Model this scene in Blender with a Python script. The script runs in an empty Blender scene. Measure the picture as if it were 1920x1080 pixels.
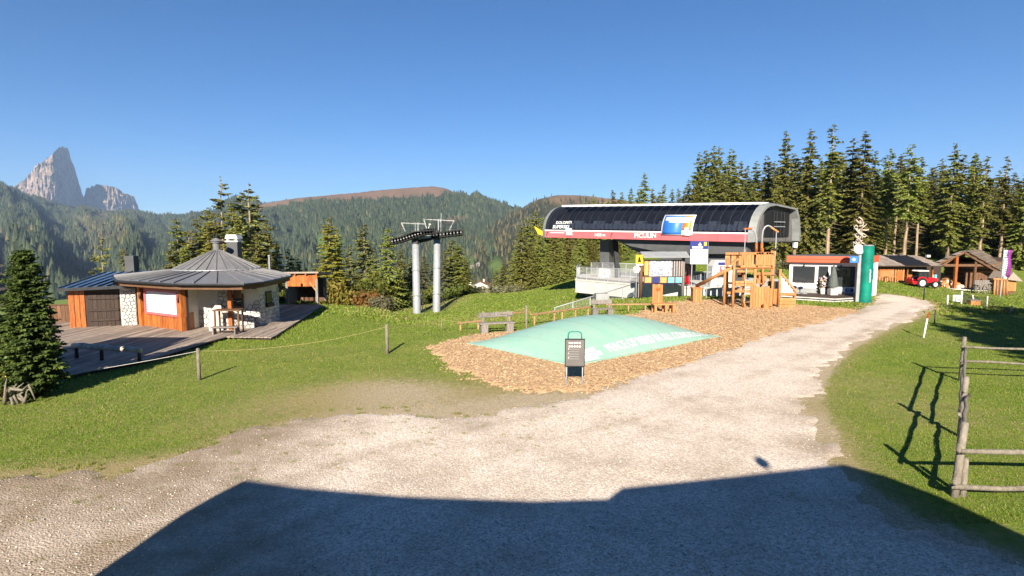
import bpy, math, random
import numpy as np
from mathutils import Vector, Matrix
sc = bpy.context.scene
COL = sc.collection
R = math.radians
# ------------------------------------------------------------------ camera
H, F, PITCH = 4.3, 1050.0, math.atan(100 / 1050.0)
cam_d = bpy.data.cameras.new('camera'); cam = bpy.data.objects.new('camera', cam_d); COL.objects.link(cam)
cam.location = (0, 0, H); cam.rotation_euler = (R(90) - PITCH, 0, 0)
cam_d.sensor_width = 36; cam_d.lens = F / 1920 * 36; cam_d.clip_start = 0.05; cam_d.clip_end = 30000
sc.camera = cam
# ------------------------------------------------------------------ sky, sun, exposure
SUN_EL = R(28.5); SUN_H = Vector((0.119, 0.993, 0)).normalized()      # shadows fall along SUN_H
w = bpy.data.worlds.new('World'); sc.world = w; w.use_nodes = True
nt = w.node_tree; bg = nt.nodes['Background']
sky = nt.nodes.new('ShaderNodeTexSky'); sky.sky_type = 'NISHITA'; sky.sun_disc = False
sky.sun_elevation = SUN_EL; sky.sun_rotation = math.atan2(-SUN_H.x, -SUN_H.y)
sky.altitude = 1100; sky.air_density = 0.85; sky.dust_density = 0.0; sky.ozone_density = 6.5
hsv = nt.nodes.new('ShaderNodeHueSaturation'); hsv.inputs['Saturation'].default_value = 1.17
nt.links.new(sky.outputs[0], hsv.inputs['Color']); nt.links.new(hsv.outputs[0], bg.inputs[0]); bg.inputs[1].default_value = 0.054
sun_d = bpy.data.lights.new('sun', 'SUN'); sun = bpy.data.objects.new('sun', sun_d); COL.objects.link(sun)
sun_d.energy = 5.0; sun_d.angle = R(0.53); sun_d.color = (1.0, 0.90, 0.76)
ld = Vector((SUN_H.x * math.cos(SUN_EL), SUN_H.y * math.cos(SUN_EL), -math.sin(SUN_EL)))
sun.rotation_euler = ld.to_track_quat('-Z', 'Y').to_euler()
sc.view_settings.view_transform = 'Standard'; sc.view_settings.look = 'None'
sc.view_settings.exposure = 1.2; sc.view_settings.gamma = 1.0; sc.view_settings.use_curve_mapping = False
sc.render.engine = 'CYCLES'
sc.cycles.use_denoising = True
sc.cycles.max_bounces = 6; sc.cycles.diffuse_bounces = 3; sc.cycles.glossy_bounces = 3
sc.cycles.transparent_max_bounces = 8; sc.cycles.volume_bounces = 0
sc.cycles.use_adaptive_sampling = True; sc.cycles.adaptive_threshold = 0.012
sc.cycles.caustics_reflective = False; sc.cycles.caustics_refractive = False
# ------------------------------------------------------------------ projection helpers (photo pixel 1920x1080 -> place)
CP, SP = math.cos(PITCH), math.sin(PITCH)
def ray(px, py):
    a, b = (px - 960) / F, (540 - py) / F
    return np.array((a, CP + b * SP, -SP + b * CP))
def at(px, py, Y):                       # the point of that pixel's ray at depth Y
    d = ray(px, py); k = Y / d[1]
    return Vector((d[0] * k, Y, H + d[2] * k))
def gz(px, py, z=0.0):                   # the point of that pixel's ray at height z
    d = ray(px, py); k = (z - H) / d[2]
    return Vector((d[0] * k, d[1] * k, z))
def gxy(px, py, z=0.0):
    p = gz(px, py, z); return (p.x, p.y)
# ------------------------------------------------------------------ noise
def _hash(ix, iy, s):
    n = (ix * 374761393 + iy * 668265263 + s * 974711) & 0xffffffff
    n = ((n ^ (n >> 13)) * 1274126177) & 0xffffffff
    return ((n ^ (n >> 16)) & 0xffff) / 65535.0
def vnoise(x, y, s=0):
    x = np.asarray(x, float); y = np.asarray(y, float)
    ix = np.floor(x).astype(np.int64); iy = np.floor(y).astype(np.int64)
    fx = x - ix; fy = y - iy; fx = fx * fx * (3 - 2 * fx); fy = fy * fy * (3 - 2 * fy)
    a = _hash(ix, iy, s); b = _hash(ix + 1, iy, s); c = _hash(ix, iy + 1, s); d = _hash(ix + 1, iy + 1, s)
    return (a * (1 - fx) + b * fx) * (1 - fy) + (c * (1 - fx) + d * fx) * fy
def fbm(x, y, o=4, s=0):
    t = 0; a = .5; n = 0
    for i in range(o):
        t = t + a * vnoise(x * 2 ** i, y * 2 ** i, s + i); n += a; a *= .5
    return t / n
# ------------------------------------------------------------------ materials
def nd(nt, t, **kw):
    n = nt.nodes.new(t)
    for k, v in kw.items(): setattr(n, k, v)
    return n
def c4(c): return (c[0], c[1], c[2], 1)
def base_mat(name):
    m = bpy.data.materials.new(name); m.use_nodes = True
    nt = m.node_tree; b = nt.nodes['Principled BSDF']
    return m, nt, b
def mk(name, c1, c2=None, scale=4.0, rough=.75, bump=0.0, bscale=None, stretch=(1, 1, 1), rnd=0.0, metal=0.0, spec=.35, lo=.35, hi=.65, detail=5, island=0.0, coat=0):
    m, nt, b = base_mat(name); L = nt.links.new
    if c2 is None: c2 = tuple(x * .72 for x in c1)
    tc = nd(nt, 'ShaderNodeTexCoord'); mp = nd(nt, 'ShaderNodeMapping'); mp.inputs['Scale'].default_value = stretch
    L(tc.outputs['Object'], mp.inputs[0])
    nz = nd(nt, 'ShaderNodeTexNoise'); nz.inputs['Scale'].default_value = scale; nz.inputs['Detail'].default_value = detail
    nz.inputs['Roughness'].default_value = .62
    L(mp.outputs[0], nz.inputs['Vector'])
    mr = nd(nt, 'ShaderNodeMapRange'); mr.inputs[1].default_value = lo; mr.inputs[2].default_value = hi
    L(nz.outputs[0], mr.inputs[0])
    mx = nd(nt, 'ShaderNodeMix', data_type='RGBA'); L(mr.outputs[0], mx.inputs[0])
    mx.inputs[6].default_value = c4(c1); mx.inputs[7].default_value = c4(c2)
    out = mx.outputs[2]
    if rnd or island:
        hs = nd(nt, 'ShaderNodeHueSaturation'); L(out, hs.inputs['Color'])
        r2 = nd(nt, 'ShaderNodeMapRange')
        if rnd:
            oi = nd(nt, 'ShaderNodeObjectInfo'); L(oi.outputs['Random'], r2.inputs[0])
        else:
            ge = nd(nt, 'ShaderNodeNewGeometry'); L(ge.outputs['Random Per Island'], r2.inputs[0])
        k = rnd or island
        r2.inputs[3].default_value = 1 - k; r2.inputs[4].default_value = 1 + k
        L(r2.outputs[0], hs.inputs['Value']); out = hs.outputs[0]
    L(out, b.inputs['Base Color'])
    b.inputs['Roughness'].default_value = rough; b.inputs['Metallic'].default_value = metal
    b.inputs['Specular IOR Level'].default_value = spec
    if coat: b.inputs['Coat Weight'].default_value = coat
    if bump:
        n2 = nd(nt, 'ShaderNodeTexNoise'); n2.inputs['Scale'].default_value = bscale or scale * 3; n2.inputs['Detail'].default_value = 4
        L(mp.outputs[0], n2.inputs['Vector'])
        bp = nd(nt, 'ShaderNodeBump'); bp.inputs['Strength'].default_value = min(1, bump); bp.inputs['Distance'].default_value = .02 * max(1, bump)
        L(n2.outputs[0], bp.inputs['Height']); L(bp.outputs[0], b.inputs['Normal'])
    return m
def mk_leaf(name, c1, c2, trans=.25, rough=.6, vr=.34):
    m, nt, b = base_mat(name); L = nt.links.new
    ge = nd(nt, 'ShaderNodeNewGeometry'); oi = nd(nt, 'ShaderNodeObjectInfo')
    mx = nd(nt, 'ShaderNodeMix', data_type='RGBA'); L(ge.outputs['Random Per Island'], mx.inputs[0])
    mx.inputs[6].default_value = c4(c1); mx.inputs[7].default_value = c4(c2)
    hs = nd(nt, 'ShaderNodeHueSaturation'); L(mx.outputs[2], hs.inputs['Color'])
    r2 = nd(nt, 'ShaderNodeMapRange'); r2.inputs[3].default_value = 1 - vr; r2.inputs[4].default_value = 1 + vr
    L(oi.outputs['Random'], r2.inputs[0]); L(r2.outputs[0], hs.inputs['Value'])
    r3 = nd(nt, 'ShaderNodeMapRange'); r3.inputs[3].default_value = .465; r3.inputs[4].default_value = .515
    L(oi.outputs['Random'], r3.inputs[0]); L(r3.outputs[0], hs.inputs['Hue'])
    L(hs.outputs[0], b.inputs['Base Color']); b.inputs['Roughness'].default_value = rough; b.inputs['Specular IOR Level'].default_value = .25
    tr = nd(nt, 'ShaderNodeBsdfTranslucent'); L(hs.outputs[0], tr.inputs[0])
    ms = nd(nt, 'ShaderNodeMixShader'); ms.inputs[0].default_value = trans
    L(b.outputs[0], ms.inputs[1]); L(tr.outputs[0], ms.inputs[2]); L(ms.outputs[0], nt.nodes['Material Output'].inputs[0])
    return m
M = {}
M['gravel_stone'] = mk('gravel_stone', (.70, .60, .50), (.45, .37, .30), 2, .9, island=.35)
M['chip'] = mk('wood_chip', (.62, .43, .25), (.48, .31, .16), 3, .85, island=.2)
M['wood_orange'] = mk('varnished_larch', (.46, .15, .035), (.25, .065, .014), 5, .45, .3, 14, (5, 5, .5), rnd=.25)
M['wood_brown'] = mk('weathered_brown_wood', (.17, .085, .04), (.08, .042, .024), 5, .75, .4, 14, (5, 5, .5), rnd=.25)
M['wood_dark'] = mk('dark_stained_wood', (.055, .034, .024), (.028, .018, .013), 5, .7, .3, 14, (5, 5, .5), rnd=.2)
M['wood_grey'] = mk('silvered_wood', (.25, .22, .195), (.13, .115, .10), 5, .85, .5, 14, (6, 6, .7), rnd=.18)
M['wood_fence'] = mk('grey_fence_wood', (.24, .21, .165), (.13, .11, .085), 6, .85, .5, 14, (3, 3, 1), rnd=.15)
M['wood_new'] = mk('fresh_robinia_wood', (.50, .24, .088), (.32, .135, .045), 4, .6, .3, 12, (5, 5, .6), rnd=.16)
M['beam_wood'] = mk('faded_beam_wood', (.40, .235, .12), (.25, .14, .07), 4, .75, .3, 12, (2, 2, 2), rnd=.15)
M['deck'] = mk('weathered_deck_board', (.36, .29, .235), (.20, .16, .13), 4, .8, .3, 16, (6, .5, 6), rnd=.34)
M['roof_metal'] = mk('dark_standing_seam', (.20, .198, .198), (.155, .153, .153), 3, .5, .0, rnd=.08, metal=.15, spec=.4)
M['roof_blue'] = mk('smooth_roof_metal', (.10, .11, .125), (.07, .08, .095), 3, .16, .0, rnd=.06, metal=.8, spec=.5)
M['render'] = mk('white_render', (.68, .64, .56), (.58, .54, .47), 2, .9, .25, 30)
M['white'] = mk('white_paint', (.80, .80, .79), (.74, .74, .73), 3, .5)
M['shutter'] = mk('white_shutter', (.80, .78, .74), (.72, .70, .66), 2, .55)
M['mortar'] = mk('dark_mortar', (.09, .085, .08), (.06, .055, .05), 9, .95)
M['stone'] = mk('pale_flagstone', (.60, .57, .52), (.42, .40, .36), 5, .9, .5, 20, rnd=.18)
M['galv'] = mk('galvanised_steel', (.34, .355, .37), (.26, .275, .29), 6, .5, metal=.2, spec=.5)
M['steel_dark'] = mk('dark_steel', (.035, .037, .04), (.022, .023, .025), 5, .5, metal=.3)
M['grey_panel'] = mk('grey_panel', (.30, .31, .31), (.24, .25, .25), 2, .5)
M['mid_grey'] = mk('mid_grey_panel', (.20, .21, .205), (.16, .168, .165), 2, .5)
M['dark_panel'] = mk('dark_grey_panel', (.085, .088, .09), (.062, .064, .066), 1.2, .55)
M['concrete'] = mk('pale_concrete', (.56, .54, .50), (.44, .42, .39), 2.5, .9, .2, 25)
M['red_band'] = mk('faded_red_band', (.55, .13, .14), (.48, .11, .12), 1, .38)
M['cream'] = mk('cream_paint', (.78, .76, .70), (.70, .68, .62), 2, .5)
M['orange_fascia'] = mk('orange_fascia', (.74, .10, .045), (.66, .09, .04), 1.5, .5)
M['black'] = mk('black_matt', (.012, .012, .013), (.008, .008, .009), 4, .6)
M['blue'] = mk('blue_print', (.035, .17, .55), (.03, .15, .50), 2, .4)
M['navy'] = mk('navy_print', (.03, .04, .20), (.025, .035, .18), 2, .4)
M['orange'] = mk('orange_print', (.80, .22, .03), (.75, .20, .03), 2, .4)
M['yellow'] = mk('yellow_print', (.80, .52, .03), (.75, .48, .03), 2, .4)
M['cyan'] = mk('cyan_print', (.20, .55, .62), (.12, .40, .55), 8, .4)
M['tan'] = mk('tan_print', (.72, .42, .14), (.55, .22, .08), 14, .4)
M['map'] = mk('map_print', (.52, .53, .57), (.16, .18, .25), 9, .4, lo=.45, hi=.6)
M['sign_grey'] = mk('grey_sign', (.14, .13, .12), (.11, .10, .095), 3, .45)
M['pink'] = mk('pale_pink_print', (.85, .66, .62), (.80, .62, .58), 3, .5)
M['green'] = mk('green_banner', (.0, .22, .15), (.0, .12, .09), 1.3, .45)
M['pvc'] = mk('mint_membrane', (.25, .445, .345), (.29, .44, .355), 1.6, .42, .10, 2.2, spec=.55)
M['print_white'] = mk('white_print', (.82, .84, .82), (.78, .80, .78), 2, .4)
M['red'] = mk('red_paint', (.55, .012, .02), (.48, .01, .018), 3, .3, coat=.4)
M['tyre'] = mk('rubber', (.02, .02, .02), (.012, .012, .012), 8, .85)
M['rim'] = mk('pale_rim', (.62, .60, .58), (.5, .48, .46), 5, .4)
M['fabric_grey'] = mk('grey_canvas', (.11, .125, .115), (.08, .09, .083), 5, .9)
M['magenta'] = mk('magenta_cloth', (.22, .03, .22), (.18, .025, .18), 3, .7)
M['teal_white'] = mk('pale_cloth', (.60, .72, .72), (.5, .62, .63), 3, .7)
M['rope'] = mk('yellow_rope', (.40, .34, .15), (.30, .25, .10), 20, .8)
M['rope_white'] = mk('white_tape', (.75, .72, .66), None, 20, .7)
M['shingle'] = mk('wood_shingle', (.33, .27, .22), (.18, .145, .12), 7, .85, .4, 20, (4, 4, 1), rnd=.22)
M['bark'] = mk('spruce_bark', (.26, .19, .135), (.12, .085, .06), 3, .95, .8, 8, (3, 3, .7))
M['bark_pale'] = mk('pale_bark', (.40, .29, .19), (.22, .15, .10), 3, .95, .8, 8, (3, 3, .5))
M['root'] = mk('bleached_root', (.60, .52, .43), (.36, .29, .23), 6, .85, .4, 15)
M['spruce'] = mk_leaf('spruce_needles', (.105, .135, .030), (.265, .27, .056), .2)
M['spruce_y'] = mk_leaf('larch_needles', (.17, .185, .026), (.34, .31, .05), .3)
M['spruce_g'] = mk_leaf('greyish_needles', (.105, .125, .045), (.25, .25, .08), .2)
M['shrub'] = mk_leaf('shrub_leaves', (.055, .085, .016), (.15, .17, .03), .3)
M['shrub_o'] = mk_leaf('autumn_leaves', (.16, .13, .022), (.22, .10, .03), .3)
M['shrub_p'] = mk_leaf('pale_shrub_leaves', (.13, .14, .07), (.20, .18, .10), .3)
M['bushy'] = mk_leaf('bush_needles', (.022, .045, .013), (.115, .150, .030), .2)
M['glass'] = (lambda: None)
def mk_glass(name, col, tr, rough=.06, tint=(.5, .55, .65)):
    m, nt, b = base_mat(name); L = nt.links.new
    b.inputs['Base Color'].default_value = c4(col); b.inputs['Roughness'].default_value = rough; b.inputs['Specular IOR Level'].default_value = .6
    t = nd(nt, 'ShaderNodeBsdfTransparent'); t.inputs[0].default_value = c4(tint)
    ms = nd(nt, 'ShaderNodeMixShader'); ms.inputs[0].default_value = tr
    L(b.outputs[0], ms.inputs[1]); L(t.outputs[0], ms.inputs[2]); L(ms.outputs[0], nt.nodes['Material Output'].inputs[0])
    return m
M['glass'] = mk_glass('dark_canopy_glass', (.006, .007, .013), .6)
M['window'] = mk_glass('window_glass', (.03, .035, .04), .12, .04)
# ------------------------------------------------------------------ mesh builder
def link(name, me, mat, parent=None, smooth=False):
    o = bpy.data.objects.new(name, me); COL.objects.link(o)
    if mat is not None and not me.materials: me.materials.append(M[mat] if isinstance(mat, str) else mat)
    if parent is not None: o.parent = parent
    if smooth: me.shade_smooth()
    return o
class MB:
    def __init__(s): s.v = []; s.f = []
    def add(s, vs, fs):
        k = len(s.v); s.v += [tuple(v) for v in vs]; s.f += [tuple(i + k for i in f) for f in fs]; return s
    def box(s, c, d, rot=(0, 0, 0)):
        x, y, z = d[0] / 2, d[1] / 2, d[2] / 2
        vs = [Vector(p) for p in ((-x, -y, -z), (x, -y, -z), (x, y, -z), (-x, y, -z), (-x, -y, z), (x, -y, z), (x, y, z), (-x, y, z))]
        if any(rot):
            from mathutils import Euler
            q = Euler(rot).to_matrix(); vs = [q @ v for v in vs]
        c = Vector(c); return s.hexa([v + c for v in vs])
    def hexa(s, p):
        return s.add(p, [(0, 3, 2, 1), (4, 5, 6, 7), (0, 1, 5, 4), (1, 2, 6, 5), (2, 3, 7, 6), (3, 0, 4, 7)])
    def bar(s, a, b, w, h, up=(0, 0, 1)):          # rectangular bar from a to b, w across, h along up
        a, b = Vector(a), Vector(b); d = (b - a).normalized(); u = Vector(up)
        sd = d.cross(u)
        if sd.length < 1e-4: sd = d.cross(Vector((1, 0, 0)))
        sd.normalize(); u = sd.cross(d).normalized(); sd *= w / 2; u *= h / 2
        return s.hexa([a - sd - u, a + sd - u, b + sd - u, b - sd - u, a - sd + u, a + sd + u, b + sd + u, b - sd + u])
    def prism(s, pts, vec):
        n = len(pts); pts = [Vector(p) for p in pts]; vec = Vector(vec)
        nv = Vector((0, 0, 0))
        for i in range(n): nv += pts[i].cross(pts[(i + 1) % n])
        if nv.dot(vec) > 0: pts = pts[::-1]
        return s.add(pts + [p + vec for p in pts], [tuple(range(n)), tuple(range(2 * n - 1, n - 1, -1))] + [(i, i + n, (i + 1) % n + n, (i + 1) % n) for i in range(n)])
    def tube(s, pts, r, n=8, cap=True):
        pts = [Vector(p) for p in pts]; m = len(pts)
        rs = list(r) if hasattr(r, '__len__') else [r] * m
        k = len(s.v); ref = None
        for i in range(m):
            d = (pts[min(i + 1, m - 1)] - pts[max(i - 1, 0)]).normalized()
            if ref is None: ref = d.orthogonal().normalized()
            u = (ref - d * ref.dot(d)); u = u.normalized() if u.length > 1e-5 else d.orthogonal().normalized(); ref = u; v = d.cross(u)
            for j in range(n):
                a = 2 * math.pi * j / n; s.v.append(tuple(pts[i] + (u * math.cos(a) + v * math.sin(a)) * rs[i]))
        for i in range(m - 1):
            for j in range(n):
                a, b = k + i * n + j, k + i * n + (j + 1) % n; s.f.append((a, b, b + n, a + n))
        if cap: s.f.append(tuple(k + j for j in range(n))[::-1]); s.f.append(tuple(k + (m - 1) * n + j for j in range(n)))
        return s
    def cyl(s, a, b, r0, r1=None, n=12): return s.tube([a, b], [r0, r0 if r1 is None else r1], n)
    def lathe(s, prof, c=(0, 0, 0), n=16):
        k = len(s.v); m = len(prof)
        for r, z in prof:
            for j in range(n):
                a = 2 * math.pi * j / n; s.v.append((c[0] + r * math.cos(a), c[1] + r * math.sin(a), c[2] + z))
        for i in range(m - 1):
            for j in range(n):
                a, b = k + i * n + j, k + i * n + (j + 1) % n; s.f.append((a, b, b + n, a + n))
        s.f.append(tuple(k + j for j in range(n))[::-1]); s.f.append(tuple(k + (m - 1) * n + j for j in range(n)))
        return s
    def mesh(s, name):
        me = bpy.data.meshes.new(name); me.from_pydata(s.v, [], s.f); me.update(); return me
    def build(s, name, mat, parent=None, smooth=False, bev=0):
        o = link(name, s.mesh(name), mat, parent, smooth)
        if bev:
            b = o.modifiers.new('bevel', 'BEVEL'); b.width = bev; b.segments = 2; b.limit_method = 'ANGLE'
        return o
def np_mesh(name, verts, faces, mat, parent=None, smooth=False):
    verts = np.asarray(verts, np.float32); faces = np.asarray(faces, np.int32); k = faces.shape[1]
    me = bpy.data.meshes.new(name); me.vertices.add(len(verts)); me.vertices.foreach_set('co', verts.ravel())
    me.loops.add(faces.size); me.loops.foreach_set('vertex_index', faces.ravel())
    me.polygons.add(len(faces)); me.polygons.foreach_set('loop_start', np.arange(0, faces.size, k, dtype=np.int32))
    me.polygons.foreach_set('loop_total', np.full(len(faces), k, np.int32)); me.update(calc_edges=True)
    return link(name, me, mat, parent, smooth)
def tag(o, label=None, cat=None, group=None, kind=None):
    if label: o['label'] = label
    if cat: o['category'] = cat
    if group: o['group'] = group
    if kind: o['kind'] = kind
    return o
def thing(name, label, cat, loc=(0, 0, 0), rz=0, group=None):
    o = bpy.data.objects.new(name, None); COL.objects.link(o); o.location = loc; o.rotation_euler = (0, 0, rz); o.empty_display_size = .2
    return tag(o, label, cat, group)
def copy_tree(o, parent=None):
    c = o.copy(); COL.objects.link(c); c.parent = parent
    for ch in list(o.children): copy_tree(ch, c)
    return c
def inst(o, name, parent, loc=(0, 0, 0), rz=0, scale=None):
    c = bpy.data.objects.new(name, o.data); COL.objects.link(c); c.parent = parent; c.location = loc; c.rotation_euler = (0, 0, rz)
    if scale: c.scale = scale
    return c
def text_mesh(txt, size, bold=0.0, spacing=1.0, shear=0.0, xscale=1.0, extrude=0.0):
    cu = bpy.data.curves.new('lettering', 'FONT'); cu.body = txt; cu.size = size; cu.offset = bold * size; cu.space_character = spacing
    cu.shear = shear; cu.extrude = extrude; cu.align_x = 'CENTER'; cu.align_y = 'CENTER'; cu.resolution_u = 3
    o = bpy.data.objects.new('lettering', cu); me = bpy.data.meshes.new_from_object(o)
    bpy.data.objects.remove(o); bpy.data.curves.remove(cu)
    if xscale != 1:
        for v in me.vertices: v.co.x *= xscale
    return me
def text(name, txt, size, mat, parent, loc, xdir=(1, 0, 0), up=(0, 0, 1), **kw):
    me = text_mesh(txt, size, **kw); o = link(name, me, mat, parent)
    x = Vector(xdir).normalized(); u = Vector(up); z = x.cross(u).normalized(); u = z.cross(x)
    o.matrix_local = Matrix.Translation(Vector(loc)) @ Matrix((x, u, z)).transposed().to_4x4()
    return o
# ------------------------------------------------------------------ terrain height
CT = []
for x in (-24, -12, 0, 12, 24, 40):
    for y in (-60, -15, 0, 10, 19): CT.append((x, y, 0))
CT += [(-20, 27, 0), (-13, 27, 0), (-20, 33, 0), (-12, 33.5, -.05), (-8, 25, -.1), (-8, 31, -.6), (-3, 24, 0), (2, 25, 0), (6, 30, 0), (10, 35, 0), (16, 34, 0), (20, 37, 0), (24, 36, 0), (28, 38, -.05),
       (15, 42, 0), (25, 44, 0), (3, 33, -.5), (-1, 36, -1.1), (-5, 36, -1.3), (-8, 50, -2.75), (-6, 50, -2.7), (-11, 42, -1.9), (-16, 60, -4.3), (-9, 60, -3.2), (-4.4, 61, -2.2), (5, 58, -1.5), (9, 52, -.8), (2, 46, -1.6),
       (-4, 82, -7), (-20, 80, -9), (6, 85, -2.6), (15, 70, .4), (25, 100, 1.6), (50, 100, 1.4), (75, 100, 1.0), (-20, 45, -3.2), (-32, 40, -4.5), (-40, 30, -5.5), (-34, 14, -1.2), (-60, 40, -14), (-40, 80, -17),
       (45, 70, -2.2), (31, 46, -.4), (37, 56, -1.1), (62, 72, -2.7), (45, 40, -.9), (60, 20, -.5), (34, 30, -.15), (52, 54, -1.9), (75, 60, -2.6), (100, 60, -2.0), (60, 62, -2.4),
       (0, 200, -24), (-32, 350, -36), (-100, 200, -38), (-160, 400, -66), (0, 1000, -105), (-500, 1000, -105), (-1000, 1000, -105), (100, 200, 6), (150, 120, 4), (200, 400, 12), (500, 1000, 20), (-300, 300, -70), (-300, 60, -55), (-120, 10, -25), (-120, -60, -15), (150, -60, 5), (150, 20, 2), (300, 200, 15)]
for _px, _py, _Y in ((1730, 539, 59), (1690, 531, 61), (1655, 527, 62), (1800, 544, 65.5), (1850, 551, 60), (1900, 552, 62), (1895, 585, 40), (1800, 571, 46), (1850, 577, 43), (1776, 573, 44), (1732, 562, 45), (1880, 560, 54)):
    _p = at(_px, _py, _Y); CT.append((_p.x, _p.y, _p.z))
CT = np.array([c for c in CT if c not in ((45, 70, -2.2), (37, 56, -1.1), (62, 72, -2.7), (52, 54, -1.9), (45, 40, -.9), (60, 62, -2.4))], float)
def warp(x, y): return np.arcsinh(np.asarray(x, float) / 25), np.arcsinh(np.asarray(y, float) / 25)
_cx, _cy = warp(CT[:, 0], CT[:, 1])
def _U(r2): return r2 * np.log(r2 + 1e-9) * .5
_n = len(CT); _A = np.zeros((_n + 3, _n + 3))
_A[:_n, :_n] = _U((_cx[:, None] - _cx) ** 2 + (_cy[:, None] - _cy) ** 2) + np.eye(_n) * 1e-4
_A[:_n, _n] = 1; _A[:_n, _n + 1] = _cx; _A[:_n, _n + 2] = _cy; _A[_n:, :_n] = _A[:_n, _n:].T
_W = np.linalg.solve(_A, np.concatenate([CT[:, 2], np.zeros(3)]))
FLAT = [(-23.5, -9.0, 15, 33.6), (-9, 8, -60, 22), (8, 25, -60, 37)]
def T(x, y):
    shp = np.shape(x); wx, wy = warp(np.ravel(x), np.ravel(y)); z = np.full(len(wx), _W[_n]) + wx * _W[_n + 1] + wy * _W[_n + 2]
    for i in range(_n): z += _W[i] * _U((wx - _cx[i]) ** 2 + (wy - _cy[i]) ** 2)
    xx, yy = np.ravel(x), np.ravel(y)
    # the yard itself is level: fade small wobbles out
    d = np.full(len(wx), 1e9)
    for a, b, c, e in FLAT:
        d = np.minimum(d, np.maximum(np.maximum(a - xx, xx - b), np.maximum(c - yy, yy - e)))
    k = np.clip(d / 5 + .2, 0, 1); k = k * k * (3 - 2 * k)
    z = z * k
    return z.reshape(shp) if shp else float(z[0])
# ------------------------------------------------------------------ polygons on the ground
def dens(poly, step=.6):
    out = []
    for i in range(len(poly)):
        a, b = np.array(poly[i]), np.array(poly[(i + 1) % len(poly)]); n = max(1, int(np.hypot(*(b - a)) / step))
        for k in range(n): out.append(a + (b - a) * k / n)
    return np.array(out)
def sdist(poly, x, y):                    # signed distance, positive inside
    P = np.array(poly, float); Q = np.roll(P, -1, 0); d = np.full(x.shape, 1e9); ins = np.zeros(x.shape, bool)
    for (ax, ay), (bx, by) in zip(P, Q):
        ex, ey = bx - ax, by - ay; t = np.clip(((x - ax) * ex + (y - ay) * ey) / (ex * ex + ey * ey + 1e-12), 0, 1)
        d = np.minimum(d, np.hypot(x - ax - t * ex, y - ay - t * ey))
        c = ((ay > y) != (by > y)) & (x < (bx - ax) * (y - ay) / (by - ay + 1e-12) + ax); ins ^= c
    return np.where(ins, d, -d)
GRAVEL_PX = [(-300, 905), (60, 890), (220, 878), (400, 852), (470, 812), (560, 790), (700, 782), (850, 786), (960, 772), (1060, 748), (1110, 734), (1250, 690), (1400, 642), (1500, 612), (1600, 588), (1645, 570), (1655, 556), (1650, 549), (1668, 547), (1700, 554), (1738, 566),
             (1745, 578), (1700, 598), (1640, 624), (1590, 648), (1545, 690), (1522, 730), (1528, 770), (1548, 820), (1570, 862), (1600, 905), (1700, 975)]
GRAVEL = [gxy(*p) for p in GRAVEL_PX] + [(7.2, 6), (8.5, 3), (9, -10), (-14, -10), (-16, 6)]
CHIPS_PX = [(812, 652), (845, 640), (892, 628), (960, 622), (1060, 606), (1130, 598), (1190, 590), (1235, 573), (1290, 563), (1400, 561), (1500, 573), (1600, 579), (1612, 586), (1500, 613), (1400, 643), (1250, 692), (1110, 736), (1030, 738), (960, 727), (890, 708), (842, 686)]
CHIPS = [gxy(*p) for p in CHIPS_PX]
def g_edge(x, y): return sdist(GRAVEL, x, y) + (fbm(x * .7, y * .7, 3, 3) - .5) * 1.1 + (fbm(x * 4, y * 4, 4, 9) - .5) * .8
def c_edge(x, y): return sdist(CHIPS, x, y) + (fbm(x * 1.6, y * 1.6, 4, 5) - .5) * .9 + (fbm(x * 6, y * 6, 3, 11) - .5) * .9
# ------------------------------------------------------------------ ground sheet
def spaced(lo, hi, d0, g, c=0.0):
    a = [c]; d = d0
    while a[-1] < hi: a.append(a[-1] + d); d *= g
    b = [c]; d = d0
    while b[-1] > lo: b.append(b[-1] - d); d *= g
    return np.array(b[::-1][:-1] + a)
gx = spaced(-1300, 900, .5, 1.022, 2); gy = spaced(-60, 1150, .5, 1.018, 12)
X, Y = np.meshgrid(gx, gy); Z = T(X, Y)
near = np.clip(1 - np.hypot(X, Y - 15) / 60, 0, 1)
Z = Z + (fbm(X * .5, Y * .5, 3, 21) - .5) * .05 * near - .01
nx, ny = len(gx), len(gy); idx = np.arange(nx * ny).reshape(ny, nx)
fc = np.stack([idx[:-1, :-1], idx[:-1, 1:], idx[1:, 1:], idx[1:, :-1]], -1).reshape(-1, 4)
# where the lawn is worn dry (a fact of the turf): beside the gravel, the trodden corner by the chip bed, patches on the bank
def dryness(x, y):
    d = sdist(GRAVEL, x, y); n = fbm(x * .35, y * .35, 4, 31)
    k = np.clip(1.05 + d / (1.0 + 1.8 * np.exp(-((x + 1.2) / 3.4) ** 4)), 0, 1) * .75
    for (px, py, r, a) in ((720, 740, 2.6, .8), (560, 760, 2.2, .55), (1000, 745, 1.6, .9), (880, 740, 2.0, .9), (1700, 760, 2.0, .42), (1630, 720, 1.6, .4), (420, 780, 1.5, .4)):
        c = gz(px, py); k = np.maximum(k, a * np.exp(-((x - c.x) ** 2 + ((y - c.y)) ** 2) / (r * r)))
    k = np.maximum(k * (0.55 + .9 * n), .2 * np.clip((fbm(x * .22, y * .3, 4, 61) - .45) * 3, 0, 1))
    k = np.maximum(k, .55 * np.exp(-(((x + 8) / 3.5) ** 2 + ((y - 57) / 5) ** 2)))
    return np.clip(k, 0, 1)
def graviness(x, y):                       # how much loose gravel lies in the turf beside the yard
    wd = .55 + 2.1 * np.exp(-((x + 1.6) / 2.9) ** 4); d = sdist(GRAVEL, x, y); k = np.clip(1 + d / wd, 0, 1)
    c = gz(700, 742); k = np.maximum(k, .72 * np.exp(-(((x - c.x) / 3.6) ** 2 + ((y - c.y) / 2.4) ** 2)))
    return k * (y < 60)
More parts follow.
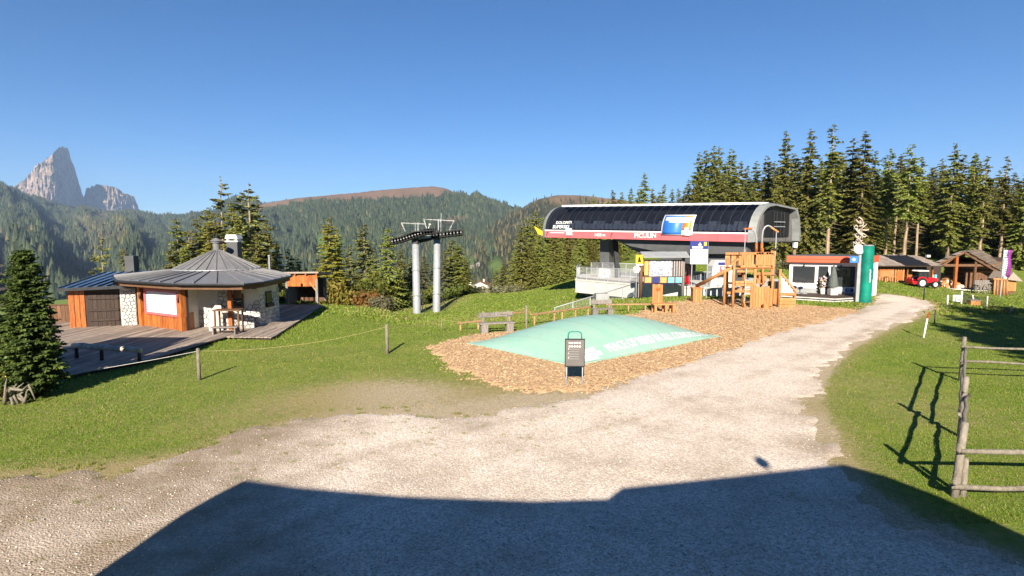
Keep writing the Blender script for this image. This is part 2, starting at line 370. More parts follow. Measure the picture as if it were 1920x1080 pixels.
m, nt, b = base_mat('lawn'); L = nt.links.new
tc = nd(nt, 'ShaderNodeTexCoord'); at_ = nd(nt, 'ShaderNodeAttribute', attribute_name='dry')
n1 = nd(nt, 'ShaderNodeTexNoise'); n1.inputs['Scale'].default_value = .8; n1.inputs['Detail'].default_value = 8; n1.inputs['Roughness'].default_value = .7
n2 = nd(nt, 'ShaderNodeTexNoise'); n2.inputs['Scale'].default_value = 14; n2.inputs['Detail'].default_value = 6; n2.inputs['Roughness'].default_value = .7
L(tc.outputs['Object'], n1.inputs[0]); L(tc.outputs['Object'], n2.inputs[0])
r1 = nd(nt, 'ShaderNodeValToRGB'); e = r1.color_ramp.elements; e[0].position = .3; e[0].color = (.095, .160, .018, 1); e[1].position = .68; e[1].color = (.195, .235, .036, 1)
x_ = e.new(.5); x_.color = (.140, .195, .025, 1); L(n1.outputs[0], r1.inputs[0])
r2 = nd(nt, 'ShaderNodeValToRGB'); e = r2.color_ramp.elements; e[0].position = .3; e[0].color = (.25, .20, .085, 1); e[1].position = .7; e[1].color = (.36, .295, .15, 1); L(n2.outputs[0], r2.inputs[0])
n3 = nd(nt, 'ShaderNodeTexNoise'); n3.inputs['Scale'].default_value = 5; n3.inputs['Detail'].default_value = 9; n3.inputs['Roughness'].default_value = .8; L(tc.outputs['Object'], n3.inputs[0])
ad = nd(nt, 'ShaderNodeMath', operation='MULTIPLY_ADD'); L(n3.outputs[0], ad.inputs[0]); ad.inputs[1].default_value = 2.6; ad.inputs[2].default_value = -1.3
a2 = nd(nt, 'ShaderNodeMath', operation='ADD', use_clamp=True); L(at_.outputs['Fac'], a2.inputs[0]); L(ad.outputs[0], a2.inputs[1])
a3 = nd(nt, 'ShaderNodeMath', operation='MULTIPLY', use_clamp=True); L(a2.outputs[0], a3.inputs[0]); a3.inputs[1].default_value = 1.15
mx = nd(nt, 'ShaderNodeMix', data_type='RGBA'); L(a3.outputs[0], mx.inputs[0]); L(r1.outputs[0], mx.inputs[6]); L(r2.outputs[0], mx.inputs[7])
ag = nd(nt, 'ShaderNodeAttribute', attribute_name='grav'); vg = nd(nt, 'ShaderNodeTexVoronoi'); vg.inputs['Scale'].default_value = 42; L(tc.outputs['Object'], vg.inputs['Vector'])
sg_ = nd(nt, 'ShaderNodeSeparateColor'); L(vg.outputs['Color'], sg_.inputs[0]); rg_ = nd(nt, 'ShaderNodeValToRGB'); e = rg_.color_ramp.elements; e[0].color = (.30, .235, .165, 1); e[1].color = (.62, .515, .40, 1); L(sg_.outputs[0], rg_.inputs[0])
g1 = nd(nt, 'ShaderNodeMath', operation='ADD'); L(ag.outputs['Fac'], g1.inputs[0]); L(n3.outputs[0], g1.inputs[1]); g2 = nd(nt, 'ShaderNodeMapRange'); g2.inputs[1].default_value = .88; g2.inputs[2].default_value = 1.12; L(g1.outputs[0], g2.inputs[0])
mg = nd(nt, 'ShaderNodeMix', data_type='RGBA'); L(g2.outputs[0], mg.inputs[0]); L(mx.outputs[2], mg.inputs[6]); ad_ = nd(nt, 'ShaderNodeAttribute', attribute_name='dirt'); md = nd(nt, 'ShaderNodeMix', data_type='RGBA'); L(ad_.outputs['Fac'], md.inputs[0]); L(rg_.outputs[0], md.inputs[6]); L(r2.outputs[0], md.inputs[7]); md.inputs[7].default_value = (.27, .21, .15, 1)
L(md.outputs[2], mg.inputs[7])
L(mg.outputs[2], b.inputs['Base Color']); b.inputs['Roughness'].default_value = .95; b.inputs['Specular IOR Level'].default_value = .1
bp = nd(nt, 'ShaderNodeBump'); bp.inputs['Strength'].default_value = .9; bp.inputs['Distance'].default_value = .05; L(n2.outputs[0], bp.inputs['Height']); L(bp.outputs[0], b.inputs['Normal'])
M['lawn'] = m
def shade_attr(o, name, vals):
    a = o.data.attributes.new(name, 'FLOAT', 'POINT'); a.data.foreach_set('value', np.asarray(vals, np.float32).ravel())
gobj = tag(np_mesh('ground', np.stack([X, Y, Z], -1).reshape(-1, 3), fc, 'lawn', None, True), 'grassy alpine meadow ground sloping towards the valley', 'ground', kind='structure')
shade_attr(gobj, 'dry', dryness(X, Y)); shade_attr(gobj, 'grav', graviness(X, Y)); GX_, GY_ = X, Y
# ------------------------------------------------------------------ gravel and chips: sheets that dip under the turf along a ragged rim
def sheet(name, edge, bounds, step, lift, mat):
    xs = np.arange(bounds[0], bounds[1], step); ys = np.arange(bounds[2], bounds[3], step); X, Y = np.meshgrid(xs, ys)
    e = edge(X, Y); Zs = T(X, Y) + (fbm(X * .5, Y * .5, 3, 21) - .5) * .05 * np.clip(1 - np.hypot(X, Y - 15) / 60, 0, 1) - .01 + np.clip(e * .25, -.09, lift) + (fbm(X * 3, Y * 3, 3, 17) - .5) * .02
    id_ = np.arange(X.size).reshape(X.shape); f = np.stack([id_[:-1, :-1], id_[:-1, 1:], id_[1:, 1:], id_[1:, :-1]], -1).reshape(-1, 4)
    keep = e.ravel()[f].max(1) > -.25; f = f[keep]; u, inv = np.unique(f, return_inverse=True)
    o = np_mesh(name, np.stack([X, Y, Zs], -1).reshape(-1, 3)[u], inv.reshape(-1, 4), mat, None, True)
    return o, X.ravel()[u], Y.ravel()[u]
m, nt, b = base_mat('gravel'); L = nt.links.new
tc = nd(nt, 'ShaderNodeTexCoord'); at_ = nd(nt, 'ShaderNodeAttribute', attribute_name='dirt')
vo = nd(nt, 'ShaderNodeTexVoronoi'); vo.inputs['Scale'].default_value = 34; L(tc.outputs['Object'], vo.inputs['Vector'])
n1 = nd(nt, 'ShaderNodeTexNoise'); n1.inputs['Scale'].default_value = .55; n1.inputs['Detail'].default_value = 9; n1.inputs['Roughness'].default_value = .68; L(tc.outputs['Object'], n1.inputs[0])
n2 = nd(nt, 'ShaderNodeTexNoise'); n2.inputs['Scale'].default_value = 30; n2.inputs['Detail'].default_value = 4; L(tc.outputs['Object'], n2.inputs[0])
hs = nd(nt, 'ShaderNodeSeparateColor'); L(vo.outputs['Color'], hs.inputs[0])
r1 = nd(nt, 'ShaderNodeValToRGB'); e = r1.color_ramp.elements; e[0].position = 0; e[0].color = (.45, .37, .295, 1); e[1].position = 1; e[1].color = (.78, .68, .585, 1); L(hs.outputs[0], r1.inputs[0])
r2 = nd(nt, 'ShaderNodeValToRGB'); e = r2.color_ramp.elements; e[0].position = .25; e[0].color = (.19, .145, .10, 1); e[1].position = .75; e[1].color = (.36, .28, .195, 1); L(n2.outputs[0], r2.inputs[0])
ma = nd(nt, 'ShaderNodeMath', operation='MULTIPLY_ADD'); L(n1.outputs[0], ma.inputs[0]); ma.inputs[1].default_value = 2.3; ma.inputs[2].default_value = -1.19
a2 = nd(nt, 'ShaderNodeMath', operation='ADD', use_clamp=True); L(ma.outputs[0], a2.inputs[0]); L(at_.outputs['Fac'], a2.inputs[1])
mx = nd(nt, 'ShaderNodeMix', data_type='RGBA'); L(a2.outputs[0], mx.inputs[0]); L(r1.outputs[0], mx.inputs[6]); L(r2.outputs[0], mx.inputs[7])
L(mx.outputs[2], b.inputs['Base Color']); b.inputs['Roughness'].default_value = .92; b.inputs['Specular IOR Level'].default_value = .15
bp = nd(nt, 'ShaderNodeBump'); bp.inputs['Strength'].default_value = .8; bp.inputs['Distance'].default_value = .016; L(vo.outputs['Distance'], bp.inputs['Height']); bp.invert = True; L(bp.outputs[0], b.inputs['Normal'])
M['gravel'] = m
def dirtiness(x, y):
    k = .9 / (1 + np.exp((x + 3.6 + (y - 9) * .25) * 1.3))
    for (px, py, r, a) in ((760, 850, 1.0, .25), (1200, 800, 1.0, .35), (1330, 760, 1.2, .25), (1450, 780, .8, .3), (900, 900, 2.5, .3), (1300, 880, 2.2, .3), (1540, 760, .9, .45), (1555, 850, 1.0, .5)):
        c = gz(px, py); k = np.maximum(k, a * np.exp(-((x - c.x) ** 2 + (y - c.y) ** 2) / (r * r)))
    ln = np.array([gxy(300, 1050), gxy(700, 880), gxy(1150, 770), gxy(1420, 680), gxy(1560, 630), gxy(1690, 570)]); dmin = np.full(np.shape(x), 9.0)
    for a, b in zip(ln[:-1], ln[1:]):
        ex, ey = b - a; t = np.clip(((x - a[0]) * ex + (y - a[1]) * ey) / (ex * ex + ey * ey), 0, 1); dmin = np.minimum(dmin, np.hypot(x - a[0] - t * ex, y - a[1] - t * ey))
    tr = np.exp(-((dmin - .75) / .22) ** 2) * .22 * (.4 + 1.2 * fbm(x * .8, y * .8, 3, 91))
    return np.clip(k + tr + .30 * np.clip(1 - sdist(GRAVEL, x, y) / 1.0, 0, 1), 0, 1)
shade_attr(gobj, 'dirt', np.clip(dirtiness(GX_, GY_) * 1.3, 0, 1))
go, vx, vy = sheet('gravel_path', g_edge, (-18, 38, -6, 44), .16, .03, 'gravel'); shade_attr(go, 'dirt', dirtiness(vx, vy))
tag(go, 'pale gravel yard narrowing into a path past the kiosk', 'path', kind='structure')
M['chip_bed'] = mk('chip_bed', (.58, .40, .23), (.45, .295, .155), 34, .9, .9, 30, lo=.3, hi=.7)
co, vx, vy = sheet('wood_chip_bed', c_edge, (-5, 26, 13, 40), .16, .05, 'chip_bed')
tag(co, 'bed of orange wood chips under the playground', 'wood chips', kind='structure')
# ------------------------------------------------------------------ loose stones, chips, grass
rng = np.random.default_rng(7)
def ground_z(x, y): return T(x, y) + (fbm(x * .5, y * .5, 3, 21) - .5) * .05 * np.clip(1 - np.hypot(x, y - 15) / 60, 0, 1) - .01
def view_pts(n, y0, y1, p=1.0, x0=-960, x1=960):     # points strewn over the part of the yard in view, denser close by
    y = y0 + (y1 - y0) * rng.random(n) ** p; x = y * (x0 + (x1 - x0) * rng.random(n)) / 1000
    return x, y
OCT = np.array([(1, 0, 0), (0, 1, 0), (-1, 0, 0), (0, -1, 0), (0, 0, 1), (.2, .1, -.5)], float); OF = np.array([(0, 1, 4), (1, 2, 4), (2, 3, 4), (3, 0, 4), (1, 0, 5), (2, 1, 5), (3, 2, 5), (0, 3, 5)])
x, y = view_pts(110000, 4.5, 27, 1.3); e = g_edge(x, y); k = (e > -.25 * rng.random(len(x))) & (rng.random(len(x)) > dirtiness(x, y) * .8); x, y = x[k], y[k]; n = len(x)
s = (.005 + .014 * rng.random(n) ** 3.0)[:, None, None]; a = rng.random(n) * 6.28; ca, sa = np.cos(a), np.sin(a)
P = OCT[None] * (.6 + .7 * rng.random((n, 6, 1))) * s; P[:, :, 2] *= .7
P = np.stack([P[:, :, 0] * ca[:, None] - P[:, :, 1] * sa[:, None], P[:, :, 0] * sa[:, None] + P[:, :, 1] * ca[:, None], P[:, :, 2]], -1)
P += np.stack([x, y, ground_z(x, y) + np.clip(g_edge(x, y) * .25, 0, .03) + .006], -1)[:, None]
tag(np_mesh('loose_gravel', P.reshape(-1, 3), (OF[None] + (np.arange(n) * 6)[:, None, None]).reshape(-1, 3), 'gravel_stone'), 'loose pale gravel stones strewn over the yard', 'gravel', kind='stuff')
# chips
xs = -5 + 31 * rng.random(420000); ys = 13 + 27 * rng.random(420000); e = c_edge(xs, ys); k = (e > -.35 * rng.random(len(xs)) ** 2); x, y = xs[k], ys[k]; n = len(x)
Ln = .014 + .028 * rng.random(n); Wd = Ln * (.25 + .35 * rng.random(n)); a = rng.random(n) * 6.28; ti = rng.normal(0, .22, n); tj = rng.normal(0, .22, n)
u = np.stack([np.cos(a), np.sin(a), ti], -1) * Ln[:, None]; v = np.stack([-np.sin(a), np.cos(a), tj], -1) * Wd[:, None]
c = np.stack([x, y, ground_z(x, y) + np.clip(c_edge(x, y) * .25, 0, .05) + .015], -1)
P = np.stack([c - u - v * .7, c + u * .9 - v, c + u + v * .8, c - u * .8 + v], 1)
tag(np_mesh('wood_chips', P.reshape(-1, 3), np.arange(n * 4).reshape(-1, 4), 'chip'), 'loose orange wood chips on the playground bed', 'wood chips', kind='stuff')
# grass blades
M['blade'] = mk_leaf('grass_blade', (.105, .19, .018), (.225, .275, .042), .3, vr=0)
M['blade_dry'] = mk_leaf('dry_grass_blade', (.26, .22, .08), (.40, .33, .15), .3, vr=0)
DECKP = [(-24, 16), (-13.3, 16.4), (-12.2, 18.6), (-11.8, 22.9), (-9.8, 22.6), (-11.3, 33.4), (-24, 33.4)]
x1, y1 = view_pts(330000, 8, 34, 1.25); x2, y2 = view_pts(120000, 30, 70, 1.2, -500, 960)
x = np.concatenate([x1, x2]); y = np.concatenate([y1, y2]); far = np.concatenate([np.zeros(len(x1)), np.ones(len(x2))])
dr = dryness(x, y)
gvn = graviness(x, y); k = (g_edge(x, y) < .08 * rng.random(len(x))) & (rng.random(len(x)) > gvn ** 1.5 * .97) & (c_edge(x, y) < .05) & (sdist(DECKP, x, y) < -.02) & (rng.random(len(x)) > dr * .75)
x, y, far, dr = x[k], y[k], far[k], dr[k]; n = len(x)
tuft = fbm(x * .9, y * .9, 3, 55)
hgt = (.022 + .035 * rng.random(n) ** 2 + .05 * np.clip(tuft - .52, 0, 1)) * (1 + 1.2 * far) * (1 - .4 * dr)
near_deck = np.exp(-np.clip(-sdist(DECKP, x, y), 0, 9) / .8); hgt = hgt * (1 + 1.2 * near_deck)
wd = (.006 + .006 * rng.random(n)) * (1 + 2.0 * far) * np.clip(y / 14, .7, 2.2); a = rng.random(n) * 6.28; ln = rng.normal(0, .5, (n, 2))
c = np.stack([x, y, ground_z(x, y) - .004], -1); sd = np.stack([np.cos(a), np.sin(a), np.zeros(n)], -1) * wd[:, None]
tip = c + np.stack([ln[:, 0] * hgt, ln[:, 1] * hgt, hgt], -1)
tq = rng.random((620, 2)); tx_0 = -13 + 16 * tq[:, 0]; ty_0 = 6.0 + 8 * tq[:, 1]; ok = (g_edge(tx_0, ty_0) > -.6) & (g_edge(tx_0, ty_0) < 3.4 * rng.random(620)); tx_0, ty_0 = tx_0[ok], ty_0[ok]
tx_1 = (tx_0[:, None] + rng.normal(0, .05, (len(tx_0), 34))).ravel(); ty_1 = (ty_0[:, None] + rng.normal(0, .035, (len(ty_0), 34))).ravel(); m1 = len(tx_1); h1 = .02 + .03 * rng.random(m1)
c1 = np.stack([tx_1, ty_1, ground_z(tx_1, ty_1) + .03], -1); a1 = rng.random(m1) * 6.28; s1 = np.stack([np.cos(a1), np.sin(a1), 0 * a1], -1) * .006; l1 = rng.normal(0, .6, (m1, 2)); t1 = c1 + np.stack([l1[:, 0] * h1, l1[:, 1] * h1, h1], -1); c1[:, 2] -= .04
c = np.concatenate([c, c1]); sd = np.concatenate([sd, s1]); tip = np.concatenate([tip, t1]); dr = np.concatenate([dr, np.full(m1, .35)]); n += m1
P = np.stack([c - sd, c + sd, tip], 1); isdry = rng.random(n) < dr * .9 + .06
for nm, mt, sel, lb in (('grass', 'blade', ~isdry, 'short green grass of the lawn around the yard'), ('dry_grass', 'blade_dry', isdry, 'dry straw coloured grass in worn parts of the lawn')):
    q = P[sel]; tag(np_mesh(nm, q.reshape(-1, 3), np.arange(len(q) * 3).reshape(-1, 3), mt), lb, 'grass', kind='stuff')
# ------------------------------------------------------------------ far hills and mountains
def prof(pts, px): return np.interp(px, [p[0] for p in pts], [p[1] for p in pts])
def hill_mat(name, wood1, wood2, bare1, bare2):
    m, nt, b = base_mat(name); L = nt.links.new
    tc = nd(nt, 'ShaderNodeTexCoord'); n1 = nd(nt, 'ShaderNodeTexNoise'); n1.inputs['Scale'].default_value = .02; n1.inputs['Detail'].default_value = 8; n1.inputs['Roughness'].default_value = .7
    L(tc.outputs['Object'], n1.inputs[0])
    rg = []
    for c1, c2 in ((wood1, wood2), (bare1, bare2)):
        r = nd(nt, 'ShaderNodeValToRGB'); e = r.color_ramp.elements; e[0].position = .3; e[1].position = .7; e[0].color = c4(c1); e[1].color = c4(c2); L(n1.outputs[0], r.inputs[0]); rg.append(r)
    mead = nd(nt, 'ShaderNodeValToRGB'); e = mead.color_ramp.elements; e[0].position = .3; e[1].position = .7; e[0].color = (.075, .13, .03, 1); e[1].color = (.13, .18, .055, 1); L(n1.outputs[0], mead.inputs[0])
    a1 = nd(nt, 'ShaderNodeAttribute', attribute_name='bare'); a2 = nd(nt, 'ShaderNodeAttribute', attribute_name='meadow')
    m1 = nd(nt, 'ShaderNodeMix', data_type='RGBA'); L(a1.outputs['Fac'], m1.inputs[0]); L(rg[0].outputs[0], m1.inputs[6]); L(rg[1].outputs[0], m1.inputs[7])
    m2 = nd(nt, 'ShaderNodeMix', data_type='RGBA'); L(a2.outputs['Fac'], m2.inputs[0]); L(m1.outputs[2], m2.inputs[6]); L(mead.outputs[0], m2.inputs[7])
    L(m2.outputs[2], b.inputs['Base Color']); b.inputs['Roughness'].default_value = 1; b.inputs['Specular IOR Level'].default_value = 0
    return m
M['far_trees'] = mk_leaf('far_conifers', (.012, .022, .014), (.062, .075, .032), 0, .9)
M['far_brown'] = mk_leaf('far_larches', (.075, .06, .028), (.115, .095, .04), 0, .9)
def hill(name, label, sky_px, Rb, zb, Rt, p, mat, px0, px1, bare_fn, mead_fn, ntree, th, seed, amp, brown_fn=None):
    nu, nv, nb = 220, 90, 10
    pxs = np.linspace(px0, px1, nu); t = np.linspace(0, 1, nv)
    PX, TT = np.meshgrid(pxs, t)
    top = np.array([at(q, prof(sky_px, q), Rt).z for q in pxs]); tx = np.array([at(q, 440, 1.0).x for q in pxs])
    def surf(PX, TT):
        YY = Rb + (Rt - Rb) * TT; XX = YY * np.interp(PX, pxs, tx); zt = np.interp(PX, pxs, top)
        g = fbm(PX * .022 + TT * 1.5, TT * 2.2 + PX * .004, 5, seed) - .5
        env = np.clip(TT * 6, 0, 1) * np.clip((1 - TT) * 7, 0, 1)
        ZZ = zb + (zt - zb) * TT ** p + g * amp * env
        YY = YY + (fbm(PX * .02, TT * 3, 4, seed + 9) - .5) * (Rt - Rb) * .10 * np.clip((1 - TT) * 7, 0, 1)
        return XX, YY, ZZ
    XX, YY, ZZ = surf(PX, TT)
    zt = ZZ[-1] + (fbm(pxs * .12, pxs * 0, 3, seed + 3) - .5) * Rt * .0016; ZZ[-1] = zt
    rows = [(XX, YY, ZZ)]
    for k in range(1, nb + 1):
        f = k / nb; Yb = YY[-1] + (Rt - Rb) * .8 * f; rows.append((XX[-1:] * (Yb / YY[-1])[None], Yb[None], (zt + (zb - zt) * f ** 1.3)[None]))
    V = np.concatenate([np.stack(r, -1) for r in rows]); n1 = V.shape[0]
    id_ = np.arange(n1 * nu).reshape(n1, nu); f = np.stack([id_[:-1, :-1], id_[:-1, 1:], id_[1:, 1:], id_[1:, :-1]], -1).reshape(-1, 4)
    o = tag(np_mesh(name, V.reshape(-1, 3), f, mat, None, True), label, name.replace('_', ' '), kind='structure')
    scr = lambda X, Y, Z: (960 + F * X / (Y * CP + (H - Z) * SP), 540 + F * (np.tan(np.arctan2(H - Z, Y) - PITCH)))
    sx, sy = scr(V[..., 0], V[..., 1], V[..., 2])
    shade_attr(o, 'bare', bare_fn(sx, sy)); shade_attr(o, 'meadow', mead_fn(sx, sy))
    # the wood on it: one conifer is a slim four-sided cone
    u = px0 + (px1 - px0) * rng.random(ntree); tt = rng.random(ntree) ** .75
    x, y, z = surf(u, tt); sx, sy = scr(x, y, z)
    k = (rng.random(ntree) > np.maximum(bare_fn(sx, sy), mead_fn(sx, sy)) * 1.02) & (tt < .985) & (fbm(sx * .05, sy * .08, 4, seed + 40) > .36)
    x, y, z, sx, sy = x[k], y[k], z[k], sx[k], sy[k]; n = len(x); hh = th * (.5 + .8 * rng.random(n)); rr = hh * (.16 + .09 * rng.random(n)); a = rng.random(n) * 1.57
    ring = np.stack([np.stack([x + rr * np.cos(a + j * 1.5708), y + rr * np.sin(a + j * 1.5708), z - 2], -1) for j in range(4)] + [np.stack([x, y, z + hh], -1)], 1)
    TF = np.array([(0, 1, 4), (1, 2, 4), (2, 3, 4), (3, 0, 4)])
    br = rng.random(n) < (brown_fn(sx, sy) if brown_fn else .05)
    for nm, mt, sel, lb in (('forest', 'far_trees', ~br, 'dense conifer forest covering the '), ('larch_forest', 'far_brown', br, 'brownish larches among the forest on the ')):
        q = ring[sel]
        if len(q): tag(np_mesh(nm, q.reshape(-1, 3), (TF[None] + (np.arange(len(q)) * 5)[:, None, None]).reshape(-1, 3), mt), lb + label.split(' with ')[0].replace('long ', '').replace('lower ', ''), 'forest', kind='stuff')
    return surf
ell = lambda x, y, cx, cy, a, b: np.clip(1.6 - np.hypot((x - cx) / a, (y - cy) / b) * 1.3 + (fbm(x * .05, y * .08, 3, 77) - .5) * 1.4, 0, 1)
M['hill_a'] = hill_mat('wooded_hill', (.020, .030, .014), (.050, .055, .026), (.15, .098, .066), (.195, .13, .088))
M['hill_b'] = hill_mat('brown_hill', (.02, .026, .012), (.05, .05, .022), (.16, .105, .065), (.21, .14, .09))
SKY_A = [(300, 435), (420, 400), (480, 389), (500, 381), (560, 371), (640, 364), (740, 354), (815, 349), (832, 352), (850, 359), (900, 371), (950, 383), (975, 393), (1010, 407), (1100, 435), (1300, 475)]
bareA = lambda x, y: np.clip((11 + prof([(480, 388), (560, 374), (640, 369), (700, 366), (800, 362), (842, 352), (870, 350), (1200, 300)], x) - y + (fbm(x * .06, y * .12, 4, 5) - .5) * 14) * .4, 0, 1) * (x > 470) + .8 * ell(x, y, 850, 410, 40, 9)
meadA = lambda x, y: np.maximum.reduce([ell(x, y, 600, 470, 60, 34), ell(x, y, 690, 445, 35, 10), ell(x, y, 905, 505, 45, 32), ell(x, y, 290, 487, 40, 12), ell(x, y, 560, 510, 30, 14)])
surfA = hill('hill', 'long forested hill with a bare brown summit', SKY_A, 950, -103, 3000, 1.5, 'hill_a', 250, 1300, bareA, meadA, 70000, 22, 1, 150)
SKY_B = [(880, 455), (940, 415), (972, 394), (990, 383), (1012, 373), (1040, 366), (1085, 366), (1130, 371), (1250, 385), (1500, 405), (1900, 405)]
bareB = lambda x, y: np.clip(.25 + (fbm(x * .03, y * .04, 4, 8) - .5) * 3 + (395 - y) * .03, 0, .95)
hill('hill', 'lower hill with brown slopes behind the lift station', SKY_B, 700, -75, 2100, 1.4, 'hill_b', 880, 2000, bareB, lambda x, y: ell(x, y, 930, 500, 14, 20), 16000, 16, 2, 110, lambda x, y: .35)
SKY_C = [(-400, 307), (-200, 337), (0, 347), (22, 359), (60, 369), (110, 381), (160, 391), (210, 395), (262, 399), (300, 403), (330, 401), (345, 402), (400, 394), (450, 387), (520, 383), (620, 392), (750, 407)]
bareC = lambda x, y: np.maximum(.9 * ell(x, y, 185, 405, 28, 9), .8 * ell(x, y, 205, 440, 22, 9))
meadC = lambda x, y: np.maximum.reduce([.75 * ell(x, y, 330, 450, 26, 7), .6 * ell(x, y, 130, 420, 16, 6), .5 * ell(x, y, 60, 440, 18, 8), .8 * ell(x, y, 100, 391, 22, 4), .8 * ell(x, y, 175, 386, 26, 4), .6 * ell(x, y, 280, 448, 22, 6), .7 * ell(x, y, 275, 478, 40, 10), .9 * ell(x, y, 300, 497, 40, 12)])
hill('hill', 'long dark forested slope with scattered clearings below the rock peak', SKY_C, 950, -103, 4200, 1.55, 'hill_a', -500, 760, bareC, meadC, 85000, 26, 3, 380, lambda x, y: .06 + .4 * ell(x, y, 190, 430, 60, 40))
# rock peaks
m, nt, b = base_mat('dolomite_rock'); L = nt.links.new
tc = nd(nt, 'ShaderNodeTexCoord'); mp = nd(nt, 'ShaderNodeMapping'); mp.inputs['Scale'].default_value = (.012, .012, .0035); L(tc.outputs['Object'], mp.inputs[0])
n1 = nd(nt, 'ShaderNodeTexNoise'); n1.inputs['Scale'].default_value = 1.4; n1.inputs['Detail'].default_value = 9; n1.inputs['Roughness'].default_value = .7; L(mp.outputs[0], n1.inputs[0])
r1 = nd(nt, 'ShaderNodeValToRGB'); e = r1.color_ramp.elements; e[0].position = .40; e[0].color = (.085, .065, .055, 1); e[1].position = .60; e[1].color = (.44, .325, .25, 1); L(n1.outputs[0], r1.inputs[0])
ge = nd(nt, 'ShaderNodeNewGeometry'); se = nd(nt, 'ShaderNodeSeparateXYZ'); L(ge.outputs['Normal'], se.inputs[0])
mr = nd(nt, 'ShaderNodeMapRange'); mr.inputs[1].default_value = .62; mr.inputs[2].default_value = .8; L(se.outputs['Z'], mr.inputs[0])
mx = nd(nt, 'ShaderNodeMix', data_type='RGBA'); L(mr.outputs[0], mx.inputs[0]); L(r1.outputs[0], mx.inputs[6]); mx.inputs[7].default_value = (.12, .115, .06, 1)
L(mx.outputs[2], b.inputs['Base Color']); b.inputs['Roughness'].default_value = 1; b.inputs['Specular IOR Level'].default_value = 0
M['rock'] = m
def peak(name, label, sk, Rt, prow, zlow_py, seed, crag, dl, dr):
    nu, nv = 150, 90; pxs = np.linspace(sk[0][0], sk[-1][0], nu); s = Rt / F
    top = prof(sk, pxs) + (fbm(pxs * .35, pxs * 0, 4, seed) - .5) * crag * .9
    v = np.linspace(0, 1, nv); PX, V = np.meshgrid(pxs, v)
    py = zlow_py + (top[None] - zlow_py) * V
    dx = PX - prow - (py - 320) * .02
    dep = np.where(dx < 0, -dx * dl, dx * dr) - (1 - V) * (zlow_py - top[None]) * .55 + V ** 3 * 2
    rid = np.abs(fbm(PX * .16, py * .035, 4, seed + 5) - .5) * 2; blk = fbm(PX * .07, py * .09, 4, seed + 6)
    fin = np.abs(fbm(PX * .5, py * .05, 3, seed + 8) - .5) * 2; dep = dep + rid * crag * 3.0 + (blk - .5) * crag * 3.6 + fin * crag * 1.1
    pts = np.zeros(PX.shape + (3,))
    for i in range(nv):
        for j in range(nu):
            pts[i, j] = at(PX[i, j], py[i, j], Rt + dep[i, j] * s)
    yb = pts[-1:, :, 1] + np.linspace(5, 160, nv - 1)[:, None] * s; tb = np.linspace(0, 1, nv - 1)[:, None]; back = np.stack([pts[-1:, :, 0] * yb / pts[-1:, :, 1], yb, pts[-1:, :, 2] - (pts[-1:, :, 2] + 50) * tb], -1)
    A = np.concatenate([pts, back]); n1 = A.shape[0]
    id_ = np.arange(n1 * nu).reshape(n1, nu); f = np.stack([id_[:-1, :-1], id_[:-1, 1:], id_[1:, 1:], id_[1:, :-1]], -1).reshape(-1, 4)
    return tag(np_mesh(name, A.reshape(-1, 3), f, 'rock', None, False), label, 'mountain', kind='structure')
peak('rock_peak', 'steep pale rock tower rising above the forested slope', [(8, 400), (18, 362), (24, 350), (42, 340), (56, 324), (69, 309), (80, 302), (94, 294), (103, 284), (110, 277), (117, 274), (124, 276), (129, 281), (132, 297), (138, 311), (143, 326), (148, 343), (154, 362), (160, 380), (166, 402)], 7000, 98, 402, 3, 7, .55, 3.4)
peak('rock_massif', 'jagged lower rock massif beside the tall peak', [(152, 402), (158, 366), (162, 353), (172, 350), (184, 346), (200, 348), (217, 350), (226, 357), (233, 363), (242, 364), (250, 367), (255, 378), (260, 390), (268, 402)], 7800, 205, 402, 8, 6, .5, .9)
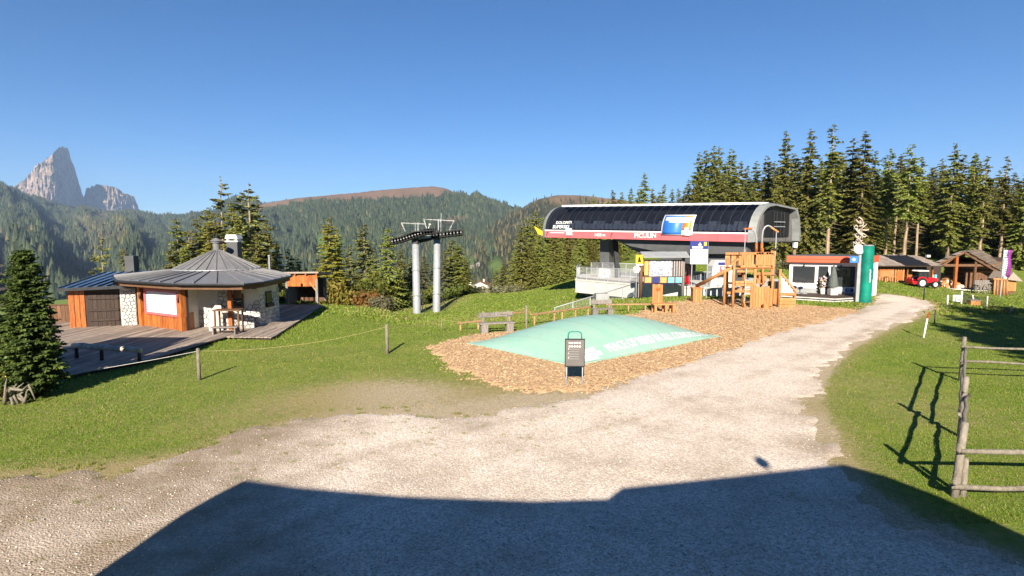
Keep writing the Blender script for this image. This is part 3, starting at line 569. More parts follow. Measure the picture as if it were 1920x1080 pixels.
# ------------------------------------------------------------------ conifers
def spruce_mesh(seed, h=20.0, base=.08, wide=.17, whorls=34, per=8, spray=62, droop=.55, sp=.6, sparse=0.0, top=1.0, dead=0.0, tr_=.24, pw=.64):
    g = np.random.default_rng(seed); tris = []
    zs = base + (1 - base) * (np.arange(whorls) / whorls) ** .92
    for z0 in zs:
        gap = 1 if g.random() > sparse else .35
        for b in range(max(3, int(per * (1.1 - .45 * z0)))):
            z = min(.985, z0 + g.normal(0, .018)); t = (z - base) / (1 - base)
            env = min(1, (t + .12) / .22) * (1 - t) ** pw * top + .02
            Lb = h * wide * env * (.5 + .7 * g.random()) * gap
            if Lb < .12: Lb = .12
            a = g.random() * 6.283; o = np.array((math.cos(a), math.sin(a), 0)); sd = np.array((-o[1], o[0], 0))
            n = max(4, int(spray * (Lb / (h * wide)) ** .8 + 3)); s = (np.arange(n) + g.random(n)) / n * .92 + .08
            dr = droop * (1.15 - .95 * t) * (.7 + .6 * g.random())
            p = o[None] * (s * Lb)[:, None]; p[:, 2] = z * h - dr * Lb * s ** 1.2 + .28 * dr * Lb * s ** 3 + .1 * Lb * s * t
            side = np.where(np.arange(n) % 2 == 0, 1, -1) * (.35 + .75 * g.random(n))
            l = sp * (.55 + .7 * g.random(n)) * (.5 + .5 * (1 - s)) * min(1, Lb / 1.6 + .3)
            d = o[None] * (.55 + .5 * g.random(n))[:, None] + sd[None] * side[:, None]; d[:, 2] = g.normal(-.5, .32, n)
            d /= np.linalg.norm(d, axis=1)[:, None]
            wv = np.cross(d, np.stack([g.normal(0, .5, n), g.normal(0, .5, n), np.ones(n)], -1)); wv /= np.linalg.norm(wv, axis=1)[:, None] + 1e-9
            wv *= (l * (.24 + .14 * g.random(n)))[:, None]
            tip = p + d * l[:, None]; mid = p + d * (l * .45)[:, None]
            tris.append(np.stack([p, mid - wv, tip, mid + wv], 1))
    q = np.concatenate(tris)
    me = bpy.data.meshes.new('crown'); me.vertices.add(len(q) * 4); me.vertices.foreach_set('co', q.astype(np.float32).ravel())
    me.loops.add(len(q) * 4); me.loops.foreach_set('vertex_index', np.arange(len(q) * 4, dtype=np.int32)); me.polygons.add(len(q))
    me.polygons.foreach_set('loop_start', np.arange(0, len(q) * 4, 4, dtype=np.int32)); me.polygons.foreach_set('loop_total', np.full(len(q), 4, np.int32)); me.update(calc_edges=True)
    tr = MB(); g2 = random.Random(seed); pts = [(0, 0, -1.2)]; n = 9
    for i in range(n + 1): pts.append((g2.gauss(0, .05) * (i > 0), g2.gauss(0, .05) * (i > 0), h * .985 * i / n))
    tr.tube(pts, [tr_] + [tr_ * .98 * (1 - i / n) ** .85 + .012 for i in range(n + 1)], 7)
    for i in range(int(26 * (base > .2) + dead)):                      # bare dead twigs on the shaft
        z = h * (.12 + (base - .1) * g2.random() if base > .2 else .1 + .5 * g2.random()); a = g2.random() * 6.28; l = .5 + 1.1 * g2.random()
        tr.tube([(0, 0, z), (math.cos(a) * l, math.sin(a) * l, z - .25 * l)], [.03, .008], 4, False)
    return me, tr.mesh('trunk')
KIND = {}
def kind(k, mat, bark='bark', **kw):
    c, t = spruce_mesh(**kw); c.materials.append(M[mat]); t.materials.append(M[bark]); KIND[k] = (c, t)
kind('s1', 'spruce', seed=1, wide=.155, whorls=36, per=9)
kind('s2', 'spruce', seed=2, wide=.18, base=.05, per=9, droop=.45)
kind('s3', 'spruce', seed=3, wide=.135, base=.16, sparse=.12)
kind('s4', 'spruce_g', seed=4, wide=.165, base=.06, droop=.5, per=8)
kind('t1', 'spruce', 'bark_pale', seed=5, base=.42, wide=.13, whorls=24, per=8, sparse=.1)
kind('t2', 'spruce', 'bark_pale', seed=6, base=.33, wide=.125, whorls=26, per=8, sparse=.18)
kind('t3', 'spruce_g', 'bark_pale', seed=7, base=.5, wide=.12, whorls=20, per=7, sparse=.1)
kind('p1', 'spruce_g', 'bark_pale', seed=8, base=.45, wide=.15, whorls=13, per=6, spray=58, droop=.1, sparse=.2)
kind('l1', 'spruce_y', 'bark_pale', seed=9, base=.10, wide=.15, whorls=40, per=9, spray=58, droop=.25, sp=.55)
kind('y1', 'spruce', seed=10, base=.02, wide=.25, whorls=34, per=10, spray=58, droop=.25, sp=.6)
kind('d1', 'spruce_g', 'bark_pale', seed=12, base=.55, wide=.15, whorls=12, per=6, sparse=.35, dead=40)
TREES = []
def tree(px, top, Y, k, label, group, wide=1.0, name='spruce_tree'):
    p = at(px, 440, Y); z0 = T(p.x, Y); hgt = at(px, top, Y).z - z0
    o = thing(name, label, 'tree', (p.x, Y, z0), rng.random() * 6.28, group); s = hgt / 20.0; o.scale = (s * wide, s * wide, s)
    c, t = KIND[k]; link('trunk', t, None, o); link('crown', c, None, o); TREES.append((p.x, Y)); return o
# forest edge to the right: front row tops as in the photo
GF = 'forest trees behind the kiosk and the barn'
LF = 'tall spruce in the dense forest behind the kiosk and the barn'
row = [(1412, 300, 84, 's1', 1.1), (1432, 289, 80, 's2', .9), (1446, 300, 86, 's1', 1), (1466, 241, 74, 's2', .85), (1490, 292, 84, 's4', 1), (1512, 238, 80, 's1', .85), (1533, 290, 88, 's4', 1), (1553, 227, 76, 't2', 1.0), (1572, 300, 92, 's1', 1), (1590, 256, 86, 's3', 1.1), (1612, 243, 82, 's1', 1), (1634, 280, 92, 's3', 1.1), (1650, 330, 96, 's2', 1), (1661, 275, 88, 't1', .9), (1678, 291, 92, 't3', .9), (1699, 267, 82, 't1', 1.05), (1719, 291, 84, 't1', .95), (1738, 330, 96, 's1', 1), (1760, 306, 94, 's2', .9), (1779, 265, 84, 's3', 1), (1797, 284, 90, 's4', .95), (1818, 284, 86, 's1', .9), (1840, 288, 82, 't2', 1), (1858, 345, 96, 's2', 1), (1878, 288, 84, 't2', .95), (1900, 350, 90, 's1', 1), (1918, 326, 82, 's2', 1), (1945, 300, 84, 's1', 1), (1975, 280, 84, 't1', 1), (2010, 300, 84, 's1', 1)]
ORD = 'first second third fourth fifth sixth seventh eighth ninth tenth eleventh twelfth thirteenth fourteenth fifteenth sixteenth seventeenth eighteenth nineteenth twentieth twenty-first twenty-second twenty-third twenty-fourth twenty-fifth twenty-sixth twenty-seventh twenty-eighth twenty-ninth thirtieth'.split()
LOOK = {'s1': 'dense tall spruce', 's2': 'broad dark spruce', 's3': 'slim spruce', 's4': 'greyish drooping spruce', 't1': 'bare stemmed tall spruce', 't2': 'tall spruce with half bare stem', 't3': 'thin bare stemmed spruce', 'l1': 'yellowish tree', 'y1': 'bushy young spruce', 'd1': 'half dead spruce'}
for i, (px, tp, Y, k, wd) in enumerate(row): wd *= 1.08; tree(px, tp, Y, k, LOOK[k] + ', ' + ORD[i] + ' in the forest front row from the station end', GF, wd)
r5 = random.Random(5)
for i in range(50):
    px = 1415 + i * 12.2 + r5.uniform(-6, 6)
    tree(px, r5.uniform(284, 345), r5.uniform(98, 128), r5.choice(['s1', 's2', 's3', 's4', 't2']), LF, GF, r5.uniform(1.15, 1.5))
for i in range(34):
    px = 1425 + i * 16 + r5.uniform(-9, 9)
    tree(px, r5.uniform(345, 415), r5.uniform(92, 106), r5.choice(['s1', 's2', 's4', 'y1']), LF, GF, r5.uniform(1.0, 1.3))
# clump behind the station roof
CS, CL = [], []
GS, LS = 'spruces rising behind the station roof', 'spruce in the clump rising behind the station roof'
for px, tp, Y, k, wd in [(1288, 335, 92, 's2', 1.1), (1306, 283, 88, 's1', 1.05), (1319, 276, 90, 's4', 1.1), (1333, 270, 86, 's2', 1.1), (1344, 272, 92, 's1', 1), (1366, 276, 88, 's2', 1.05), (1352, 320, 82, 'y1', .9), (1384, 300, 92, 's1', 1.1), (1396, 306, 96, 's4', 1), (1325, 330, 82, 'y1', .9), (1300, 345, 84, 'l1', 1.2), (1390, 345, 84, 'y1', .8), (1270, 350, 100, 's4', 1.1), (1412, 340, 80, 'y1', .8), (1312, 318, 84, 's2', 1.2), (1338, 300, 84, 's4', 1.2), (1375, 312, 84, 's2', 1.2), (1282, 352, 88, 'y1', 1), (1358, 300, 95, 's2', 1.2), (1402, 330, 88, 's1', 1.3)]:
    CS.append((px, tp, Y, k, wd))
for c in CS: tree(*c[:4], LOOK[c[3]] + ' behind the station roof, ' + ORD[sum(q[0] < c[0] for q in CS)] + ' in that clump from the pylon side', GS, c[4])
GL, LL = 'small distant trees above the station roof', 'small tree on the ridge above the left half of the station roof'
for px, tp, Y, k, wd in [(1112, 362, 112, 's3', 1), (1130, 372, 120, 'l1', 1.2), (1148, 352, 116, 's4', 1), (1164, 358, 116, 'l1', 1.2), (1182, 350, 110, 's1', 1.1), (1206, 322, 104, 's1', 1.1), (1222, 352, 112, 'l1', 1.2), (1243, 342, 110, 's4', 1), (1258, 352, 106, 's2', 1), (1100, 378, 116, 'y1', 1), (1195, 356, 100, 'y1', .9), (1234, 358, 100, 'l1', 1.2), (1140, 372, 100, 'y1', 1), (1170, 372, 98, 'y1', 1)]:
    CL.append((px, tp, Y, k, wd))
for c in CL: tree(*c[:4], 'small ' + LOOK[c[3]] + ' above the station ridge, ' + ORD[sum(q[0] < c[0] for q in CL)] + ' from its pylon end', GL, c[4])
# thicket of young spruces left of the station
GY, LY = 'young spruces left of the station', 'young bushy spruce in the thicket left of and under the station'
for px, tp, Y, wd in [(968, 455, 76, 1), (978, 420, 74, 1), (990, 405, 78, .95), (1004, 392, 80, 1), (1019, 404, 75, 1), (1034, 398, 78, 1.05), (1047, 392, 82, 1), (1062, 398, 76, 1), (1078, 392, 80, 1), (1092, 400, 76, 1), (1108, 405, 80, 1), (1012, 430, 70, 1), (1040, 428, 70, 1), (1066, 430, 71, 1), (1090, 432, 70, 1), (960, 480, 80, 1), (1125, 410, 80, 1), (1142, 420, 78, 1), (1160, 425, 80, 1), (1180, 430, 80, 1), (1205, 430, 82, 1), (1230, 435, 84, 1), (998, 450, 69, .9), (1028, 455, 68, .9), (1078, 458, 68, .9), (1052, 452, 68, .9), (1115, 450, 74, 1), (1138, 455, 74, 1)]:
    tree(px, tp, Y, 'y1', LY, GY, wd, 'young_spruce')
# trees between hut and pylon
tree(617, 405, 55, 'l1', 'yellow green larch, the lightest tree between hut and pylon', None, 1.35, 'larch_tree')
tree(632, 425, 58, 'l1', 'smaller yellow green larch close behind the light one', None, 1.0, 'larch_tree')
tree(682, 415, 60, 's4', 'greyish drooping spruce between the larch and the dark spruce', None, 1.5)
tree(727, 422, 55, 'y1', 'broad dark spruce just left of the pylon masts', None, .95)
GM, LM = 'smaller trees in the row beside the pylon', 'smaller spruce in the row of trees behind the pylon masts'
for px, tp, Y, k, wd in [(655, 455, 64, 's4', 1), (700, 470, 66, 's2', 1.1), (752, 462, 62, 's2', 1), (770, 480, 66, 's1', 1.2), (794, 476, 68, 's4', 1.3), (812, 490, 70, 'd1', 1.2), (832, 466, 66, 's4', 1.3), (848, 446, 70, 's1', 1.5), (862, 455, 68, 's2', 1.4), (872, 480, 66, 's2', 1.3), (640, 500, 60, 's4', 1.2), (668, 505, 58, 'y1', .9), (745, 510, 58, 'y1', .8), (590, 500, 66, 's1', 1.2), (930, 500, 84, 's3', 1.2), (945, 490, 86, 's1', 1.2)]:
    tree(px, tp, Y, k, LOOK[k] + ' in the tree row by the pylon, ' + ORD[sum(q < px for q in (655, 700, 752, 770, 794, 812, 832, 848, 862, 872, 640, 668, 745, 590, 930, 945))] + ' from the hut side', GM, wd * 1.25)
# trees behind the hut
tree(418, 326, 50, 'p1', 'tall thin pine with an open crown behind the hut chimney', None, 1.0, 'pine_tree')
tree(470, 337, 48, 'd1', 'half bare spruce with pale trunk behind the white chimney', None, 1.25)
tree(456, 352, 52, 's4', 'dense spruce standing against the half bare one', None, 1.0)
tree(482, 362, 54, 's2', 'dark spruce at the end of the group behind the hut', None, 1.05)
GH, LH = 'trees behind the round hut', 'spruce in the group of trees behind the round hut'
for i, (px, tp, Y, k, wd) in enumerate([(333, 405, 52, 's3', 1.3), (352, 430, 56, 'l1', 1.2), (372, 402, 55, 's4', 1.2), (390, 385, 54, 's1', 1.2), (402, 395, 50, 'l1', 1.1), (436, 372, 50, 's1', 1.2), (446, 395, 46, 's2', 1.1), (500, 412, 54, 's1', 1.3), (518, 450, 52, 's2', 1.1), (540, 462, 54, 's4', 1.1), (556, 480, 56, 's2', 1.1), (572, 500, 58, 's1', 1.1), (320, 455, 50, 's4', 1.1), (508, 470, 48, 'y1', .8), (480, 430, 45, 's2', 1)]):
    tree(px, tp, Y, k, LOOK[k] + ' behind the round hut, ' + ORD[sum(q < px for q in (333, 352, 372, 390, 402, 436, 446, 500, 518, 540, 556, 572, 320, 508, 480))] + ' from the blue roof end', GH, wd)
tree(188, 428, 60, 'p1', 'thin bare stemmed pine above the blue metal roof', None, .75, 'pine_tree')
tree(231, 458, 58, 's4', 'small spruce beside the dark box chimney', None, 1.0)
tree(168, 500, 58, 's3', 'little spruce just above the blue metal roof', None, 1.0)
# trees beside the yard whose shade falls across the path (they stand just outside the picture)
for i, (x, y, h) in enumerate([(18.0, 6.5, 11.5), (20.5, 5.5, 13.5), (23.5, 7.0, 15.0), (26.5, 6.0, 16.0), (30, 8, 17), (34, 7, 18), (39, 9, 18), (44, 13, 18), (23, 2, 15), (50, 18, 18), (19.5, 8.5, 10), (21.8, 3.5, 15.5), (25, 3, 17), (28, 4.5, 17), (32, 4, 18), (17.2, 3.5, 12)]):
    o = thing('spruce_tree', 'spruce standing by the yard beside the rail fence, out of view', 'tree', (x, y, T(x, y)), i, 'spruces by the yard'); o.scale = (h / 20 * 1.6, h / 20 * 1.6, h / 20)
    c, t = KIND['s2']; link('trunk', t, None, o); link('crown', c, None, o)
# ------------------------------------------------------------------ shrubs: leaf clouds on stems
def shrub_mesh(seed, n=2600, leaf=.10):
    g = np.random.default_rng(seed); st = MB(); ends = []
    for i in range(11):
        a = g.random() * 6.28; r = .25 + .55 * g.random(); h = .6 + .5 * g.random(); e = (math.cos(a) * r, math.sin(a) * r, h); ends.append(e)
        st.tube([(math.cos(a) * .05, math.sin(a) * .05, -.1), (e[0] * .5, e[1] * .5, h * .6), e], [.022, .014, .005], 5, False)
    E = np.array(ends)[g.integers(0, 11, n)]; c = E * (.35 + .65 * g.random((n, 1)) ** .6) + g.normal(0, .15, (n, 3)); c[:, 2] = np.abs(c[:, 2])
    d = g.normal(0, 1, (n, 3)); d /= np.linalg.norm(d, axis=1)[:, None]; u = np.cross(d, g.normal(0, 1, (n, 3))); u /= np.linalg.norm(u, axis=1)[:, None]
    l = leaf * (.6 + .8 * g.random((n, 1))); q = np.stack([c - d * l, c + u * l * .45, c + d * l, c - u * l * .45], 1)
    me = bpy.data.meshes.new('foliage'); me.from_pydata(q.reshape(-1, 3).tolist(), [], np.arange(n * 4).reshape(-1, 4).tolist()); return me, st.mesh('stem')
SH = {}
for k, mt, sd in (('a', 'shrub', 1), ('o', 'shrub_o', 2), ('p', 'shrub_p', 3), ('y', 'spruce_y', 4)):
    c, s_ = shrub_mesh(sd); c.materials.append(M[mt]); s_.materials.append(M['bark']); SH[k] = (c, s_)
def shrub(px, top, Y, k, label, group=None, wide=1.0):
    p = at(px, 440, Y); z0 = T(p.x, Y); h = (at(px, top, Y).z - z0) / 1.2
    o = thing('shrub', label, 'shrub', (p.x, Y, z0), rng.random() * 6, group); o.scale = (h * wide, h * wide, h); link('foliage', SH[k][0], None, o); link('stem', SH[k][1], None, o)
shrub(627, 535, 54, 'y', 'yellow green shrub at the foot of the larch', None, .8)
shrub(690, 548, 53, 'o', 'reddish autumn shrub in front of the spruces')
shrub(712, 558, 51, 'p', 'pale greyish shrub nearest the lawn before the pylon', None, 1.3)
shrub(655, 540, 56, 'a', 'dark green shrub between larch and autumn shrub', None, 1.0)
shrub(722, 520, 55, 'a', 'bright green shrub under the broad dark spruce', None, .8)
for px, tp, Y in ((760, 545, 58), (800, 540, 62), (842, 540, 64), (868, 535, 64), (735, 545, 57), (672, 530, 58)):
    shrub(px, tp, Y, 'a', 'green shrub at the foot of the tree row by the pylon', 'shrubs along the tree row')
for px, tp, Y in ((880, 540, 75), (905, 541, 80), (930, 540, 80), (950, 538, 74), (965, 535, 72)):
    shrub(px, tp, Y, 'p', 'shrub along the edge where the meadow drops to the valley', 'shrubs at the meadow edge', 1.4)
for px, tp, Y in ((535, 560, 37), (548, 565, 38), (522, 548, 36.5), (560, 572, 39)):
    shrub(px, tp, Y, 'a', 'leafy shrub between the round hut and the orange shed', 'shrubs behind the hut deck', .8)
for px, tp, Y in ((1450, 492, 60), (1465, 505, 56), (1440, 520, 54), (1478, 490, 62), (1428, 500, 60), (1455, 535, 50)):
    shrub(px, tp, Y, 'p', 'pale shrub on the bank between play tower and kiosk', 'shrubs on the bank by the kiosk', 1.5)
# dense conifer bushes at the left margin
def bush(label, loc, h, seed, wide):
    c, t = spruce_mesh(seed, h=h, base=.015, wide=wide, whorls=74, per=22, spray=60, droop=-.1, sp=.26, tr_=.07, pw=.38); c.materials.append(M['bushy']); t.materials.append(M['bark'])
    o = thing('dwarf_spruce', label, 'tree', loc); link('trunk', t, None, o); link('crown', c, None, o)
bush('dense dark green spruce bush at the corner of the wooden deck', (-12.72, 14.6, 0), 3.95, 31, .17)
bush('second green spruce bush close to the shingled hut', (-13.75, 14.7, 0), 2.2, 32, .26)
# ------------------------------------------------------------------ wooden deck
DZ = .12
dk = thing('wooden_deck', 'weathered wooden deck of grey brown boards around the round hut', 'deck', (0, 0, 0))
def d_lo(x): return float(np.interp(x, [-24, -13.3, -12.2, -11.8, -11.79, -9.8], [16, 16.4, 18.6, 22.9, 22.75, 22.6]))
def d_hi(x): return float(np.interp(x, [-24, -11.3, -9.8], [33.4, 33.4, 22.7]))
x = -24.0; r1 = random.Random(3); pw = .175
while x < -9.95:
    a, b = x + .011, min(x + pw - .011, -9.85); z = DZ + r1.uniform(-.004, .004)
    lo0, lo1, hi0, hi1 = d_lo(a), d_lo(b), d_hi(a), d_hi(b)
    cuts = [0, 1]
    if (hi0 - lo0) > 6: cuts = [0, r1.uniform(.25, .75), 1]
    for i in range(len(cuts) - 1):
        f0, f1 = cuts[i], cuts[i + 1]; y = lambda f, s: (lo0 + (hi0 - lo0) * f if s == 0 else lo1 + (hi1 - lo1) * f)
        e = .006 if i == 0 and len(cuts) > 2 else 0
        p = [(a, y(f0, 0), z - .035), (b, y(f0, 1), z - .035), (b, y(f1, 1) - e, z - .035), (a, y(f1, 0) - e, z - .035)]
        MB().hexa(p + [(q[0], q[1], z) for q in p]).build('plank', 'deck', dk)
    x += pw
MB().prism([(q[0] + .0, q[1] + .0, -.15) for q in [(-24, 16.05), (-13.32, 16.47), (-12.26, 18.66), (-11.86, 22.98), (-9.88, 22.68), (-11.34, 33.3), (-24, 33.3)]], (0, 0, DZ + .11)).build('joist_frame', 'wood_dark', dk)
# low log rail lying along the deck
lr = thing('log_rail', 'low bleached log rail on short dark posts on the deck', 'railing', (0, 0, 0))
a, b = gz(137, 648, .55), gz(264, 656, .55)
pts = [a + (b - a) * (i / 6) + Vector((0, 0, [0, .03, -.02, .02, -.03, .02, -.02][i])) for i in range(7)]
MB().tube(pts, [.085, .095, .09, .1, .085, .09, .08], 9).build('rail', 'root', lr, True)
for f in (.04, .42, .97):
    p = a + (b - a) * f; MB().tube([(p.x, p.y, .1), (p.x + .02, p.y, .53)], [.06, .05], 8).build('post', 'wood_dark', lr, True)
p0 = gz(120, 652, .42); MB().tube([p0, (a.x - .05, a.y + .1, .45)], [.05, .06], 8).build('rail', 'root', lr, True)
# ------------------------------------------------------------------ round hut
HC = Vector((-14.95, 28.4, 0))
hut = thing('round_hut', 'round hut with dark cone roof, white stone walls and orange shuttered front', 'hut', (0, 0, DZ))
EV = [(-19.7, 27.6), (-17.7, 25.0), (-14.1, 23.25), (-11.15, 23.1), (-10.75, 24.3), (-11.0, 27.9), (-12.9, 30.8), (-15.2, 32.6), (-19.0, 31.8)]
def eave(a):          # distance from the hut's centre to the eave in direction a
    d = (math.cos(a), math.sin(a)); best = 9
    for i in range(len(EV)):
        (x1, y1), (x2, y2) = EV[i], EV[(i + 1) % len(EV)]; x1 -= HC.x; x2 -= HC.x; y1 -= HC.y; y2 -= HC.y; ex, ey = x2 - x1, y2 - y1
        det = d[0] * -ey + ex * d[1]
        if abs(det) < 1e-9: continue
        t = (x1 * -ey + ex * y1) / det; s = (d[0] * y1 - d[1] * x1) / det
        if t > 0 and -1e-6 <= s <= 1 + 1e-6: best = min(best, t)
    return best
ZE, ZR, ZA, RR = 2.13, 2.40, 3.36, 1.98
N = 40; pan = []
for i in range(N):
    a0, a1 = 2 * math.pi * i / N, 2 * math.pi * (i + 1) / N
    def pt(a, r, z): return Vector((HC.x + math.cos(a) * r, HC.y + math.sin(a) * r, z))
    e0, e1 = eave(a0), eave(a1)
    for (r0, z0, r1_, z1, q0, q1) in ((RR - .1, ZR + .02, RR - .1, ZE, e0, e1),):
        p = [pt(a0, RR - .12, ZR + .02), pt(a0, q0, ZE), pt(a1, q1, ZE), pt(a1, RR - .12, ZR + .02)]
        nrm = Vector((0, 0, .03)); o = MB().hexa([p[0], p[1], p[2], p[3]] + [v + nrm for v in p])
        sd = (p[1] - p[0]).normalized()
        o.bar(p[0] + Vector((0, 0, .05)), p[1] + Vector((0, 0, .05)), .035, .055); o.build('roof_panel', 'roof_metal', hut)
N2 = 28
for i in range(N2):
    a0, a1 = 2 * math.pi * i / N2, 2 * math.pi * (i + 1) / N2
    p = [pt(a0, .16, ZA), pt(a0, RR, ZR + .06), pt(a1, RR, ZR + .06), pt(a1, .16, ZA)]
    o = MB().hexa(p + [v + Vector((0, 0, .03)) for v in p]); o.bar(p[0] + Vector((0, 0, .045)), p[1] + Vector((0, 0, .045)), .035, .055); o.build('cone_panel', 'roof_metal', hut)
g = MB(); ring = [pt(2 * math.pi * i / 60, eave(2 * math.pi * i / 60) + .03, ZE - .02) for i in range(60)]
g.tube(ring + [ring[0]], .055, 6); g.build('gutter', 'steel_dark', hut)
g = MB(); ring = [pt(2 * math.pi * i / 60, RR + .01, ZR + .075) for i in range(61)]; g.tube(ring, .03, 6); g.build('ring_flashing', 'galv', hut)
MB().lathe([(.17, 0), (.17, .42), (.24, .44), (.24, .5), (.30, .52), (.05, .68)], (HC.x, HC.y, ZA - .02), 14).build('roof_vent', 'roof_metal', hut)
# soffit and fascia under the eave
sf = MB(); k = [(HC.x + (x - HC.x) * .975, HC.y + (y - HC.y) * .975) for x, y in EV]
sf.prism([(x, y, ZE - .24) for x, y in k], (0, 0, .16)); sf.build('fascia', 'wood_brown', hut)
ch = MB(); c0 = at(440, 480, 29.6)
ch.box((c0.x, 29.6, 3.05), (.56, .5, 1.5)); chs = ch.build('chimney', 'dark_panel', hut, bev=.01)
MB().box((c0.x, 29.6, 3.83), (.66, .6, .06)).box((c0.x - .22, 29.6, 3.91), (.08, .5, .12)).box((c0.x + .22, 29.6, 3.91), (.08, .5, .12)).build('chimney_collar', 'cream', chs)
MB().prism([(c0.x - .33, 29.3, 3.97), (c0.x + .33, 29.3, 3.97), (c0.x + .25, 29.3, 4.18), (c0.x - .25, 29.3, 4.18)], (0, .6, 0)).build('chimney_cap', 'cream', chs)
c0 = at(505, 495, 30.5); MB().cyl((c0.x, 30.5, 2.2), (c0.x, 30.5, 3.0), .05, n=8).cyl((c0.x, 30.5, 3.0), (c0.x, 30.5, 3.08), .07, n=8).build('flue_pipe', 'galv', hut)
c0 = at(247, 490, 31); MB().box((c0.x, 31, 2.55), (.5, .45, .95)).build('box_chimney', 'dark_panel', hut, bev=.01)
# walls, ground plan counter-clockwise
A, B, C, D, E = Vector((-17.2, 25.75, 0)), Vector((-14.2, 24.1, 0)), Vector((-14.2, 25.2, 0)), Vector((-11.65, 25.6, 0)), Vector((-11.48, 27.35, 0))
def wall(p, q, z0, z1, th, name, mat, par):
    d = (q - p).normalized(); n = Vector((d.y, -d.x, 0))         # outward (towards the camera side)
    s = MB(); s.prism([p + Vector((0, 0, z0)), q + Vector((0, 0, z0)), q + Vector((0, 0, z1)), p + Vector((0, 0, z1))], -n * th); return s.build(name, mat, par), d, n
WT = 1.93
# front bay: planks below, posts, big white shutter, dark wood above
d = (B - A).normalized(); n = Vector((d.y, -d.x, 0)); Lw = (B - A).length
MB().prism([A - n * .08, B - n * .08, B - n * .08 + Vector((0, 0, WT)), A - n * .08 + Vector((0, 0, WT))], -n * .1).build('front_wall', 'wood_dark', hut)
np_ = 16; o = MB()
for i in range(np_):
    p = A + d * (Lw * (i + .02) / np_); q = A + d * (Lw * (i + .98) / np_); dep = .03 + .012 * (i % 2)
    pl = MB().prism([p, q, q + Vector((0, 0, .62)), p + Vector((0, 0, .62))], -n * .06).build('wall_board', 'wood_orange', hut); pl.location = n * (.012 * (i % 2))
for f, wd in ((.045, .30), (.96, .26)):
    c = A + d * (Lw * f); MB().bar(c + n * .03, c + n * .03 + Vector((0, 0, WT)), .26, .22, d).build('corner_post', 'wood_orange', hut, bev=.015)
MB().bar(A + d * .2 + n * .02 + Vector((0, 0, 1.83)), B - d * .15 + n * .02 + Vector((0, 0, 1.83)), .14, .2).build('lintel', 'wood_orange', hut)
sf = MB(); p, q = A + d * .5, A + d * (Lw - .42)
for zz in (.62, 1.68): sf.bar(p + n * .05 + Vector((0, 0, zz)), q + n * .05 + Vector((0, 0, zz)), .07, .09)
for c in (p, q): sf.bar(c + n * .05 + Vector((0, 0, .6)), c + n * .05 + Vector((0, 0, 1.7)), .09, .08, d)
sf.build('shutter_frame', 'red_band', hut)
ns = 8
for i in range(ns):
    z0, z1 = .68 + .97 * i / ns, .68 + .97 * (i + 1) / ns - .004
    a_, b_ = p + d * .04, q - d * .04
    MB().hexa([a_ + n * .04 + Vector((0, 0, z0)), b_ + n * .04 + Vector((0, 0, z0)), b_ - n * .02 + Vector((0, 0, z0)), a_ - n * .02 + Vector((0, 0, z0)), a_ + n * -.01 + Vector((0, 0, z1)), b_ + n * -.01 + Vector((0, 0, z1)), b_ - n * .02 + Vector((0, 0, z1)), a_ - n * .02 + Vector((0, 0, z1))]).build('shutter_slat', 'shutter', hut)
for c in (A + d * .33, B - d * .12):
    MB().tube([c + n * .2 + Vector((0, 0, 1.25)), c + n * .22 + Vector((0, 0, 1.4)), c + n * .17 + Vector((.03, 0, 1.62))], [.03, .05, .06], 8).build('carved_mask', 'wood_brown', hut, True)
# side of the bay
o, d2, n2 = wall(B - Vector((0, -.1, 0)), C + Vector((0, .05, 0)), 0, WT, .1, 'side_wall', 'render', hut)
for i in range(4):
    y0 = B.y + .1 + i * .13; MB().prism([(B.x + .012, y0, 0), (B.x + .012, y0 + .12, 0), (B.x + .012, y0 + .12, .75), (B.x + .012, y0, .75)], (.03, 0, 0)).build('wall_board', 'wood_orange', hut)
# white render wall with flagstone patches; each stone is a piece
def clip(poly, nx, ny, c):
    out = []
    for i in range(len(poly)):
        p, q = poly[i], poly[(i + 1) % len(poly)]; dp, dq = p[0] * nx + p[1] * ny - c, q[0] * nx + q[1] * ny - c
        if dp <= 0: out.append(p)
        if (dp < 0 < dq) or (dq < 0 < dp): t = dp / (dp - dq); out.append((p[0] + (q[0] - p[0]) * t, p[1] + (q[1] - p[1]) * t))
    return out
def stones(p, dd, nn, length, height, inside, par, seed, cell=.2):
    g = random.Random(seed); pts = []
    for i in range(int(length / cell) + 1):
        for j in range(int(height / cell) + 1): pts.append((cell * (i + .5 * (j % 2) + g.uniform(-.3, .3)), cell * (j + .4 + g.uniform(-.3, .3))))
    mort = MB()
    for c in pts:
        if not inside(*c) or not (0 < c[0] < length and 0 < c[1] < height): continue
        cellp = [(max(.0, c[0] - .3), max(.0, c[1] - .3)), (min(length, c[0] + .3), max(.0, c[1] - .3)), (min(length, c[0] + .3), min(height, c[1] + .3)), (max(.0, c[0] - .3), min(height, c[1] + .3))]; ins = cellp
        for q in pts:
            if q is c or abs(q[0] - c[0]) > .65 or abs(q[1] - c[1]) > .65: continue
            nx, ny = q[0] - c[0], q[1] - c[1]; l = math.hypot(nx, ny); nx /= l; ny /= l; m_ = ((q[0] + c[0]) * nx + (q[1] + c[1]) * ny) / 2
            cellp = clip(cellp, nx, ny, m_ + .004); ins = clip(ins, nx, ny, m_ - .015)
        W3 = lambda u, off: p + dd * u[0] + nn * off + Vector((0, 0, u[1]))
        if len(cellp) > 2: mort.prism([W3(u, .001) for u in cellp], nn * .006)
        if len(ins) > 2: MB().prism([W3(u, .002) for u in ins], nn * (.018 + g.uniform(0, .012))).build('stone', 'stone', par)
    mort.build('mortar', 'mortar', par)
w1, d3, n3 = wall(C, D, 0, WT, .2, 'porch_wall', 'render', hut)
L3 = (D - C).length
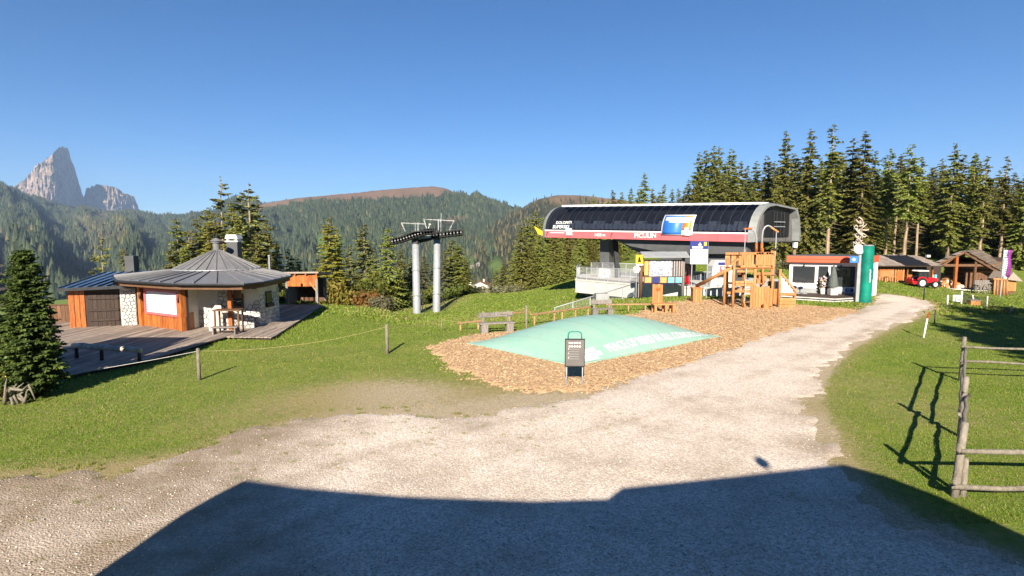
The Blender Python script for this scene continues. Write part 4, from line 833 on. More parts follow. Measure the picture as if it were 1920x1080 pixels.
stones(C, d3, n3, L3, WT, lambda u, v: v < .75 + .55 * math.exp(-((u - 1.05) / .35) ** 2) + .4 * math.exp(-((u - L3) / .5) ** 2) or (abs(u - .98) < .16 and v < 1.8), w1, 2)
w2, d4, n4 = wall(D, E, 0, WT, .2, 'gable_wall', 'render', hut)
L4 = (E - D).length
stones(D, d4, n4, L4, WT, lambda u, v: v < .95 + .45 * math.exp(-((u - .25) / .4) ** 2) + .9 * max(0, (u - 1.0)) and not (.5 < u < 1.05 and .75 < v < 1.6), w2, 5)
# window in that wall, small window beside the porch post, lettering
wn = MB(); c = D + d4 * .8; wn.prism([c - d4 * .28 + n4 * .02 + Vector((0, 0, .82)), c + d4 * .28 + n4 * .02 + Vector((0, 0, .82)), c + d4 * .28 + n4 * .02 + Vector((0, 0, 1.52)), c - d4 * .28 + n4 * .02 + Vector((0, 0, 1.52))], n4 * .03)
wo = wn.build('window', 'steel_dark', hut)
MB().prism([c - d4 * .22 + n4 * .055 + Vector((0, 0, .9)), c + d4 * .22 + n4 * .055 + Vector((0, 0, .9)), c + d4 * .22 + n4 * .055 + Vector((0, 0, 1.47)), c - d4 * .22 + n4 * .055 + Vector((0, 0, 1.47))], n4 * .006).build('pane', 'window', wo)
MB().prism([c - d4 * .3 + n4 * .03 + Vector((0, 0, .78)), c + d4 * .3 + n4 * .03 + Vector((0, 0, .78)), c + d4 * .3 + n4 * .03 + Vector((0, 0, .95)), c - d4 * .3 + n4 * .03 + Vector((0, 0, .95))], n4 * .12).build('flower_box', 'steel_dark', wo)
c = C + d3 * (L3 - .95); wn = MB().prism([c - d3 * .3 + n3 * .03 + Vector((0, 0, .85)), c + d3 * .3 + n3 * .03 + Vector((0, 0, .85)), c + d3 * .3 + n3 * .03 + Vector((0, 0, 1.5)), c - d3 * .3 + n3 * .03 + Vector((0, 0, 1.5))], n3 * .04)
wo = wn.build('window', 'wood_brown', hut)
MB().prism([c - d3 * .22 + n3 * .075 + Vector((0, 0, .95)), c + d3 * .22 + n3 * .075 + Vector((0, 0, .95)), c + d3 * .22 + n3 * .075 + Vector((0, 0, 1.42)), c - d3 * .22 + n3 * .075 + Vector((0, 0, 1.42))], n3 * .006).build('pane', 'window', wo)
tl = C + d3 * (L3 - .36) + n3 * .006
text('lettering', 'ns da', .27, 'steel_dark', hut, tl + Vector((0, 0, 1.78)), d3, (0, 0, 1), bold=.015)
text('lettering', 'Jü', .25, 'steel_dark', hut, tl + Vector((-.05, 0, 1.50)), d3, (0, 0, 1), bold=.01)
# the low white flagstone wall in front, with its stepped left end
w3p, w3q = gz(398, 619, DZ) , gz(484, 612, DZ); w3p.z = w3q.z = 0; w3p.y -= .25; w3q.y -= .35
dd = (w3q - w3p).normalized(); nn = Vector((dd.y, -dd.x, 0)); L5 = (w3q - w3p).length
top = [(0, 0), (L5, 0), (L5, .62), (L5 * .75, .74), (L5 * .45, .76), (.52, .74), (.5, 1.08), (.28, 1.1), (.12, .85), (.02, .8)]
lw = MB().prism([w3p + dd * u + Vector((0, 0, v)) for u, v in top], -nn * .22).build('parapet_wall', 'render', hut)
stones(w3p, dd, nn, L5, .62, lambda u, v: u > .45, lw, 8, .17)
# porch post, back and inner block that carries the roof
c = gz(434, 618, DZ); MB().bar((c.x, c.y, 0), (c.x, c.y, 1.92), .17, .17, (1, 0, 0)).build('porch_post', 'wood_orange', hut, bev=.012)
MB().bar((c.x - 2.2, c.y + .02, 1.88), (c.x + .35, c.y + .05, 1.88), .14, .16).build('porch_beam', 'wood_brown', hut)
MB().box((c.x + .28, c.y + .1, 1.6), (.28, .2, .42)).build('hanging_lantern', 'wood_brown', hut, bev=.02)
MB().prism([Vector(q) for q in ((-17.0, 26.3, 0), (-14.4, 25.6, 0), (-12.0, 25.95, 0), (-11.8, 27.3, 0), (-13.2, 30.2, 0), (-15, 31.5, 0), (-18.6, 31, 0), (-18.8, 27.5, 0))], (0, 0, WT)).build('inner_wall', 'render', hut)
# shed with smooth blue reflecting roof, left of the hut
sh = thing('wooden_shed', 'orange boarded shed with a smooth blue reflecting roof left of the hut', 'shed', (0, 0, DZ))
f0, f1 = gz(137, 605, DZ), gz(230, 612, DZ); f0.z = f1.z = 0
a0 = Vector((-19.9, 25.0, 0)); a1 = Vector((-17.5, 25.9, 0)); a2 = Vector((-22.0, 30, 0))
MB().prism([a0, a1, Vector((-18.5, 30, 0)), a2], (0, 0, 1.75)).build('wall', 'wood_dark', sh)
for i in range(9):                                    # boards of the sunlit end
    d5 = (a2 - a0).normalized(); n5 = Vector((-d5.y, d5.x, 0)) * -1
    n5 = Vector((-abs(d5.y), -abs(d5.x), 0)).normalized()
    p = a0 + d5 * (.3 * i); MB().prism([p, p + d5 * .28, p + d5 * .28 + Vector((0, 0, 1.72)), p + Vector((0, 0, 1.72))], n5 * .03).build('wall_board', 'wood_orange', sh)
d6 = (a1 - a0).normalized(); n6 = Vector((d6.y, -d6.x, 0))
for i in range(3): p = a0 + d6 * (.2 * i) + n6 * .004; MB().prism([p, p + d6 * .18, p + d6 * .18 + Vector((0, 0, 1.72)), p + Vector((0, 0, 1.72))], n6 * .03).build('wall_board', 'wood_orange', sh)
for i in range(7):  # dark boards and rails stand in for the shaded opening in the shed front
    q = a0 + d6 * (.72 + i * .165) + n6 * .004; MB().prism([q, q + d6 * .155, q + d6 * .155 + Vector((0, 0, 1.5)), q + Vector((0, 0, 1.5))], n6 * (.02 + .008 * (i % 2))).build('dark_opening_board', 'wood_dark', sh)
for zz in (.3, .75, 1.3): MB().bar(a0 + d6 * .72 + n6 * .05 + Vector((0, 0, zz)), a0 + d6 * 1.87 + n6 * .05 + Vector((0, 0, zz)), .05, .09).build('dark_opening_rail', 'wood_dark', sh)
pw_ = MB().prism([a0 + d6 * 1.95 + n6 * .004, a1 + n6 * .004, a1 + n6 * .004 + Vector((0, 0, 1.7)), a0 + d6 * 1.95 + n6 * .004 + Vector((0, 0, 1.7))], n6 * .04).build('stone_pillar', 'render', sh)
stones(a0 + d6 * 1.97 + n6 * .044, d6, n6, (a1 - a0).length - 1.99, 1.65, lambda u, v: True, pw_, 12, .16)
rp = [at(120, 541, 24.2), at(245, 546, 25.2), at(248, 524, 30.5), at(150, 522, 31.5)]
rz = [1.9, 1.9, 2.25, 2.25]
rp = [Vector((-20.05, 24.6, 1.78)), Vector((-17.2, 25.4, 1.86)), Vector((-18.3, 30.6, 2.2)), Vector((-22.2, 30.6, 2.12))]
for i in range(8):
    f, g_ = i / 8, (i + 1) / 8; q = [rp[0].lerp(rp[1], f), rp[0].lerp(rp[1], g_), rp[3].lerp(rp[2], g_), rp[3].lerp(rp[2], f)]
    o = MB().hexa(q + [v + Vector((0, 0, .03)) for v in q]); o.bar(q[0] + Vector((0, 0, .05)), q[3] + Vector((0, 0, .05)), .03, .05); o.build('roof_panel', 'roof_blue', sh)
MB().bar(rp[0] + Vector((0, -.02, -.03)), rp[1] + Vector((0, -.02, -.03)), .06, .14).bar(rp[0] + Vector((0, 0, -.03)), rp[3] + Vector((0, 0, -.03)), .06, .14).build('roof_edge', 'steel_dark', sh)
# board fence behind
fe = thing('board_fence', 'dark brown board fence at the far edge of the deck', 'fence', (0, 0, DZ))
p, q = Vector((-23.5, 26.3, 0)), Vector((-20.2, 27.0, 0)); dd = (q - p).normalized(); nn = Vector((dd.y, -dd.x, 0))
for i in range(20):
    a_ = p + dd * (i * .17); MB().prism([a_, a_ + dd * .16, a_ + dd * .16 + Vector((0, 0, .8)), a_ + Vector((0, 0, .8))], -nn * .03).build('board', 'wood_brown', fe)
MB().bar(p + Vector((0, 0, .83)) - nn * .015, q + Vector((0, 0, .83)) - nn * .015, .1, .05).build('rail', 'wood_brown', fe)
for i in range(3): a_ = p + dd * (.2 + i * 1.2) + nn * .05; MB().bar(a_, a_ + Vector((0, 0, .8)), .09, .09, (1, 0, 0)).build('post', 'wood_brown', fe)
# orange shed behind right
os_ = thing('lean_to_shed', 'open orange lean-to shed at the back end of the deck', 'shed', (0, 0, 0))
s0, s1 = at(541, 575, 34.3), at(596, 577, 33.9); zb = .1; xL, xR, yF = s0.x, s1.x, 34.0
MB().box(((xL + xR) / 2, yF + 1.6, .85), (xR - xL, .1, 1.5)).box((xL + .05, yF + .8, .85), (.1, 1.5, 1.5)).build('wall', 'wood_grey', os_)
for i in range(6):
    x0 = xL + (xR - xL) * (i + .5) / 6; MB().box((x0, yF, 1.56), ((xR - xL) / 6 - .01, .04, .8)).build('gable_board', 'wood_orange', os_)
for x0 in (xL + .06, xR - .06): MB().box((x0, yF + .02, .85), (.14, .14, 1.5)).build('post', 'wood_grey', os_)
MB().bar((xR - .1, yF, .9), (xR - .5, yF, 1.45), .08, .08).build('brace', 'wood_new', os_)
MB().prism([(xL - .25, yF - .25, 1.95), (xR + .15, yF - .25, 1.98), (xR + .35, yF + 2, 1.75), (xL - .25, yF + 2, 1.75)], (0, 0, .1)).build('roof', 'shingle', os_)
for i in range(4): x0 = xL + (xR - xL) * i / 3; MB().bar((x0, yF - .2, 1.93), (x0, yF + 1.8, 1.74), .08, .08).build('rafter', 'wood_orange', os_)
for i in range(5): x0 = xL + .25 + (xR - xL - .4) * i / 5; MB().box((x0 + .12, yF + 1.53, .8), ((xR - xL) / 5 - .02, .03, 1.4)).build('wall_board', 'wood_brown', os_)
# high table and bench on the deck
tb = thing('high_table', 'tall dark wooden table beside the porch post', 'table', (0, 0, DZ))
c = gz(440, 619, DZ); tx, ty = c.x, c.y - .45
MB().box((tx, ty, .96), (1.15, .5, .05)).build('table_top', 'wood_brown', tb, bev=.01)
for i in (-1, 1):
    for j in (-1, 1): MB().box((tx + i * .5, ty + j * .19, .47), (.06, .06, .93)).build('leg', 'wood_brown', tb)
MB().bar((tx - .5, ty - .19, .2), (tx + .5, ty - .19, .2), .04, .05).build('stretcher', 'wood_brown', tb)
bn = thing('low_bench', 'low grey bench lying in front of the high table', 'bench', (0, 0, DZ))
MB().box((tx + .1, ty - .55, .3), (1.1, .28, .045), (0, 0, .05)).build('seat', 'wood_grey', bn, bev=.008)
for i in (-1, 1): MB().box((tx + .1 + i * .45, ty - .55 + i * .02, .14), (.06, .26, .28)).build('leg', 'wood_grey', bn)
# shingled hut cropped by the picture's left edge
sg = thing('shingled_hut', 'small hut with a grey wood shingle roof cut off by the picture edge', 'hut', (0, 0, 0))
sx0, sy0 = -13.35, 14.6
MB().box((sx0 - 1.9, sy0 - .5, 1.3), (3.2, 1.3, 2.6)).build('wall', 'wood_dark', sg)
for r_ in range(9):
    for k_ in range(6):
        z = 2.55 + r_ * .20; x0 = sx0 + .08 - r_ * .06; y0 = sy0 - 1.2 + k_ * .27 + (.13 if r_ % 2 else 0)
        MB().box((x0 - .1, y0, z), (.03, .25, .26), (0, -.42, 0)).build('shingle', 'shingle', sg)
MB().prism([(sx0 + .0, sy0 - 1.3, 2.45), (sx0 - .75, sy0 - 1.3, 4.4), (sx0 - 3.5, sy0 - 1.3, 4.4), (sx0 - 4, sy0 - 1.3, 2.45)], (0, 1.5, 0)).build('roof', 'wood_dark', sg)
MB().tube([(sx0 + .05, sy0 - .6, 0), (sx0 + .05, sy0 - .6, 1.5)], .05, 8).build('post', 'root', sg, True)
# bleached root and flowers at the left margin
rt = thing('root_sculpture', 'twisted bleached root standing in front of the spruce bush', 'root', (gz(30, 758).x, gz(30, 758).y, 0))
g = random.Random(6); o = MB()
for i in range(7):
    a = -.5 + i * .4; p = Vector((.0 + g.uniform(-.3, .3), g.uniform(-.1, .1), 0)); pts = [p]
    for k_ in range(4): p = p + Vector((g.uniform(-.16, .2), g.uniform(-.08, .08), g.uniform(.06, .2))); pts.append(p)
    o.tube(pts, [.04, .034, .028, .02, .01], 7)
o.tube([(-.3, 0, .1), (-.05, -.05, .42), (.2, 0, .36), (.32, .05, .5), (.5, 0, .12)], [.04, .05, .04, .03, .015], 7).build('branches', 'wood_fence', rt, True)
fl = thing('flower_clump', 'clump of yellow and red flowers beside the bleached root', 'flowers', (gz(8, 745).x, gz(8, 745).y, 0))
g = np.random.default_rng(4)
for nm, col, cnt, rad in (('yellow_blossoms', 'yellow', 120, .02), ('red_blossoms', 'red', 40, .02)):
    o = MB()
    for i in range(cnt):
        c = g.normal(0, .16, 3) + np.array((0 if col == 'yellow' else .1, 0, .62 if col == 'yellow' else .42)); o.add([c + g.normal(0, .04, 3) for _ in range(4)], [(0, 1, 2), (0, 2, 3)])
    o.build(nm, col, fl)
c, s_ = SH['a']; q = link('foliage', c, None, fl); q.scale = (.38, .38, .5)
# ------------------------------------------------------------------ rope fence across the lawn
def rope_post(px, py0, py1, label, r=.055, lean=0.0, name='rope_post'):
    g_ = gz(px, py1); z0 = T(g_.x, g_.y); g_ = gz(px, py1, z0); hgt = (at(px, py0, g_.y).z - z0)
    t = thing(name, label, 'post', (g_.x, g_.y, z0)); MB().tube([(0, 0, -.2), (lean * .5, 0, hgt * .5), (lean, 0, hgt)], [r, r * .95, r * .9], 8).build('stake', 'wood_fence', t, True)
    MB().lathe([(r * .92, 0), (r * .7, .025), (0.01, .035)], (lean, 0, hgt - .01), 8).build('cap', 'wood_grey', t)
    return Vector((g_.x + lean, g_.y, z0 + hgt))
P = [rope_post(374, 654, 712, 'wooden rope post on the lawn in front of the deck'), rope_post(726, 609, 663, 'thick wooden rope post alone in the middle of the lawn', .065), rope_post(987, 574, 626, 'wooden rope post behind the left tip of the mint cushion', .06)]
Q = gz(160, 696, .35)
def rope(a, b, sag, name, label, mat='rope', r=.008):
    pts = [a.lerp(b, i / 14) - Vector((0, 0, sag * 4 * (i / 14) * (1 - i / 14))) for i in range(15)]
    return tag(MB().tube(pts, r, 5).build(name, mat), label, 'rope')
dn = Vector((0, 0, -.07))
rope(Q, P[0] + dn, .02, 'white_tape', 'white tape stretched low in front of the shaded deck', 'rope_white', .006)
rope(P[0] + dn, P[1] + dn, .22, 'rope', 'yellow rope between the first two lawn posts')
s1 = rope_post(828, 598, 618, 'short thin stake carrying the rope over the lawn', .025)
rope(P[1] + dn, s1, .10, 'rope', 'yellow rope from the lone lawn post to the short stake')
s2 = gz(893, 606, .75); rope(s1, s2, .04, 'rope', 'yellow rope ending behind the grey bench')
rope(P[2] + dn, gz(905, 590, .7), .08, 'rope', 'yellow rope from the cushion post to the grey bench')
# ------------------------------------------------------------------ lift pylon
V3 = Vector
py_ = thing('lift_pylon', 'twin mast lift pylon with black sheave trains and galvanised catwalk frames', 'pylon', (0, 0, 0))
YP = 50.0
for i, (px, bot, tp) in enumerate(((782, 590, 456), (818.5, 588, 449))):
    Yp = YP + i * 1.0; b_ = at(px, bot, Yp); t_ = at(px + (-3 if i == 0 else 1), tp, Yp)
    ms = MB().tube([(b_.x, Yp, b_.z - 1), (b_.x, Yp, b_.z), (t_.x, Yp, t_.z)], [.36, .36, .29], 20).build('mast', 'galv', py_, True)
    for f, r_ in ((.27, .40), (.62, .37), (.005, .5)): q = V3((b_.x, Yp, b_.z)).lerp(V3((t_.x, Yp, t_.z)), f); MB().cyl(q, q + V3((0, 0, .1)), r_, n=20).build('flange', 'galv', ms)
    MB().box((t_.x, Yp, t_.z + .4), (.55, .6, .9)).build('head', 'steel_dark', ms, bev=.03)
    la = MB(); lx = b_.x + .48
    for s in (-.0, .28): la.cyl((lx + s, Yp + .1, b_.z + .3), (t_.x + .48 + s, Yp + .1, t_.z + .9 + i), .025, n=5)
    for k in range(26): z = b_.z + .4 + k * .27; f = (z - b_.z) / (t_.z - b_.z); x0 = lx + (t_.x - b_.x) * f; la.bar((x0, Yp + .1, z), (x0 + .28, Yp + .1, z), .03, .03)
    la.build('ladder', 'steel_dark', ms)
def pa(px, py, dy=0): return at(px, py, YP + dy)
def train(pts, dy, wheel, name):
    tr = MB(); q = [pa(x, y, dy) for x, y in pts]
    tr.tube(q, .2, 6); o = tr.build('beam', 'steel_dark', py_)
    n = wheel
    whl = MB().cyl((0, -.1, 0), (0, .1, 0), .26, n=14).cyl((0, -.13, 0), (0, .13, 0), .09, n=8).mesh('sheave'); whl.materials.append(M['tyre'])
    L_ = sum((q[i + 1] - q[i]).length for i in range(len(q) - 1)); 
    for k in range(n):
        t_ = (k + .5) / n * L_
        for i in range(len(q) - 1):
            l = (q[i + 1] - q[i]).length
            if t_ <= l: p = q[i].lerp(q[i + 1], t_ / l); break
            t_ -= l
        for s in (.18,): w_ = link('sheave', whl, None, o); w_.location = p + V3((0, -s, .14))
        hb = MB().cyl((p.x, p.y - s - .15, p.z + .14), (p.x, p.y - s - .11, p.z + .14), .055, n=8).build('hub', 'grey_panel', o)
train([(734, 456), (752, 452), (770, 446), (786, 441), (800, 437), (815, 436)], -.6, 15, 'sheave_train')
train([(786, 452), (800, 449), (815, 444), (832, 442), (850, 440), (868, 438)], .8, 13, 'sheave_train')
# cross arm, catwalks with rails, lifting frames
MB().bar(pa(776, 447, 0), pa(824, 440, 1), .3, .3).build('crossarm', 'galv', py_)
for dy, pts in ((-.9, [(752, 438), (780, 434), (812, 432)]), (1.1, [(826, 438), (848, 438), (868, 437)])):
    cw = MB(); q = [pa(x, y, dy) for x, y in pts]
    for i in range(len(q) - 1):
        cw.bar(q[i], q[i + 1], .5, .05)
        for hgt in (.5, 1.0): cw.tube([q[i] + V3((0, -.25, hgt)), q[i + 1] + V3((0, -.25, hgt))], .016, 5)
        for k in range(4): p = q[i].lerp(q[i + 1], k / 3) + V3((0, -.25, 0)); cw.tube([p, p + V3((0, 0, 1.0))], .016, 5)
    cw.build('catwalk', 'steel_dark', py_)
def frame(a, b, legs, nm='lifting_frame'):
    o = MB().bar(pa(*a), pa(*b), .07, .07)
    for c, d in legs: o.bar(pa(*c), pa(*d), .11, .09)
    o.build(nm, 'grey_panel', py_)
frame((752, 418), (797, 420), [((753, 418), (760, 434)), ((779, 417), (779, 436)), ((784, 417), (784, 436))])
frame((793, 411, 1), (852, 414, 1), [((795, 411, 1), (801, 432, 1)), ((851, 414, 1), (843, 431, 1)), ((822, 411, 1), (822, 436, 1)), ((826, 411, 1), (826, 440, 1))])
MB().tube([pa(827.5, 400, 1), pa(826.5, 437, 1)], .035, 6).build('antenna', 'galv', py_)
MB().cyl(pa(806, 422, 0), pa(806, 419.5, 0), .1, n=8).tube([pa(803, 428, 0), pa(806, 421, 0)], .03, 5).build('lamp', 'cream', py_)
# ------------------------------------------------------------------ lift station
st = thing('lift_station', 'chairlift station with curved dark glass canopy and faded red band', 'station', (0, 0, 0))
SA, SB, SC = V3((16.8, 40, 0)), V3((2.95, 50, 0)), V3((22.1, 44, 0)); WU = (SC - SA).normalized(); FU = (SB - SA).normalized(); FN = V3((-FU.y, FU.x, 0)) ; FN = FN if FN.y < 0 else -FN
def S(f, s, z): q = SA + (SB - SA) * f + WU * s; return V3((q.x, q.y, z + .3 * f))
arc = [(.02, 4.42)]; 
for k in range(1, 9): a = k / 8 * math.pi / 2; arc.append((.02 + 2.1 * (1 - math.cos(a)) ** .95, 4.42 + 2.12 * math.sin(a) ** 1.02))
NP = 24
for i in range(NP):
    f0, f1 = (i + .03) / NP, (i + .97) / NP; o = MB(); vs = []; 
    for s, z in arc: vs += [S(f0, s, z), S(f1, s, z)]
    o.add(vs, [(2 * k, 2 * k + 2, 2 * k + 3, 2 * k + 1) for k in range(len(arc) - 1)]); o.build('glass_pane', 'glass', st, True)
for i in range(NP + 1):
    f = i / NP; o = MB()
    for k in range(len(arc) - 1): o.bar(S(f, arc[k][0] - .01, arc[k][1]), S(f, arc[k + 1][0] - .01, arc[k + 1][1]), .025, .04, FU)
    o.build('canopy_rib', 'steel_dark', st)
NB = 8
for i in range(NB):
    f0, f1 = i / NB + .0006, (i + 1) / NB - .0006
    MB().hexa([S(f0, 0, 3.82), S(f1, 0, 3.82), S(f1, .12, 3.82), S(f0, .12, 3.82), S(f0, 0, 4.34), S(f1, 0, 4.34), S(f1, .12, 4.34), S(f0, .12, 4.34)]).build('band_panel', 'red_band', st)
MB().hexa([S(-.002, -.03, 4.34), S(1.002, -.03, 4.34), S(1.002, .14, 4.34), S(-.002, .14, 4.34), S(-.002, -.03, 4.44), S(1.002, -.03, 4.44), S(1.002, .14, 4.44), S(-.002, .14, 4.44)]).build('band_trim', 'white', st)
MB().hexa([S(0, -.01, 3.77), S(1, -.01, 3.77), S(1, .2, 3.77), S(0, .2, 3.77), S(0, -.01, 3.822), S(1, -.01, 3.822), S(1, .2, 3.822), S(0, .2, 3.822)]).build('band_foot', 'red_band', st)
MB().hexa([S(0, 1.95, 6.52), S(1, 1.95, 6.52), S(1, 2.6, 6.52), S(0, 2.6, 6.52), S(0, 2.0, 6.66), S(1, 2.0, 6.66), S(1, 2.6, 6.66), S(0, 2.6, 6.66)]).build('ridge_trim', 'white', st)
MB().hexa([S(0, 2.6, 6.5), S(1, 2.6, 6.5), S(1, 6.2, 6.3), S(0, 6.2, 6.3), S(0, 2.6, 6.62), S(1, 2.6, 6.62), S(1, 6.2, 6.42), S(0, 6.2, 6.42)]).build('roof_deck', 'dark_panel', st)
MB().hexa([S(0, 6.2, 6.35), S(1, 6.2, 6.35), S(1, 6.3, 6.3), S(0, 6.3, 6.3), S(0, 6.55, 3.7), S(1, 6.55, 3.7), S(1, 6.65, 3.7), S(0, 6.65, 3.7)][4:] + [S(0, 6.2, 6.35), S(1, 6.2, 6.35), S(1, 6.3, 6.3), S(0, 6.3, 6.3)]).build('back_wall', 'dark_panel', st)
MB().hexa([S(0, .14, 3.78), S(1, .14, 3.78), S(1, 6.5, 3.72), S(0, 6.5, 3.72), S(0, .14, 3.84), S(1, .14, 3.84), S(1, 6.5, 3.78), S(0, 6.5, 3.78)]).build('floor_pan', 'dark_panel', st)
# machinery seen through the glass
mc = MB().hexa([S(.02, .9, 3.86), S(.98, .9, 3.86), S(.98, 1.1, 3.86), S(.02, 1.1, 3.86), S(.02, .9, 4.75), S(.98, .9, 4.75), S(.98, 1.1, 4.75), S(.02, 1.1, 4.75)]).build('conveyor_beam', 'red', st)
wm = MB().cyl((0, 0, 0), (FN.x * .14, FN.y * .14, 0), .26, n=14).mesh('conveyor_wheel'); wm.materials.append(M['galv'])
for k in range(40):
    o = link('conveyor_wheel', wm, None, mc); o.location = S(.03 + .94 * k / 39, .8, 4.78)
for k in range(9):
    f = .05 + .9 * k / 8; MB().hexa([S(f, .8, 4.95), S(f + .035, .8, 4.95), S(f + .035, 1.5, 4.95), S(f, 1.5, 4.95), S(f, .9, 5.25), S(f + .035, .9, 5.25), S(f + .035, 1.5, 5.25), S(f, 1.5, 5.25)]).build('drive_box', 'grey_panel', mc)
MB().hexa([S(.02, 2.6, 3.86), S(.98, 2.6, 3.86), S(.98, 2.7, 3.86), S(.02, 2.7, 3.86), S(.02, 2.6, 6.4), S(.98, 2.6, 6.4), S(.98, 2.7, 6.4), S(.02, 2.7, 6.4)]).build('inner_wall', 'dark_panel', st)
# arched end frames and end faces
full = [(0, 3.77), (0, 4.42)] + arc[1:] + [(2.6, 6.6), (5.9, 6.34), (6.35, 5.6), (6.6, 4.4), (6.6, 3.7)]
for f0, f1, nm in ((.0, -.028, 'end_arch'), (1.0, 1.02, 'end_arch')):
    o = MB(); cs = V3((3.2, 5.0, 0))
    for k in range(len(full) - 1):
        (s0, z0), (s1, z1) = full[k], full[k + 1]
        def inn(s, z, m_): return (s + (3.3 - s) * m_, z + (4.9 - z) * m_)
        i0, i1 = inn(s0, z0, .10), inn(s1, z1, .10); g0, g1 = inn(s0, z0, -.02), inn(s1, z1, -.02)
        o.hexa([S(f0, *g0), S(f1, *inn(s0, z0, .02)), S(f1, *i0), S(f0, *i0), S(f0, *g1), S(f1, *inn(s1, z1, .02)), S(f1, *i1), S(f0, *i1)])
    o.build(nm, 'mid_grey', st)
for f, th in ((.0, 1), (.995, 1)):
    o = MB().add([S(f, s + (3.3 - s) * .08, z + (4.9 - z) * .08) for s, z in full], [tuple(range(len(full)))]); o.build('end_wall', 'sign_grey', st)  # shade on the end face is put into this darker grey
do = MB().hexa([S(-.006, 2.0, 4.15), S(-.006, 5.5, 4.15), S(.0, 5.5, 4.15), S(.0, 2.0, 4.15), S(-.006, 2.0, 6.2), S(-.006, 5.5, 6.05), S(.0, 5.5, 6.05), S(.0, 2.0, 6.2)]).build('dark_opening_slab', 'black', st)  # black slab on the wall stands in for the shaded interior
for s in (3.1, 3.5, 4.1, 4.6): MB().bar(S(-.010, s, 4.16), S(-.010, s, 6.0), .05, .05, FU).build('opening_post', 'steel_dark', do)
for z in (4.9, 5.25): MB().bar(S(-.013, 3.1, z), S(-.013, 4.6, z), .06, .06).build('opening_rail', 'galv', do)
for k in range(5):
    s = .6 + k * 1.15; MB().bar(S(-.004, s, 3.85), S(-.004, s, 4.1 if 2.3 < s < 5.3 else 5.0), .02, .02, FU).build('panel_seam', 'dark_panel', st)
# housing under the canopy, left column, legs
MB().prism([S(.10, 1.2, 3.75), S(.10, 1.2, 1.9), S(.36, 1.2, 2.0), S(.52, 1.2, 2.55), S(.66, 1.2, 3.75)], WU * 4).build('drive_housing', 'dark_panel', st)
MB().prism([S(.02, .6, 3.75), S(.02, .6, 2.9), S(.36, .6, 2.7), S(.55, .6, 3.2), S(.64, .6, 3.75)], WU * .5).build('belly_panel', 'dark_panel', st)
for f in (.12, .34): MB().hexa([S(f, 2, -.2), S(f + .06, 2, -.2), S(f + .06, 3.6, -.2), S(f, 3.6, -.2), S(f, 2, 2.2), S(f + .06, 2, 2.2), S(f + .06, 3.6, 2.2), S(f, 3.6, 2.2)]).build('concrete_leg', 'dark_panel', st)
cq = S(.755, 2.4, 0)
MB().bar((cq.x, cq.y, 1.35), (cq.x, cq.y, 3.85), .85, .9, FU).build('column', 'dark_panel', st, bev=.03)
cl = MB().bar((cq.x, cq.y, -1.6), (cq.x, cq.y, 1.36), .95, 1.0, FU).build('column_cladding', 'cream', st, bev=.04)
MB().tube([(cq.x + FN.x * .53 + .22 + .16 * math.cos(a), cq.y + FN.y * .53 - .0, .95 + .16 * math.sin(a)) for a in np.linspace(0, 6.283, 17)], .035, 5).build('ring_emblem', 'black', cl)
MB().bar(S(.70, 2.2, 3.7), S(.655, 1.6, .6), .4, .3).build('cable_duct', 'steel_dark', st)
# lettering on the band and the glass
def on_band(f, z, off=.012): q = S(f, 0, z); return q + FN * off
RX = -FU
text('lettering', '1420 m', .34, 'cream', st, on_band(.685, 4.07), RX, bold=.02)
text('lettering', 'PICULIN', .50, 'cream', st, on_band(.452, 4.08), RX, bold=.02, xscale=1.0)
sl = S(.905, .02, 4.70) + FN * .10; up = V3((.12 * WU.x, .12 * WU.y, 1))
text('lettering', 'SUPERSKI', .40, 'print_white', st, sl, RX, up, bold=.012, shear=.22)
text('lettering', 'DOLOMITI', .33, 'print_white', st, sl + RX * .28 + V3((WU.x * .02, WU.y * .02, .36)), RX, up, bold=.008, shear=.22)
MB().hexa([on_band(f, z, o_) for f, z, o_ in ((.868, 4.0, .16), (.838, 4.0, .16), (.838, 4.0, .01), (.868, 4.0, .01), (.872, 4.6, .16), (.842, 4.6, .16), (.842, 4.6, .01), (.872, 4.6, .01))]).build('snow_crystal_badge', 'print_white', st)
MB().hexa([on_band(f, z, o_) for f, z, o_ in ((.972, 4.16, .014), (.885, 4.16, .014), (.885, 4.16, .002), (.972, 4.16, .002), (.972, 4.22, .014), (.885, 4.22, .014), (.885, 4.22, .002), (.972, 4.22, .002))]).build('pale_text_strip', 'cream', st)
for f in (.985, .62):
    c = on_band(f, 4.07, .0); MB().tube([c + RX * -.1 + V3((0, 0, -.15)) + FN * .015, c + V3((0, 0, .12)) + RX * -.04 + FN * .015, c + RX * .06 + V3((0, 0, .2)) + FN * .015], .03, 5).build('curved_mark', 'black', st)
